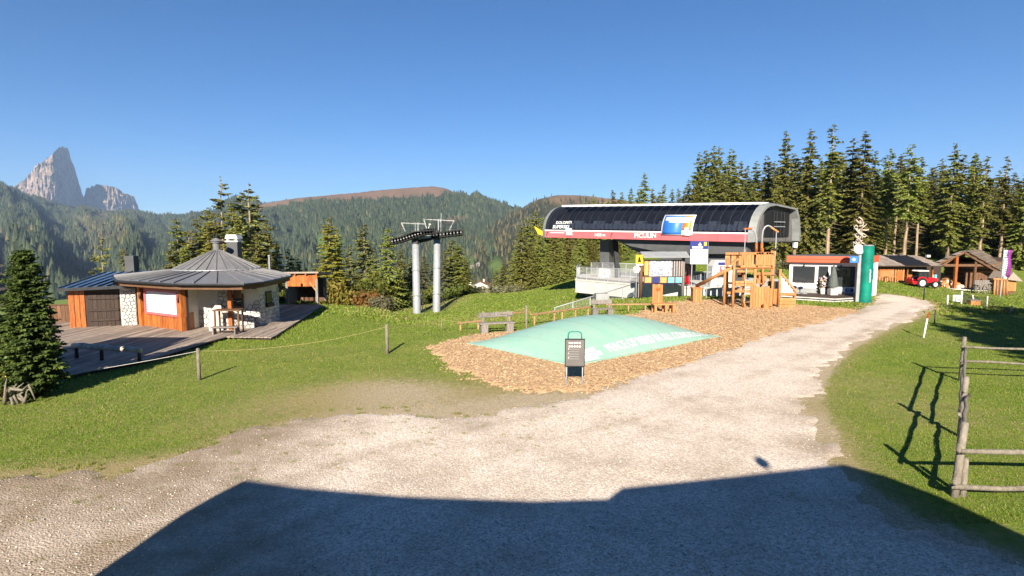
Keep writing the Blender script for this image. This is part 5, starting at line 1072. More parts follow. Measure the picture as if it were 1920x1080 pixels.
# advertising panel over the glass: curved board, blue and orange, white bands
def adp(f0, f1, k0, k1, mat, off, nm, par):
    o = MB(); n = 8; vs = []
    pr = [(0, 4.02)] + arc
    def pp(t):
        t = min(max(t, 0), len(pr) - 1.001); i = int(t); u = t - i; return (pr[i][0] + (pr[i + 1][0] - pr[i][0]) * u, pr[i][1] + (pr[i + 1][1] - pr[i][1]) * u)
    for k in range(n + 1):
        s, z = pp(k0 + (k1 - k0) * k / n)
        for f in (f0, f1): vs.append(S(f, s, z) + FN * off + V3((0, 0, off * .4)))
    o.add(vs, [(2 * k, 2 * k + 1, 2 * k + 3, 2 * k + 2) for k in range(n)]); q = o.build(nm, mat, par, True)
    so = q.modifiers.new('thickness', 'SOLIDIFY'); so.thickness = .03; return q
ad = adp(.375, .232, .3, 4.3, 'white', .10, 'advert_panel', st)
adp(.369, .28, .42, 4.1, 'blue', .125, 'blue_field', ad); adp(.279, .24, 1.2, 4.1, 'orange', .125, 'orange_field', ad)
adp(.362, .238, 3.0, 3.75, 'print_white', .14, 'white_band', ad); adp(.345, .252, 2.62, 2.9, 'print_white', .14, 'white_band', ad)
adp(.275, .243, .2, 1.1, 'cream', .14, 'badge', ad); adp(.270, .25, 1.25, 1.7, 'cream', .14, 'badge', ad)
q = S(1.02, .2, 4.25); MB().prism([q, q + V3((-.85, .3, .5)), q + V3((-.5, .3, -.2)), q + V3((-.1, .1, -.35))], (.05, .25, .0)).build('yellow_fin', 'yellow', st)
MB().hexa([on_band(f, z, o_) for f, z, o_ in ((.22, 3.1, .0), (.215, 3.1, .0), (.215, 3.1, -.1), (.22, 3.1, -.1), (.22, 3.3, .0), (.215, 3.3, .0), (.215, 3.3, -.1), (.22, 3.3, -.1))]).build('lamp', 'cream', st)
# ------------------------------------------------------------------ platform, railings
pf = thing('station_platform', 'white concrete platform with galvanised railings under the station', 'platform', (0, 0, 0))
PL = [(5.3, 46.6), (9.8, 41.4), (15.2, 38.6), (18.5, 41.0), (23, 46), (10, 55), (6.3, 52)]
MB().prism([(x, y, -.5) for x, y in PL], (0, 0, .998)).build('slab', 'concrete', pf)
MB().prism([(x, y, -2.2) for x, y in [(6.3, 46.9), (10.2, 42.0), (15.2, 39.2), (18.3, 41.2), (22.6, 46), (10, 54.6), (6.8, 52)]], (0, 0, 1.698)).build('dark_recess', 'dark_panel', pf)  # recessed wall, dark colour stands in for the shaded open space below the slab
MB().prism([(x, y, .5) for x, y in [(5.25, 46.6), (9.8, 41.33), (15.2, 38.53), (18.55, 41.0), (23.0, 46.05), (10, 55.05), (6.25, 52)]], (0, 0, .12)).build('coping', 'concrete', pf)
def railing(a, b, par, h=1.05, n=6, infill='bars', zb=.62):
    a, b = V3(a), V3(b); o = MB()
    for z in (h, .12): o.tube([a + V3((0, 0, z)), b + V3((0, 0, z))], .03 if z == h else .018, 6)
    o.build('handrail', 'galv', par, True)
    for k in range(n + 1): q = a.lerp(b, k / n); MB().bar(q, q + V3((0, 0, h)), .05, .05, (1, 0, 0)).build('railing_post', 'galv', par)
    o = MB(); L_ = (b - a).length; m_ = int(L_ / (.11 if infill == 'bars' else .07))
    for k in range(m_): q = a.lerp(b, (k + .5) / m_); o.bar(q + V3((0, 0, .12)), q + V3((0, 0, h)), .014, .014, (1, 0, 0))
    if infill != 'bars':
        for k in range(9): o.bar(a + V3((0, 0, .15 + k * .1)), b + V3((0, 0, .15 + k * .1)), .008, .008)
    tag(o.build('bar_infill', 'galv', par), kind='stuff')
railing((5.4, 46.6, .62), (9.7, 41.6, .62), pf, 1.05, 6, 'mesh'); railing((5.4, 46.7, .62), (6.3, 52, .62), pf, 1.05, 5)
railing((11.8, 40.5, .62), (15.0, 38.85, .62), pf, 1.05, 4, 'bars')
railing((7.0, 49.5, .62), (10.5, 46.5, .62), pf, 1.25, 4, 'mesh')
# stair rail sloping down to the meadow
rr = thing('sloping_handrail', 'long galvanised handrail sloping down from the platform to the meadow', 'railing', (0, 0, 0))
a, b = at(1196, 530, 40.8), at(1040, 577, 36.5); a0, b0 = a - V3((0, 0, .95)), b - V3((0, 0, .95))
MB().tube([a, b], .035, 6).build('handrail', 'galv', rr, True); MB().tube([a0 + V3((0, 0, .1)), b0 + V3((0, 0, .1))], .02, 6).build('bottom_rail', 'galv', rr, True)
for k in range(6): q = a0.lerp(b0, k / 5); MB().bar(q - V3((0, 0, .5)), q + V3((0, 0, .97)), .06, .06, (1, 0, 0)).build('railing_post', 'galv', rr)
o = MB()
for k in range(60): q = a0.lerp(b0, (k + .5) / 60); o.bar(q + V3((0, 0, .12)), q + V3((0, 0, .95)), .014, .014, (1, 0, 0))
tag(o.build('bar_infill', 'galv', rr), kind='stuff')
bx = at(1128, 575, 37.5); cb = thing('concrete_block', 'low grey concrete block beside the sloping handrail', 'block', (bx.x, bx.y, T(bx.x, bx.y))); MB().box((0, 0, .35), (.9, .8, .7)).build('block', 'grey_panel', cb, bev=.03)
# white operator booth
bo = thing('operator_booth', 'small pale booth with red notice beside the play tower', 'booth', (0, 0, 0))
q = at(1352, 545, 39.2); bx, by = q.x, 39.2
MB().prism([(bx - .75, by, .6), (bx + .75, by, .6), (bx + .75, by, 2.0), (bx + .45, by, 2.5), (bx - .4, by, 2.5), (bx - .62, by, 2.1)], (0, 1.1, 0)).build('shell', 'cream', bo, bev=.03)
for k in range(7): MB().box((bx + .05, by - .012, .75 + k * .13), (1.1, .024, .05)).build('louvre', 'concrete', bo)
MB().box((bx + .0, by - .015, 2.28), (.55, .03, .2)).build('blue_plate', 'navy', bo)
p_ = MB().box((bx + .02, by - .015, 1.9), (.38, .03, .42)).build('red_notice', 'red_band', bo); MB().cyl((bx + .06, by - .045, 1.97), (bx + .06, by - .03, 1.97), .1, n=12).build('white_disc', 'print_white', p_)
# ------------------------------------------------------------------ information board
ib = thing('information_board', 'covered information board with map, grey slats and colourful posters', 'notice board', (0, 0, 0))
YI = 38.9
def ip(px, py, dy=0): q = at(px, py, YI + dy); return q
def slab(px0, py0, px1, py1, th, nm, mat, par, dy=0, bev=0):
    a, b = at(px0, py1, YI + dy), at(px1, py0, YI + dy); return MB().box(((a.x + b.x) / 2, YI + dy, (a.z + b.z) / 2), (abs(b.x - a.x), th, abs(b.z - a.z))).build(nm, mat, par, bev=bev)
MB().tube([(ip(1202, 500).x, YI, -.1), (ip(1202, 500).x, YI, ip(0, 481).z)], .13, 10).build('post', 'wood_brown', ib, True)
MB().tube([(ip(1282, 500).x, YI + .1, -.1), (ip(1282, 500).x, YI + .1, ip(0, 481).z)], .11, 10).build('post', 'wood_grey', ib, True)
a, b = ip(1203, 482), ip(1291, 484)
MB().prism([(a.x, YI - .55, a.z - .02), (a.x, YI + .5, a.z + .32), (a.x, YI + .5, a.z + .37), (a.x, YI - .55, a.z + .04)], (b.x - a.x, 0, 0)).build('canopy', 'grey_panel', ib)
bk = slab(1207, 487, 1281, 531, .06, 'backing_board', 'wood_brown', ib, 0)
slab(1208, 488, 1216, 516, .03, 'yellow_strip', 'tan', ib, -.06); slab(1217, 488, 1261, 518, .03, 'map_panel', 'map', ib, -.06)
for k in range(4): slab(1263 + k * 4.6, 488, 1266 + k * 4.6, 518, .04, 'grey_slat', 'galv', ib, -.06)
for k, mt in enumerate(('tan', 'navy', 'tan', 'cyan', 'cyan')): slab(1209 + k * 14.4, 520, 1221 + k * 14.4, 530, .03, 'poster', mt, ib, -.06)
ys = thing('yellow_sign', 'square yellow hiking sign with black figure on the board post', 'sign', (0, 0, 0))
q = slab(1192, 478, 1206, 495, .04, 'plate', 'yellow', ys, -.2); slab(1193, 495, 1206, 497.5, .05, 'white_edge', 'cream', ys, -.2)
a = ip(1199, 486, -.24); MB().prism([(a.x - .1, YI - .24, a.z - .2), (a.x + .13, YI - .24, a.z - .2), (a.x + .05, YI - .24, a.z + .1), (a.x - .02, YI - .24, a.z + .2), (a.x - .08, YI - .24, a.z + .05)], (0, .012, 0)).build('figure', 'black', ys)
rs = thing('round_sign', 'round white sign on a thin post beside the yellow sign', 'sign', (0, 0, 0))
a = at(1193.5, 505, 38.2); MB().cyl((a.x, a.y, 0), (a.x, a.y, a.z), .03, n=8).build('pole', 'galv', rs); MB().cyl((a.x, a.y - .06, a.z), (a.x, a.y - .03, a.z), .24, n=24).build('disc', 'print_white', rs)
for k in range(3): an = 1.57 + k * 2.09; MB().box((a.x + .18 * math.cos(an), a.y - .068, a.z + .18 * math.sin(an)), (.1, .01, .07)).build('dark_mark', 'black', rs)
bs = thing('blue_headed_sign', 'tall notice with blue header, yellow badge and white lower panel', 'sign', (0, 0, 0))
for px in (1296, 1325): a = at(px, 540, YI - .6); MB().cyl((a.x, a.y, 0), (a.x, a.y, at(px, 453, YI - .6).z), .035, n=8).build('pole', 'galv', bs)
slab(1294, 467, 1327, 495, .04, 'white_panel', 'print_white', bs, -.68); slab(1294, 452, 1328, 467.3, .05, 'blue_header', 'navy', bs, -.68)
slab(1298, 462, 1318, 465.5, .02, 'white_title', 'print_white', bs, -.72); slab(1320, 454, 1325, 461, .02, 'yellow_badge', 'yellow', bs, -.72)
a = at(1312, 460, YI - .72); MB().prism([(a.x - .12, a.y, a.z), (a.x + .14, a.y, a.z), (a.x + .02, a.y, a.z + .2)], (0, .015, 0)).build('mountain_mark', 'print_white', bs)
for k, wd in enumerate((26, 20, 12, 5)): slab(1311 - wd / 2, 470 + k * 5.5, 1311 + wd / 2, 471.2 + k * 5.5, .012, 'text_line', 'sign_grey', bs, -.706)
cn = thing('red_parasol', 'furled red and white parasol behind the railing', 'parasol', (0, 0, 0))
a = at(1289, 520, 40.0); MB().lathe([(.14, 0), (.2, .2), (.1, .7), (.03, 1.3)], (a.x, 40, .75), 10).build('cloth', 'red', cn); MB().cyl((a.x, 40, .55), (a.x, 40, 2.1), .02, n=6).build('pole', 'galv', cn)
# ------------------------------------------------------------------ mint bouncing cushion
cu = thing('bouncing_cushion', 'large mint green air cushion with white lettering set in the wood chips', 'bouncing pillow', (0, 0, 0))
PLt, PB, PR = gz(876, 646), gz(1076, 688), gz(1352, 633); PLt.z = PB.z = PR.z = .0
E1, E2 = PLt - PB, PR - PB
def dome(u, v):
    uu, vv = 2 * u - 1, 2 * v - 1; hgt = .98 * (max(0, 1 - uu * uu) * max(0, 1 - vv * vv)) ** .85
    bul = .035 * math.sin(math.pi * u); return PB + E1 * u + E2 * v + V3((0, 0, .05 + hgt))
n = 48; vs = []
for i in range(n + 1):
    for j in range(n + 1):
        u, v = .5 - .5 * math.cos(math.pi * i / n), .5 - .5 * math.cos(math.pi * j / n); vs.append(dome(u, v))
o = MB().add(vs, [(i * (n + 1) + j, i * (n + 1) + j + 1, (i + 1) * (n + 1) + j + 1, (i + 1) * (n + 1) + j) for i in range(n) for j in range(n)])
me_ = o.build('membrane', 'pvc', cu, True)
if me_.data.polygons[n * n // 2].normal.z < 0: me_.data.flip_normals()
# skirt buried in the chips
sk = MB()
for p, q in ((PB, PR), (PR, PR + E1), (PR + E1, PLt), (PLt, PB)): sk.bar(p + V3((0, 0, .02)), q + V3((0, 0, .02)), .06, .1)
sk.build('edge_strip', 'pvc', cu)
def on_dome(txt, size, u0, v0, nm, bold, length):
    me = text_mesh(txt, size, bold=bold); wd_ = max(v.co.x for v in me.vertices) - min(v.co.x for v in me.vertices)
    for v in me.vertices: v.co.x *= length / wd_
    l1, l2 = E1.length, E2.length
    import bmesh
    bm = bmesh.new(); bm.from_mesh(me); bmesh.ops.triangulate(bm, faces=bm.faces[:]); bmesh.ops.subdivide_edges(bm, edges=[e for e in bm.edges if e.calc_length() > .15], cuts=2); bm.to_mesh(me); bm.free()
    for vt in me.vertices:
        v = v0 + vt.co.x / l2; u = u0 + vt.co.y / l1
        vt.co = dome(min(max(u, 0), 1), min(max(v, 0), 1)) + V3((0, 0, .012))
    return link(nm, me, 'print_white', cu)
on_dome('PEACE OF MIND IN ALL CONDITIONS', .48, .068, .585, 'lettering', .012, 5.95)
for k in range(1, 9):                                # welded seams across the membrane
    o = MB(); n_ = 24; vs = []
    for i in range(n_ + 1):
        for s in (-.0022, .0022): vs.append(dome(.01 + .98 * i / n_, k / 9 + s) + V3((0, 0, .007)))
    o.add(vs, [(2 * i, 2 * i + 1, 2 * i + 3, 2 * i + 2) for i in range(n_)]); o.build('seam', 'pvc', cu, True)
gq = np.random.default_rng(77); o = MB()
for i in range(420):
    u = gq.random() if i % 2 else (gq.random() ** 3) * .25; v = gq.random(); u = u if gq.random() < .6 else 1 - u * .3; p_ = dome(min(max(u, .004), .996), min(max(v, .004), .996)) + V3((0, 0, .008)); a_ = gq.random() * 6.28; d_ = V3((math.cos(a_), math.sin(a_), 0)) * (.015 + .025 * gq.random()); e_ = V3((-d_.y, d_.x, 0)) * .4; o.add([p_ - d_ - e_, p_ + d_ - e_, p_ + d_ + e_, p_ - d_ + e_], [(0, 1, 2, 3)])
tag(o.build('stray_chips', 'chip', cu), kind='stuff')
def patch(u0, u1, v0, v1, sh):                     # white block of the logo lying on the membrane
    o = MB(); n_ = 6; vs = [dome(u0 + (u1 - u0) * i / n_, v0 + (v1 - v0) * j / n_ + sh * (i / n_)) + V3((0, 0, .014)) for i in range(n_ + 1) for j in range(n_ + 1)]
    o.add(vs, [(i * (n_ + 1) + j, i * (n_ + 1) + j + 1, (i + 1) * (n_ + 1) + j + 1, (i + 1) * (n_ + 1) + j) for i in range(n_) for j in range(n_)]); o.build('logo_block', 'print_white', cu)
for k in range(4): patch(.035, .075, .085 + k * .026, .108 + k * .026, .008)
for k in range(3): patch(.085, .12, .105 + k * .026, .128 + k * .026, .008)
patch(.012, .028, .075, .15, 0)
# ------------------------------------------------------------------ rules board on two poles
sb = thing('rules_board', 'grey rules board with two rows of pale dots on hooped steel poles', 'sign', (gz(1077, 724).x, gz(1077, 724).y, 0), -.04)
for s in (-1, 1): MB().cyl((s * .225, 0, -.1), (s * .225, 0, .66), .018, n=8).build('pole', 'galv', sb, True)
hp = [(-.19, 0, 1.3), (-.19, 0, 1.47), (-.17, 0, 1.54), (-.1, 0, 1.575), (.1, 0, 1.575), (.17, 0, 1.54), (.19, 0, 1.47), (.19, 0, 1.3)]
MB().tube(hp, .017, 8).build('hoop', 'green', sb, True)
MB().box((0, -.03, .975), (.54, .045, .76)).build('board', 'sign_grey', sb, bev=.01)
MB().box((0, -.03, 1.36), (.56, .06, .025)).box((0, -.03, .59), (.56, .06, .025)).box((-.27, -.03, .975), (.022, .06, .77)).box((.27, -.03, .975), (.022, .06, .77)).build('frame', 'steel_dark', sb)
for r_ in range(2):
    for k in range(5): MB().cyl((-.15 + k * .072, -.06, 1.26 - r_ * .10), (-.15 + k * .072, -.054, 1.26 - r_ * .10), .028, n=12).build('pale_dot', 'pink', sb)
for k in range(5): MB().box((-.02 - (k % 2) * .02, -.055, 1.08 - k * .07), (.30, .004, .010)).build('text_line', 'grey_panel', sb)
for k in range(3): MB().box((-.18, -.056, 1.09 - k * .13), (.022, .005, .028)).build('bullet', 'pink', sb)
# ------------------------------------------------------------------ benches, beams, chair
def bench(px, py, rz, label, wd=1.6):
    q = gz(px, py); t = thing('wooden_bench', label, 'bench', (q.x, q.y, ground_z(q.x, q.y)), rz, 'grey plank benches by the cushion')
    for k in range(2): MB().box((0, .02 + k * .2, .45), (wd, .18, .06)).build('seat_plank', 'wood_grey', t, bev=.012)
    for k in range(2): MB().box(((-.23 + .46 * k) * wd, .34, .78 + .02 * k), (.52 * wd, .05, .22), (-.15, 0, 0)).build('back_plank', 'wood_grey', t, bev=.015)
    for s in (-1, 1):
        MB().box((s * wd * .36, .12, .21), (.32, .36, .42)).build('leg_block', 'wood_grey', t, bev=.03)
        MB().bar((s * wd * .36, .31, .3), (s * wd * .36, .37, .95), .1, .05).build('back_post', 'wood_grey', t)
bench(933, 624, .28, 'larger weathered plank bench at the left tip of the cushion')
bench(1131, 594, .12, 'weathered plank bench behind the cushion near the orange beams', 1.15)
def beam(p0, p1, zt, label, legs=2):
    a, b = gz(*p0, zt), gz(*p1, zt); t = thing('balance_beam', label, 'beam', (0, 0, 0), 0, 'orange balance beams')
    MB().bar(a, b, .16, .07).build('beam', 'beam_wood', t, bev=.012)
    for k in range(legs): q = a.lerp(b, .12 + .76 * k / (legs - 1)); MB().box((q.x, q.y, (T(q.x, q.y) - .1 + q.z) / 2), (.08, .08, q.z - T(q.x, q.y) + .08)).build('leg', 'beam_wood', t)
beam((858, 606), (902, 601), .25, 'low balance beam left of the bench')
beam((950, 588), (992, 584), .42, 'balance beam just behind the bench backrest')
beam((996, 590), (1045, 583), .40, 'balance beam between bench and pale planks')
beam((1046, 583), (1110, 575), .42, 'orange balance beam by the end of the sloping rail', 3)
beam((1136, 571), (1220, 570), .42, 'long balance beam running to the wooden chair', 3)
q = gz(1236, 587); ch = thing('wooden_chair', 'big wooden seat with tall plank back and side ledge', 'seat', (q.x, q.y, 0), .1)
for k in range(4): MB().box((-.24 + k * .15, .30, 1.0), (.14, .05, 1.15 - .04 * (k % 2))).build('back_plank', 'wood_new', ch, bev=.01)
MB().box((.0, .25, 1.3), (.2, .03, .16)).build('carved_plate', 'wood_orange', ch)
MB().box((.2, 0, .50), (1.25, .6, .07)).build('seat', 'wood_new', ch, bev=.015)
for s in (-.3, .3, .72):
    for j in (-.22, .22): MB().box((s, j, .23), (.12, .12, .48)).build('leg', 'wood_new', ch)
q = gz(1305, 567); lp = thing('ramp_post', 'square planked post carrying the lower end of the climbing log', 'post', (q.x, q.y, 0))
for k in range(4): MB().box((-.21 + k * .14, 0, .45), (.13, .5, .92)).build('plank', 'wood_new', lp, bev=.008)
MB().box((0, 0, .94), (.66, .6, .06)).build('cap', 'wood_new', lp, bev=.01)
tw0 = gz(1410, 577)
lg = thing('climbing_log', 'pale smooth log rising from the square post to the play tower', 'log', (0, 0, 0))
MB().tube([V3((q.x, q.y, 1.05)), V3((tw0.x - 1.15, tw0.y + .3, 2.35))], [.11, .1], 10).build('log', 'wood_new', lg, True)
# ------------------------------------------------------------------ play tower
pt_ = thing('play_tower', 'fresh orange wooden climbing tower with boarded lookout and bent steel pipes', 'play tower', (tw0.x, tw0.y, 0))
def tx_(px): return (px - 1410) * .0318
def tz_(py): return max(0, (577 - py) * .0318)
g = random.Random(2)
def post(px, py0, y, r=.085, lean=(0, 0), nm='post'): x = tx_(px); MB().tube([(x, y, -.1), (x + lean[0] * .5, y + lean[1] * .5, tz_(py0) / 2), (x + lean[0], y + lean[1], tz_(py0))], [r, r * .95, r * .92], 8).build(nm, 'wood_new', pt_, True)
for px, py, y in ((1374, 498, 0), (1412, 505, -.1), (1446, 471, 0), (1380, 486, 1.5), (1412, 470, 1.5), (1446, 468, 1.5), (1366, 510, .7), (1453, 471, .7), (1459, 505, -.05), (1395, 480, .2)): post(px, py, y)
def beamx(px0, px1, py, y, h=.14, d=.08, mat='wood_new'): MB().box(((tx_(px0) + tx_(px1)) / 2, y, tz_(py)), (tx_(px1) - tx_(px0), d, h)).build('beam', mat, pt_, bev=.01)
for px0, px1, py, y in ((1378, 1408, 509, -.1), (1376, 1410, 529, -.1), (1376, 1410, 534, -.12), (1376, 1410, 546, -.1), (1412, 1446, 513, -.16), (1384, 1446, 500, -.12), (1384, 1446, 476, -.12), (1374, 1446, 505, 1.45), (1374, 1446, 478, 1.45), (1366, 1376, 550, .3)): beamx(px0, px1, py, y)
MB().box((tx_(1412), .75, tz_(504)), (2.3, 1.6, .07)).build('platform', 'wood_new', pt_)
MB().box((tx_(1395), .75, tz_(534)), (1.2, 1.5, .06)).build('platform', 'wood_new', pt_)
for k in range(5): MB().box((tx_(1387 + k * 4.6), -.13, tz_(486)), (.125, .04, .80 - .05 * g.random()), (0, g.uniform(-.03, .03), 0)).build('lookout_board', 'wood_new', pt_, bev=.006)
for k in range(7): MB().box((tx_(1414 + k * 4.5), -.14, tz_(488) + (.05 if k % 3 else -.0)), (.13, .04, .82 - (.2 if k == 3 else 0)), (0, g.uniform(-.03, .03), 0)).build('lookout_board', 'wood_new', pt_, bev=.006)
for k in range(6): MB().box((tx_(1380 + k * 12), 1.55, tz_(490)), (.3, .04, .7)).build('lookout_board', 'wood_new', pt_)
for k in range(8): MB().box((tx_(1405 + k * 5.1), -.22, tz_(556) - .02), (.15, .05, 1.32 - .12 * (k % 2) - (.15 if k > 6 else 0)), (0, g.uniform(-.02, .02), 0)).build('front_board', 'wood_new', pt_, bev=.008)
MB().bar((tx_(1421), -.35, tz_(503)), (tx_(1425), -.32, tz_(534)), .11, .08).build('brace', 'wood_new', pt_)
MB().bar((tx_(1378), -.05, tz_(546)), (tx_(1404), .1, tz_(530)), .1, .06).build('brace', 'wood_new', pt_)
MB().bar((tx_(1368), .1, tz_(497)), (tx_(1382), .1, tz_(486)), .16, .1).build('gable_block', 'wood_new', pt_)
for k, (px, py) in enumerate(((1422, 520), (1419, 527), (1430, 522))): MB().box((tx_(px), -.05, tz_(py)), (.2, .16, .28)).build('climbing_block', 'wood_new', pt_, bev=.02)
for px, py, w_, h_ in ((1394, 517, .42, .3), (1452, 535, .45, .4), (1435, 524, .3, .5)): MB().box((tx_(px), .5, tz_(py)), (w_, .06, h_)).build('hanging_panel', 'wood_brown', pt_, bev=.01)
for k in range(3): MB().box((tx_(1452 + k * 2.5), .1, tz_(556)), (.1, .05, .9)).build('side_board', 'wood_new', pt_)
bk_ = MB().lathe([(.17, 0), (.2, .32), (.17, .33), (.16, .1)], (tx_(1428), -.55, -.02), 10).build('bucket', 'wood_new', pt_)
MB().tube([(tx_(1392), -.35, tz_(503)), (tx_(1392), -.3, .45)], .015, 6).build('rope', 'rope_white', pt_); MB().bar((tx_(1389), -.3, .5), (tx_(1393), -.28, .05), .12, .1).build('hanging_block', 'wood_new', pt_)
# steel pipes
def pipe(pts, nm='steel_pipe', r=.05): MB().tube([(tx_(a), y, tz_(b)) for a, b, y in pts], r, 8).build(nm, 'galv', pt_, True)
pipe([(1419, 475, .4), (1419, 450, .4), (1417, 441, .4), (1413, 435, .4), (1408, 432, .4), (1404, 432, .4)])
pipe([(1429, 475, .4), (1429, 445, .4), (1430, 434, .4), (1434, 427, .4), (1439, 425, .4), (1444, 427, .4), (1450, 431, .4)])
MB().bar((tx_(1393), .4, tz_(431)), (tx_(1409), .4, tz_(430)), .2, .09).build('lamp_board', 'wood_orange', pt_)
MB().bar((tx_(1444), .4, tz_(428)), (tx_(1458), .4, tz_(437)), .14, .09).build('lamp_board', 'wood_new', pt_)
pipe([(1396, 432, .3), (1396, 505, .3)], 'sliding_pole', .025); pipe([(1455, 437, .4), (1455, 520, .4)], 'sliding_pole', .03)
for px in (1419, 1429): MB().tube([(tx_(px), .4, tz_(478)), (tx_(px), .4, tz_(457))], .085, 8).build('pipe_sleeve', 'wood_orange', pt_, True)
MB().lathe([(.02, 0), (.1, .02), (.12, .1), (.08, .16), (.01, .18)], (tx_(1447), 0, tz_(472)), 10).build('bell', 'steel_dark', pt_)
# slide side: white sheet cheek, handrail, boarded foot
MB().prism([(tx_(1460), -.1, tz_(549)), (tx_(1486), -.1, tz_(549)), (tx_(1460), -.1, tz_(513))], (0, .03, 0)).build('slide_cheek', 'white', pt_)
MB().bar((tx_(1460), -.12, tz_(513)), (tx_(1489), -.12, tz_(547)), .1, .1).build('slide_rail', 'wood_new', pt_)
for k in range(5): f = k / 4; MB().box((tx_(1463 + 21 * f), -.14, tz_(520 + 25 * f)), (.07, .05, .07)).build('slide_peg', 'wood_brown', pt_)
for k, py in enumerate((551, 561, 567, 573)): MB().box((tx_(1473), -.15, tz_(py)), (tx_(1488) - tx_(1458), .05, .17)).build('foot_board', 'wood_new', pt_, bev=.01)
MB().box((tx_(1487), -.05, .45), (.1, .2, .95)).build('post', 'wood_new', pt_)
MB().prism([(tx_(1461), .0, tz_(513)), (tx_(1486), .0, tz_(548)), (tx_(1486), .8, tz_(548)), (tx_(1461), .8, tz_(513))], (0, 0, .04)).build('slide_bed', 'galv', pt_)
tb_ = gz(1350, 556); tt = thing('dark_tub', 'dark low tub in the shade left of the play tower', 'tub', (tb_.x + .2, tb_.y + .8, 0)); MB().lathe([(.55, 0), (.62, .35), (.56, .36), (.5, .1)], (0, 0, 0), 16).build('shell', 'black', tt)
# ------------------------------------------------------------------ kiosk
ks = thing('kiosk', 'white flat roofed kiosk with orange fascia and large windows', 'kiosk', (0, 0, .02))
KL, KR, KE = V3((19.35, 39.0, 0)), V3((23.2, 37.2, 0)), V3((25.9, 39.6, 0)); kd = (KR - KL).normalized(); kn = V3((kd.y, -kd.x, 0)); ke = (KE - KR).normalized(); ken = V3((ke.y, -ke.x, 0)); KW = (KR - KL).length
KB = KL + (KE - KR)
def kp(u, z, off=0): q = KL + kd * u + kn * off; return V3((q.x, q.y, z))
MB().prism([KL, KR, KE, KB], (0, 0, 2.4)).build('body', 'white', ks)
MB().prism([kp(-.004, .0, .004), kp(KW + .004, .0, .004), kp(KW + .004, .62, .004), kp(-.004, .62, .004)], kn * .02).build('plinth', 'grey_panel', ks)
ov = [KL - kd * .2 + kn * .35, KR + kd * .12 + kn * .35, KE + ke * .2 + kn * .1, KB + ke * .2 - kd * .2]
MB().prism([V3((p.x, p.y, 2.4)) for p in ov], (0, 0, .42)).build('fascia', 'orange_fascia', ks)
MB().prism([V3((p.x, p.y, 2.82)) for p in [KL + (ov[0] - KL) * .9, KR + (ov[1] - KR) * .9, KE, KB]], (0, 0, .05)).build('roof', 'dark_panel', ks)
MB().bar(ov[0] + V3((0, 0, 2.62)) + kn * .008, ov[1] + V3((0, 0, 2.62)) + kn * .008, .012, .02).build('fascia_joint', 'wood_brown', ks)
def kwin(u0, u1, z0, z1, nm='window'):
    o = MB().prism([kp(u0, z0, .002), kp(u1, z0, .002), kp(u1, z1, .002), kp(u0, z1, .002)], kn * .04).build(nm, 'steel_dark', ks)
    MB().prism([kp(u0 + .07, z0 + .07, .045), kp(u1 - .07, z0 + .07, .045), kp(u1 - .07, z1 - .07, .045), kp(u0 + .07, z1 - .07, .045)], kn * .008).build('pane', 'window', o)
    return o
w_ = kwin(.22, 1.58, .98, 2.12); kwin(2.52, 3.95, .78, 2.15); do_ = kwin(1.78, 2.38, .12, 2.15, 'door')
MB().prism([kp(2.44, 1.0, .06), kp(2.47, 1.0, .06), kp(2.47, 1.2, .06), kp(2.44, 1.2, .06)], kn * .04).build('handle', 'galv', do_)
for u in (.9, 3.1): MB().bar(kp(u, 2.2, .01), kp(u, 2.2, .22), .07, .1).build('spot_lamp', 'steel_dark', ks)
MB().prism([kp(2.75, .42, .03), kp(3.95, .42, .03), kp(3.95, .72, .03), kp(2.75, .72, .03)], kn * .03).build('menu_board', 'print_white', ks)
q_ = MB().prism([kp(3.42, .44, .062), kp(3.9, .44, .062), kp(3.9, .70, .062), kp(3.42, .70, .062)], kn * .01).build('logo_plate', 'navy', ks)
MB().tube([kp(3.62 + .08 * math.cos(a), .57 + .08 * math.sin(a), .075) for a in np.linspace(0, 6.28, 13)], .014, 5).build('logo_ring', 'print_white', q_)
we = KR + ke * 2.1; MB().prism([we + ken * .004 + V3((0, 0, 1.2)), we + ke * .5 + ken * .004 + V3((0, 0, 1.2)), we + ke * .5 + ken * .004 + V3((0, 0, 1.95)), we + ken * .004 + V3((0, 0, 1.95))], ken * .03).build('side_window', 'window', ks)
tr_ = thing('terrace', 'dark kiosk terrace edged with white steps', 'terrace', (0, 0, 0))
TP = [KL - kd * .6 + kn * .03, KR + kd * .1 + kn * .03, KR + kd * .1 + kn * .9, KL + kd * 2.6 + kn * 2.6, KL - kd * .6 + kn * 2.0]
MB().prism([V3((p.x, p.y, .24)) for p in TP], (0, 0, .06)).build('boards', 'wood_dark', tr_)
for i in range(2, 4):
    for z, e in ((.20, .02), (.06, .1)): MB().bar(V3((TP[i].x, TP[i].y, z)) + kn * e, V3((TP[i + 1 if i < 4 else 0].x, TP[i + 1 if i < 4 else 0].y, z)) + kn * e, .1, .07).build('step_edge', 'concrete', tr_)
for f in np.linspace(0.05, .95, 6): q = TP[4].lerp(TP[3], f); MB().box((q.x, q.y + .1, .08), (.08, .08, .3)).build('foot', 'galv', tr_)
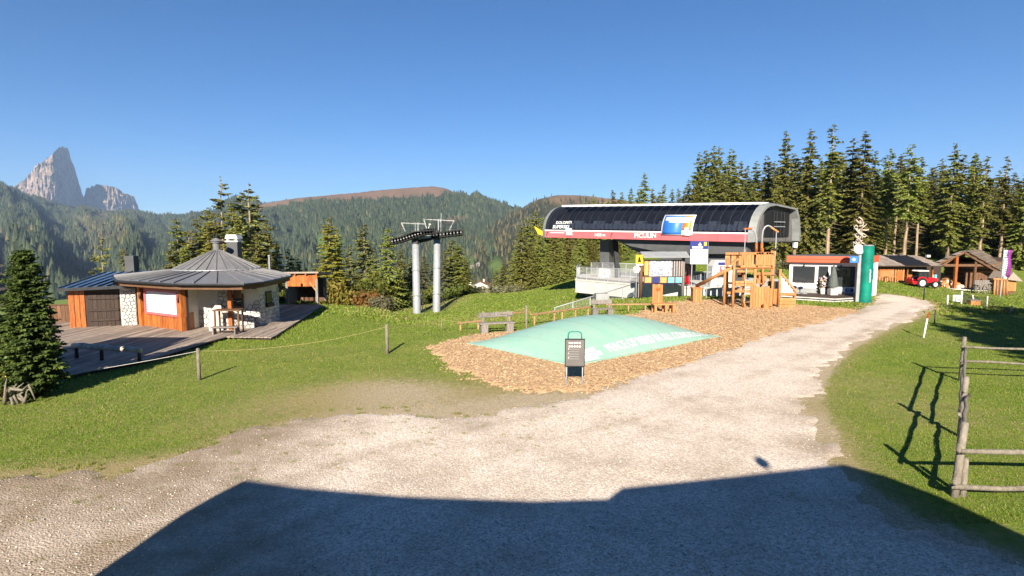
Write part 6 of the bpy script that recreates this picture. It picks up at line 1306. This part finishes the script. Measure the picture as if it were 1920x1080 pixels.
# furled umbrella, bar tables, plant
um = thing('closed_umbrella', 'furled grey green parasol in a white block beside the kiosk door', 'parasol', tuple(kp(2.62, .3, .85)))
MB().box((0, 0, .22), (.5, .45, .44)).build('base_block', 'concrete', um, bev=.02); MB().cyl((0, 0, .4), (0, 0, 2.0), .03, n=8).build('pole', 'galv', um)
MB().lathe([(.28, .5), (.31, .6), (.26, 1.0), (.17, 1.5), (.05, 1.95), (.01, 2.02)], (0, 0, 0), 12).build('cloth', 'fabric_grey', um)
for k, (u, o_) in enumerate(((.55, .7), (.95, .75))):
    b_ = thing('bar_stool', ('first' if k == 0 else 'second') + ' thin bar stool under the left kiosk window', 'stool', tuple(kp(u, .3, o_)))
    MB().cyl((0, 0, .72), (0, 0, .76), .19, n=14).build('seat', 'wood_grey', b_); MB().cyl((0, 0, .02), (0, 0, .73), .025, n=8).build('stem', 'galv', b_); MB().cyl((0, 0, 0), (0, 0, .025), .2, n=14).build('foot_plate', 'galv', b_)
pl = thing('flower_stand', 'pink and white flower arrangement in the kiosk doorway', 'flowers', tuple(kp(2.08, .3, .35)))
MB().lathe([(.14, 0), (.18, .4), (.15, .42)], (0, 0, 0), 10).build('pot', 'cream', pl)
g = np.random.default_rng(8); o = MB()
for i in range(160): c = g.normal(0, 1, 3) * np.array((.14, .14, .22)) + np.array((0, 0, .75)); o.add([c + g.normal(0, .045, 3) for _ in range(4)], [(0, 1, 2), (0, 2, 3)])
o.build('blossoms', 'pink', pl); o = MB()
for i in range(90): c = g.normal(0, 1, 3) * np.array((.13, .13, .2)) + np.array((0, 0, .65)); o.add([c + g.normal(0, .05, 3) for _ in range(4)], [(0, 1, 2), (0, 2, 3)])
o.build('leaves', 'shrub', pl)
# green totem
q = gz(1622, 567); to = thing('green_totem', 'tall green curved banner totem in front of the kiosk corner', 'totem', (q.x, q.y, 0), -.35)
prof_ = [(.34 * math.sin(a), -.34 * math.cos(a) * .8) for a in np.linspace(-1.45, 1.45, 13)]
MB().prism([(x, y, 0) for x, y in prof_], (0, 0, 3.6)).build('banner', 'green', to)
MB().box((-.43, .16, 1.7), (.2, .3, 3.4)).build('mast', 'grey_panel', to, bev=.01)
MB().cyl((0, 0, 3.6), (0, 0, 3.66), .3, n=16).build('cap', 'galv', to)
for k in range(7): MB().box((.12 + .015 * (k % 2), -.275, 1.35 + k * .12), (.07, .02, .075), (0, .3 * (k % 3 - 1), .45)).build('white_script', 'print_white', to)
MB().box((-.72, .05, 2.72), (.5, .08, .42)).build('blue_sign', 'blue', to); MB().box((-.76, .0, 2.72), (.2, .02, .07)).box((-.76, -.006, 2.72), (.07, .02, .2)).build('white_cross', 'print_white', to)
MB().lathe([(.02, 0), (.3, .04), (.33, .1), (.3, .16), (.02, .2)], (0, 0, 0), 18).build('round_lamp', 'cream', to).matrix_local = Matrix.Translation((-.55, .02, 3.35)) @ Matrix.Rotation(R(75), 4, 'X') @ Matrix.Rotation(.3, 4, 'Y')
# carved antler tree behind the kiosk
q = at(1608, 470, 45); an = thing('antler_sculpture', 'tall sculpture of pale twisted antler branches above the kiosk roof', 'sculpture', (q.x, 45, T(q.x, 45)))
g = random.Random(9); base = at(1608, 470, 45).z - T(q.x, 45)
MB().tube([(0, 0, 0), (.1, 0, base), (.25, 0, base + 2.4)], [.2, .16, .06], 8).build('stem', 'bark', an, True)
for i in range(34):
    z = base - .2 + 2.5 * g.random(); p = V3((g.uniform(-.15, .3), g.uniform(-.25, .1), z)); pts = [p]; dx = g.choice((-1, -1, 1))
    for k in range(3): p = p + V3((dx * g.uniform(.02, .26), g.uniform(-.12, .12), g.uniform(-.18, .3))); pts.append(p)
    MB().tube(pts, [.07, .06, .045, .02], 6).build('antler', 'root', an, True)
q = at(1493, 460, 46); bd = thing('birdhouse', 'white birdhouse on a bare trunk behind the station end', 'birdhouse', (q.x, 46, T(q.x, 46)))
zt = q.z - T(q.x, 46); MB().tube([(0, .25, 0), (0, .25, zt + 1.2)], [.16, .1], 8).build('trunk', 'bark', bd, True); MB().box((-.1, 0, zt + .1), (.3, .3, .6), (0, .1, 0)).build('box', 'white', bd, bev=.02); MB().box((-.05, -.02, zt + .46), (.45, .42, .06), (0, .25, 0)).build('roof', 'pink', bd)
# ------------------------------------------------------------------ chalet row with shingle roof and dark solar roof
cr = thing('chalet_row', 'low wooden chalet row with shingle roof and black solar panels', 'chalet', (0, 0, 0))
YC = 62.0
def cq(px, py, dy=0): return at(px, py, YC + dy)
def cbox(px0, py0, px1, py1, dy, dep, nm, mat, par=None, bev=0):
    a, b = cq(px0, py1, dy), cq(px1, py0, dy); return MB().box(((a.x + b.x) / 2, YC + dy + dep / 2, (a.z + b.z) / 2), (b.x - a.x, dep, b.z - a.z)).build(nm, mat, par or cr, bev=bev)
zl = -3.0
cbox(1636, 499, 1697, 545, 0, 5, 'wall', 'wood_brown'); cbox(1697, 500, 1765, 545, 2.2, 3, 'back_wall', 'wood_dark')
for k in range(12): cbox(1638 + k * 4.9, 502, 1642.4 + k * 4.9, 528, -.06, .05, 'wall_board', 'wood_new')
cbox(1650, 507, 1676, 519, -.12, .05, 'counter_shutter', 'wood_new'); cbox(1649, 505, 1677, 507, -.14, .1, 'counter_frame', 'wood_orange'); cbox(1681, 508, 1693, 525, -.12, .05, 'door', 'wood_orange')
for px in (1700, 1713, 1747): cbox(px, 500, px + 3.5, 530, -.1, .22, 'post', 'wood_orange')
cbox(1697, 515, 1712, 520, .2, .3, 'counter', 'wood_orange'); cbox(1702, 505, 1712, 513, 2.1, .08, 'window', 'window'); cbox(1748, 515, 1757, 524, 1.9, .08, 'poster', 'cyan')
for (p0, p1, mt, nm) in ((1632, 1697, 'shingle', 'shingle_roof'), (1697, 1745, 'black', 'solar_panel'), (1745, 1772, 'shingle', 'shingle_roof')):
    a, b = cq(p0, 499, -.7), cq(p1, 499, -.7); zt = cq(p0, 480, 3.2).z
    if nm == 'solar_panel':
        for r_ in range(2):
            for k in range(4):
                x0, x1 = a.x + (b.x - a.x) * k / 4 + .03, a.x + (b.x - a.x) * (k + 1) / 4 - .03; f0, f1 = r_ / 2 + .01, r_ / 2 + .49
                q = lambda x, f: V3((x, YC - .7 + 3.9 * f, a.z + (zt - a.z) * f + .08))
                MB().hexa([q(x0, f0), q(x1, f0), q(x1, f1), q(x0, f1)] + [v + V3((0, 0, .04)) for v in (q(x0, f0), q(x1, f0), q(x1, f1), q(x0, f1))]).build(nm, 'black', cr)
    else:
        for r_ in range(7):
            for k in range(int((b.x - a.x) / .42)):
                x0 = a.x + k * .42 + (.2 if r_ % 2 else 0); f0 = r_ / 7
                MB().box((x0 + .2, YC - .7 + 3.9 * (f0 + .08), a.z + (zt - a.z) * (f0 + .08) + .06), (.4, .75, .03), (math.atan2(zt - a.z, 3.9) - .05, 0, 0)).build('shingle', 'shingle', cr)
    MB().prism([(a.x, YC - .75, a.z - .06), (a.x, YC + 3.2, zt - .06), (a.x, YC + 3.2, zt + .02), (a.x, YC - .75, a.z + .02)], (b.x - a.x, 0, 0)).build('roof_deck', 'wood_dark', cr)
for px0, px1 in ((1664, 1683), (1688, 1695), (1738, 1745)): cbox(px0, 478, px1, 482.5, 3.3, .3, 'roof_box', 'concrete')
for k, px in enumerate((1668, 1652)):
    q = cq(px, 527, -1.2); t = thing('picnic_bench', 'wooden picnic bench against the ' + ('right' if k == 0 else 'left') + ' part of the orange chalet wall', 'bench', (q.x, YC - 1.2, T(q.x, YC - 1.2)))
    zz = q.z - T(q.x, YC - 1.2); MB().box((0, 0, zz + .45), (1.4, .3, .06)).build('seat', 'wood_new', t)
    for s in (-1, 1): MB().box((s * .55, 0, (zz + .43) / 2), (.1, .28, zz + .42)).build('leg', 'wood_new', t)
# ------------------------------------------------------------------ open barn
bn_ = thing('open_barn', 'open fronted log barn with wide shingle gable roof', 'barn', (0, 0, 0))
YB = 66.0
def bq(px, py, dy=0): return at(px, py, YB + dy)
eL, ap, eR = bq(1744, 500), bq(1807, 472), bq(1877, 512); dep = 7.0; zg = bq(1800, 541).z
BV = V3((at(1832, 473, YB + dep).x - ap.x, dep, 0)); bs_ = lambda dy: BV.x * dy / dep
MB().prism([(eL.x + .3, YB - .5, zg - 1.5), (eR.x + 1, YB - .5, zg - 1.5), (eR.x + 1 + bs_(8), YB + 8, zg - 1.5), (eL.x + .3 + bs_(8), YB + 8, zg - 1.5)], (0, 0, 1.5)).build('floor', 'concrete', bn_)
sh_m = MB().box((0, 0, 0), (.62, .72, .035)).mesh('shingle'); sh_m.materials.append(M['shingle'])
for a, b in ((eL, ap), (eR, ap)):
    L_ = (ap - a).length; ang = math.atan2(ap.z - a.z, ap.x - a.x); d = (ap - a).normalized(); nr = V3((-d.z, 0, d.x)); nr = nr if nr.z > 0 else -nr
    MB().prism([a, ap, ap + nr * .1, a + nr * .1], BV).build('roof_deck', 'wood_dark', bn_)
    nr_ = int(L_ / .5); 
    for i in range(nr_):
        for k in range(int(dep / .72) + 1):
            p = a + d * (.3 + i * .5) + nr * (.13) + V3((bs_(k * .72 + .3 * (i % 2)), k * .72 + .3 * (i % 2), 0)); o = link('shingle', sh_m, None, bn_); o.location = p; o.rotation_euler = (0, -ang + (.06 if a is eL else -.06) if a is eL else -(ang) - .06, 0)
    MB().bar(a + V3((0, -.06, -.08)), ap + V3((0, -.06, -.08)), .12, .26, nr).build('verge_board', 'wood_brown', bn_)
for px, w__ in ((1757, .28), (1795, .3), (1831, .26), (1871, .26)):
    zt = np.interp(px, [1744, 1807, 1877], [eL.z, ap.z, eR.z]) - .2; x0 = bq(px, 500).x; MB().bar((x0, YB + .2, zg), (x0, YB + .2, zt), w__, w__, (1, 0, 0)).build('post', 'wood_brown' if px > 1800 else 'wood_orange', bn_, bev=.03)
x0, x1 = bq(1750, 500).x, bq(1872, 500).x
MB().bar((x0, YB + .2, eL.z + .15), (x1, YB + .2, eL.z + .15), .22, .28).build('tie_beam', 'wood_brown', bn_); MB().bar((bq(1757, 500).x, YB + .25, eL.z - .5), (bq(1790, 500).x, YB + .25, ap.z - .7), .16, .2).build('brace', 'wood_brown', bn_)
for k in range(6):
    z0 = zg + k * .5; MB().tube([(bq(1752, 500).x + bs_(4.6), YB + 4.6, z0 + .25), (bq(1872, 500).x + bs_(4.6), YB + 4.6, z0 + .25)], .26, 8).build('wall_log', 'wood_brown', bn_, True)
MB().box((bq(1848, 500).x, YB + 1.2, zg + .9), (2.6, .12, 1.8)).build('partition', 'wood_brown', bn_); MB().box(((x0 + x1) / 2 + bs_(5.2), YB + 5.2, zg + 1.8), (x1 - x0, .2, 3.4)).build('back_wall', 'wood_dark', bn_)
for k in range(6): MB().box((bq(1832, 500).x + k * .38 + .2, YB + 1.12, zg + .9), (.36, .03, 1.7)).build('wall_board', 'wood_brown', bn_)
wp = thing('firewood_pile', 'pile of split firewood under the barn roof', 'firewood', (0, 0, 0)); g = random.Random(4)
for i in range(70):
    px = g.uniform(1766, 1804); r_ = g.uniform(.1, .22); z0 = zg + g.uniform(.1, 1.0) * max(.2, 1 - abs(px - 1780) / 30); q = bq(px, 500, 1.2); MB().tube([(q.x, YB + 1.0 + g.uniform(-.2, .2), z0), (q.x + g.uniform(-.1, .1), YB + 1.9, z0 + g.uniform(-.1, .1))], r_, 7).build('log', 'root' if i % 2 else 'wood_new', wp)
# wagon and stack right of the barn posts
wg = thing('hay_wagon', 'old grey wooden wagon with spoked wheel before the barn', 'wagon', (0, 0, 0)); YW = 60.0
a, b = at(1826, 543, YW), at(1860, 530, YW)
for k in range(7): MB().box((a.x + (b.x - a.x) * (k + .5) / 7, YW, (a.z + b.z) / 2 + .15), ((b.x - a.x) / 7 - .02, .06, 1.0)).build('side_board', 'wood_grey', wg)
MB().box(((a.x + b.x) / 2, YW + .8, a.z), (b.x - a.x + .2, 1.6, .12)).build('bed', 'wood_brown', wg); MB().bar((b.x, YW + .2, a.z - .1), (b.x + 1.9, YW - .2, a.z - .5), .1, .1).build('drawbar', 'wood_brown', wg)
for px in (1855, 1830):
    c = at(px, 541, YW - .2); c.z -= .05; wr = .62 if px > 1840 else .5; MB().tube([(c.x + wr * math.cos(t), YW - .2, c.z + wr * math.sin(t)) for t in np.linspace(0, 6.283, 19)], .06, 5).build('wheel_rim', 'wood_grey', wg)
    for t in range(4): an_ = t * math.pi / 4; MB().bar((c.x - wr * math.cos(an_), YW - .2, c.z - wr * math.sin(an_)), (c.x + wr * math.cos(an_), YW - .2, c.z + wr * math.sin(an_)), .05, .05, (0, 1, 0)).build('wheel_spoke', 'wood_grey', wg)
lb = thing('log_shelter', 'rough log shelter with upright posts beside the banner', 'shelter', (0, 0, 0)); g = random.Random(12)
for k in range(9):
    px = 1864 + k * 3; q = at(px, 548, 59.5); MB().tube([(q.x, 59.5, q.z - .5), (q.x + g.uniform(-.1, .1), 59.5, at(px, 521 + g.uniform(-3, 6), 59.5).z)], [.11, .09], 7).build('post', 'wood_brown' if k % 2 else 'wood_new', lb, True)
a, b = at(1862, 523, 59.5), at(1886, 525, 59.5); MB().tube([a, b], .12, 8).build('beam', 'wood_new', lb, True); MB().tube([at(1884, 519, 59.8), at(1884, 550, 59.8)], .14, 8).build('post', 'cream', lb, True)
# small gabled stall at the margin
ss = thing('market_stall', 'small gabled wooden stall behind the banner', 'stall', (0, 0, 0)); a, b = at(1888, 546, 63), at(1906, 524, 63)
for k in range(6): MB().box((a.x + (b.x - a.x) * (k + .5) / 6, 63, (a.z + b.z) / 2), ((b.x - a.x) / 6 - .02, .06, b.z - a.z)).build('front_board', 'wood_new', ss)
MB().prism([(a.x, 63.05, a.z - .6), (b.x, 63.05, a.z - .6), (b.x, 63.05, b.z), (a.x, 63.05, b.z)], (0, 2, 0)).build('wall', 'wood_brown', ss)
m_ = (a.x + b.x) / 2 - .3; MB().prism([(a.x - .4, 62.6, b.z), (b.x + .4, 62.6, b.z - .2), (m_, 62.6, b.z + .85)], (0, 2.6, 0)).build('roof', 'shingle', ss)
# banner flag
q = at(1886, 520, 55); fb = thing('banner_flag', 'tall hanging flag, pale checked and magenta, by the barn', 'flag', (q.x, 55, T(q.x, 55)))
z0, z1 = at(0, 518, 55).z - T(q.x, 55), at(0, 469, 55).z - T(q.x, 55); MB().cyl((-.42, 0, 0), (-.42, 0, z1 + .2), .035, n=8).build('pole', 'galv', fb)
n = 10; vs = []
for i in range(n + 1):
    for j in range(5): vs.append((-.38 + .2 * j, .07 * math.sin(i * .8 + j * .5), z0 + (z1 - z0) * i / n - .1 * (j / 4) * (i == 0)))
F1 = [(i * 5 + j, i * 5 + j + 1, (i + 1) * 5 + j + 1, (i + 1) * 5 + j) for i in range(n) for j in range(4)]
for nm, mt, js in (('pale_cloth', 'teal_white', (0, 1)), ('magenta_cloth', 'magenta', (2, 3))): o = MB().add(vs, [f for f in F1 if (f[0] % 5) in js]); q_ = o.build(nm, mt, fb, True); so = q_.modifiers.new('t', 'SOLIDIFY'); so.thickness = .02
for i in range(3):
    for j in range(3): MB().box((-.33 + j * .12 + (i % 2) * .05, -.1, z1 - .25 - i * .22), (.07, .012, .1)).build('dark_check', 'black', fb)
for i in range(7): MB().bar((-.36, -.1, z0 + .15 + i * .22), (.0, -.1, z0 + .32 + i * .22), .012, .05).build('diagonal_stripe', 'black', fb)
# ------------------------------------------------------------------ tractor
q = at(1730, 538, 59); tz = T(q.x, 59); tc_ = thing('tractor', 'small red tractor with pale roof parked before the chalet row', 'tractor', (q.x, 59, tz), 0.0)
bd = MB().box((.72, 0, .72), (1.25, .62, .42)).prism([(.2, -.31, .93), (1.32, -.31, .9), (1.34, -.31, .98), (.95, -.31, 1.07), (.2, -.31, 1.1)], (0, .62, 0)).build('bonnet', 'red', tc_, bev=.04)
MB().box((-.35, 0, .62), (1.1, .6, .4)).box((-.75, 0, .62), (.3, 1.1, .3)).build('body', 'red', tc_, bev=.03)
for s in (-1, 1):
    for x0, r_ in ((-.55, .52), (.82, .36)):
        wl = MB().lathe([(r_ * .55, -.13), (r_ * .93, -.13), (r_, -.08), (r_, .08), (r_ * .93, .13), (r_ * .55, .13)], (0, 0, 0), 20).build('tyre', 'tyre', tc_, True); wl.matrix_local = Matrix.Translation((x0, s * .58, r_)) @ Matrix.Rotation(R(90), 4, 'X')
        MB().cyl((x0, s * .58 - .135, r_), (x0, s * .58 + .135, r_), r_ * .6, n=16).build('rim', 'rim', tc_)
    MB().tube([(-.55 + .6 * math.cos(t), s * .6, .52 + .6 * math.sin(t)) for t in np.linspace(.35, 2.5, 9)], .07, 6).build('mudguard', 'red', tc_)
    for x0, x1 in ((-.85, -.78), (.18, .1), (-.35, -.35)): MB().bar((x0, s * .48, .85), (x1, s * .46, 1.72), .05, .05, (0, 1, 0)).build('cab_pillar', 'black', tc_)
    MB().prism([(-.8, s * .465, .95), (.12, s * .465, .95), (.07, s * .455, 1.66), (-.75, s * .455, 1.66)], (0, .012 * s, 0)).build('cab_glass', 'window', tc_)
MB().prism([(-.95, -.52, 1.72), (.28, -.52, 1.72), (.18, -.52, 1.83), (-.82, -.52, 1.84)], (0, 1.04, 0)).build('cab_roof', 'cream', tc_, bev=.04)
MB().box((-1.2, 0, .55), (.5, 1.2, .3)).box((-1.45, 0, .75), (.12, 1.1, .4)).build('spreader', 'red', tc_, bev=.03); MB().box((1.5, 0, .45), (.2, 1.0, .35)).build('front_hitch', 'steel_dark', tc_); MB().cyl((1.0, -.2, 1.0), (1.0, -.2, 1.5), .03, n=6).build('exhaust', 'steel_dark', tc_)
for s in (-1, 1): MB().cyl((1.34, s * .2, .85), (1.37, s * .2, .85), .07, n=10).build('headlight', 'print_white', tc_)
gobj_z = T(q.x, 59)
# ------------------------------------------------------------------ stakes, net, box, lamp along the right lawn
def stake(px, py0, py1, label, mat='cream', r=.05, lean=0, group=None, Y=None):
    if Y is None:
        Y = 25.0
        for _ in range(60):
            q = at(px, py1, Y); Y += (q.z - T(q.x, Y)) * 1.5
    q = at(px, py1, Y); h_ = at(px, py0, Y).z - q.z; t = thing('stake', label, 'stake', (q.x, Y, T(q.x, Y)), 0, group)
    MB().tube([(0, 0, -.1), (lean, 0, h_)], [r, r * .9], 7).build('shaft', mat, t, True); MB().lathe([(r * .9, 0), (r * .6, .03), (.01, .04)], (lean, 0, h_ - .005), 7).build('tip', mat, t); return V3((q.x + lean, Y, T(q.x, Y) + h_))
ST = [stake(1776, 554, 573, 'short pale stake left of the white box'), stake(1802, 547, 571, 'taller pale stake right behind the white box'), stake(1828, 551, 570, 'leaning pale stake in the net fence', lean=-.2), stake(1850, 556, 577, 'thin stake in the middle of the net fence', r=.035), stake(1896, 574, 588, 'short grey stake at the shaded end of the net fence', 'wood_grey')]
nt_ = thing('net_fence', 'sagging dark net fence strung between pale stakes', 'fence', (0, 0, 0)); o = MB()
for a, b in zip(ST[1:-1], ST[2:]):
    for k in range(5):
        z = .15 + .2 * k; za, zb_ = a.z - 1.0 + z, b.z - 1.0 + z
        o.tube([(a.x, a.y, za), ((a.x + b.x) / 2, (a.y + b.y) / 2, (za + zb_) / 2 - .05), (b.x, b.y, zb_)], .006, 4, False)
    for k in range(24): f = k / 24; p = a.lerp(b, f); o.tube([(p.x, p.y, p.z - .9), (p.x, p.y, p.z - .03)], .006, 4, False)
tag(o.build('netting', 'steel_dark', nt_), kind='stuff')
stake(1732, 541, 562, 'slim black path lamp post in front of the tractor', 'black', .04)
q = gz(1792, 584, -.6); wb = thing('white_box', 'small white square box standing in the grass', 'box', (q.x, q.y, T(q.x, q.y)), .3); MB().box((0, 0, .3), (.3, .3, .42)).build('case', 'white', wb, bev=.02); MB().box((-.02, -.156, .3), (.2, .02, .28)).build('front_plate', 'map', wb); MB().box((0, 0, .03), (.3, .3, .08)).build('foot', 'steel_dark', wb)
q = gz(1806, 586, -.5); wk = thing('wood_block', 'little yellowish wooden block beside the white box', 'block', (q.x + .6, q.y, T(q.x + .6, q.y))); MB().box((0, 0, .15), (.6, .35, .3)).build('body', 'wood_new', wk, bev=.02); MB().box((0, 0, .32), (.7, .4, .05)).build('lid', 'wood_grey', wk)
q = gz(1731, 633); rb_ = thing('barrier_post', 'white marker post with a red arm beside the path', 'post', (q.x, q.y, 0)); MB().tube([(0, 0, -.1), (.12, 0, .82)], [.035, .03], 8).build('shaft', 'white', rb_, True); MB().bar((.1, 0, .62), (.36, .3, .98), .04, .07).build('arm', 'red', rb_); MB().lathe([(.035, 0), (.03, .03), (.005, .04)], (.12, 0, .81), 8).build('cap', 'red', rb_)
stake(1752, 582, 606, 'dark slim post in the shade beside the path', 'steel_dark', .03, Y=27)
# ------------------------------------------------------------------ rail fence on the right
def fpost(x, y, h_, label, lean=(0, 0), r=.075):
    t = thing('fence_post', label, 'post', (x, y, T(x, y))); MB().tube([(0, 0, -.2), (lean[0] * .5, lean[1] * .5, h_ * .5), (lean[0], lean[1], h_)], [r * 1.05, r, r * .9], 10).build('shaft', 'wood_fence', t, True); MB().lathe([(r * .9, -.005), (r * .6, .02), (.005, .025)], (lean[0], lean[1], h_), 10).build('cut_end', 'wood_grey', t)
P0, P1, P2 = gxy(1788, 932), gxy(1800, 818), gxy(1801, 714)
fpost(*P0, 1.22, 'grey fence post at the near corner, in the building shade', (.16, .08), .06); fpost(P0[0] + .16, P0[1] + .02, .62, 'short stub post leaning against the near corner post', (.05, .05), .05); fpost(*P1, 1.28, 'second grey fence post behind the corner post', (.06, .03), .06); fpost(*P2, 1.3, 'farthest grey fence post where the rails turn away', (.02, 0), .06)
fpost(P2[0] + 5.2, P2[1] - .9, 1.3, 'grey fence post beyond the shaded grass at the picture edge', (0, 0), .06); fpost(P0[0] + 5, P0[1] - .2, 1.2, 'grey fence post just outside the picture edge', (0, 0), .06)
def rail(a, b, label, r=.036, name='fence_rail'):
    a, b = V3(a), V3(b); n = 7; g = random.Random(label); pts = [a.lerp(b, i / n) + V3((g.uniform(-.02, .02), g.uniform(-.02, .02), g.uniform(-.02, .02))) for i in range(n + 1)]
    tag(MB().tube(pts, [r * g.uniform(.9, 1.1) for _ in pts], 8).build(name, 'wood_fence', None, True), label, 'fence rail')
(ax, ay), (bx, by), (cx, cy) = P0, P1, P2
rail((ax, ay - .08, .80), (ax + 5.2, ay - .25, .80), 'upper rail running off the near corner post to the picture edge', .042); rail((ax - .12, ay - .08, .21), (ax + 5.2, ay - .25, .20), 'lower rail running off the near corner post to the picture edge', .042)
rail((ax - .1, ay - .15, .84), (bx + .18, by + .1, .90), 'upper pole from the corner post to the second post'); rail((ax - .15, ay - .2, .30), (bx + .15, by + .15, .40), 'lower pole from the corner post to the second post')
rail((bx - .05, by - .1, 1.0), (cx + .1, cy + .05, .98), 'upper pole from the second to the farthest post'); rail((bx - .1, by - .05, .5), (cx + .15, cy + .1, .52), 'lower pole from the second to the farthest post')
rail((cx - .1, cy - .05, 1.02), (cx + 5.4, cy - 1.0, 1.0), 'upper pale rail beyond the shaded grass', .034); rail((cx - .1, cy - .05, .6), (cx + 5.4, cy - 1.0, .58), 'lower pale rail beyond the shaded grass', .034)
# ------------------------------------------------------------------ houses in the valley
def house(px, py, Y, wd, hgt, label, z=None, roof='wood_brown', wall='render', rows=2):
    q = at(px, py, Y); t = thing('farmhouse', label, 'house', tuple(q), rng.random() * .5 - .25); d_ = wd * .8
    MB().prism([(-wd / 2, -d_ / 2, -3), (wd / 2, -d_ / 2, -3), (wd / 2, -d_ / 2, hgt), (0, -d_ / 2, hgt + wd * .22), (-wd / 2, -d_ / 2, hgt)], (0, d_, 0)).build('wall', wall, t)
    rf = MB()
    for s in (-1, 1): rf.prism([(s * wd * .62, -d_ * .6, hgt - wd * .05 + .05), (0, -d_ * .6, hgt + wd * .225 + .05), (0, -d_ * .6, hgt + wd * .26 + .05), (s * wd * .62, -d_ * .6, hgt - wd * .015 + .05)], (0, d_ * 1.2, 0))
    rf = rf.build('roof', roof, t); MB().box((wd * .15, 0, hgt + wd * .26), (.8, .8, 2)).build('chimney', wall, rf)
    for r_ in range(rows):
        for k in range(3): w_ = MB().box((-wd * .3 + k * wd * .3, -d_ / 2 - .05, hgt * (.25 + .5 * r_)), (wd * .1, .12, hgt * .24)).build('window', 'window', t); MB().box((-wd * .3 + k * wd * .3, -d_ / 2 - .09, hgt * (.25 + .5 * r_) - hgt * .14), (wd * .13, .25, .15)).build('sill', 'wood_brown', w_)
    return t
t = house(903, 548, 330, 9.5, 4.4, 'large chalet with brown roof below the meadow edge', roof='wood_brown'); MB().box((0, -4.3, 2.4), (9.0, .8, .7)).build('balcony', 'wood_brown', t)
house(880, 546, 340, 5.5, 3.6, 'small white house left of the large valley chalet', rows=1)
def on_hill(px, py):
    tt = np.linspace(0.02, .9, 400); x, y, z = surfA(np.full(400, float(px)), tt); yy = 540 + F * np.tan(np.arctan2(H - z, y) - PITCH); return float(y[np.argmin(np.abs(yy - py))])
for px, py, lb in ((590, 453, 'upper white farmhouse on the green clearing behind the larch'), (588, 468, 'lower white farmhouse on the green clearing behind the larch'), (886, 501, 'farmhouse at the left of the pale meadow right of the pylon'), (898, 497, 'farmhouse at the right of the pale meadow right of the pylon'), (275, 474, 'farmhouse on the meadow above the round hut roof'), (290, 491, 'farmhouse low on the meadow above the round hut roof')):
    house(px, py, on_hill(px, py) - 15, 9.5, 4.5, lb, rows=1, wall='wood_grey')
# ------------------------------------------------------------------ the lodge the camera hangs on; its shade lies over the yard
lo = thing('lodge', 'lodge behind the viewpoint whose shade falls across the gravel', 'building', (0, 0, 0))
tn = math.tan(SUN_EL); yp = .1
prl = []
for px, py in ((178, 1080), (350, 962), (405, 930), (462, 900), (560, 914), (760, 931), (1000, 940), (1138, 936), (1166, 915), (1380, 893), (1580, 870), (1660, 892), (1760, 930), (1920, 1004)):
    q = gz(px, py); k = (q.y - yp) / SUN_H.y; prl.append((q.x - SUN_H.x * k, k * tn))
prl = [(prl[0][0] + .1, -1)] + prl + [(7.8, 2.5), (7.8, -1)]
roof_pts = [(x, z) for x, z in prl]
MB().prism([(x, yp, z) for x, z in roof_pts[1:-1]] + [(x * .985, yp, z - .14) for x, z in roof_pts[-2:0:-1]], (0, -9, 0)).build('roof', 'wood_dark', lo)
MB().prism([(x * .965, -.7, max(z - .2, -1)) for x, z in roof_pts], (0, -7.5, 0)).build('wall', 'render', lo)
MB().box((roof_pts[3][0] * .97, -.2, 1.7), (.3, .9, 5.0)).build('corner_pier', 'render', lo)
q = gz(1426, 866); k = (q.y + .2) / SUN_H.y; vx_, vz_ = q.x - SUN_H.x * k, k * tn
MB().cyl((vx_, -.2, vz_ - .8), (vx_, -.2, vz_ - .1), .015, n=6).lathe([(.02, -.16), (.10, -.1), (.12, .0), (.06, .1), (.01, .14)], (vx_, -.2, vz_), 10).build('vent_cap', 'steel_dark', lo)
# ------------------------------------------------------------------ air between here and the mountains
zmin = min(float(Z.min()), -110) - 30
m = bpy.data.materials.new('haze'); m.use_nodes = True; nt = m.node_tree; nt.nodes.clear()
ou = nd(nt, 'ShaderNodeOutputMaterial'); pv = nd(nt, 'ShaderNodeVolumePrincipled'); pv.inputs['Color'].default_value = (.50, .70, 1.0, 1); pv.inputs['Density'].default_value = HAZE = 0.000052; pv.inputs['Anisotropy'].default_value = 0.0
nt.links.new(pv.outputs[0], ou.inputs['Volume']); M['haze'] = m
tag(MB().box((0, 6000, (zmin + 1250) / 2), (20000, 12600, 1250 - zmin)).build('haze', 'haze'), 'thin bluish mountain haze', 'haze', kind='stuff')
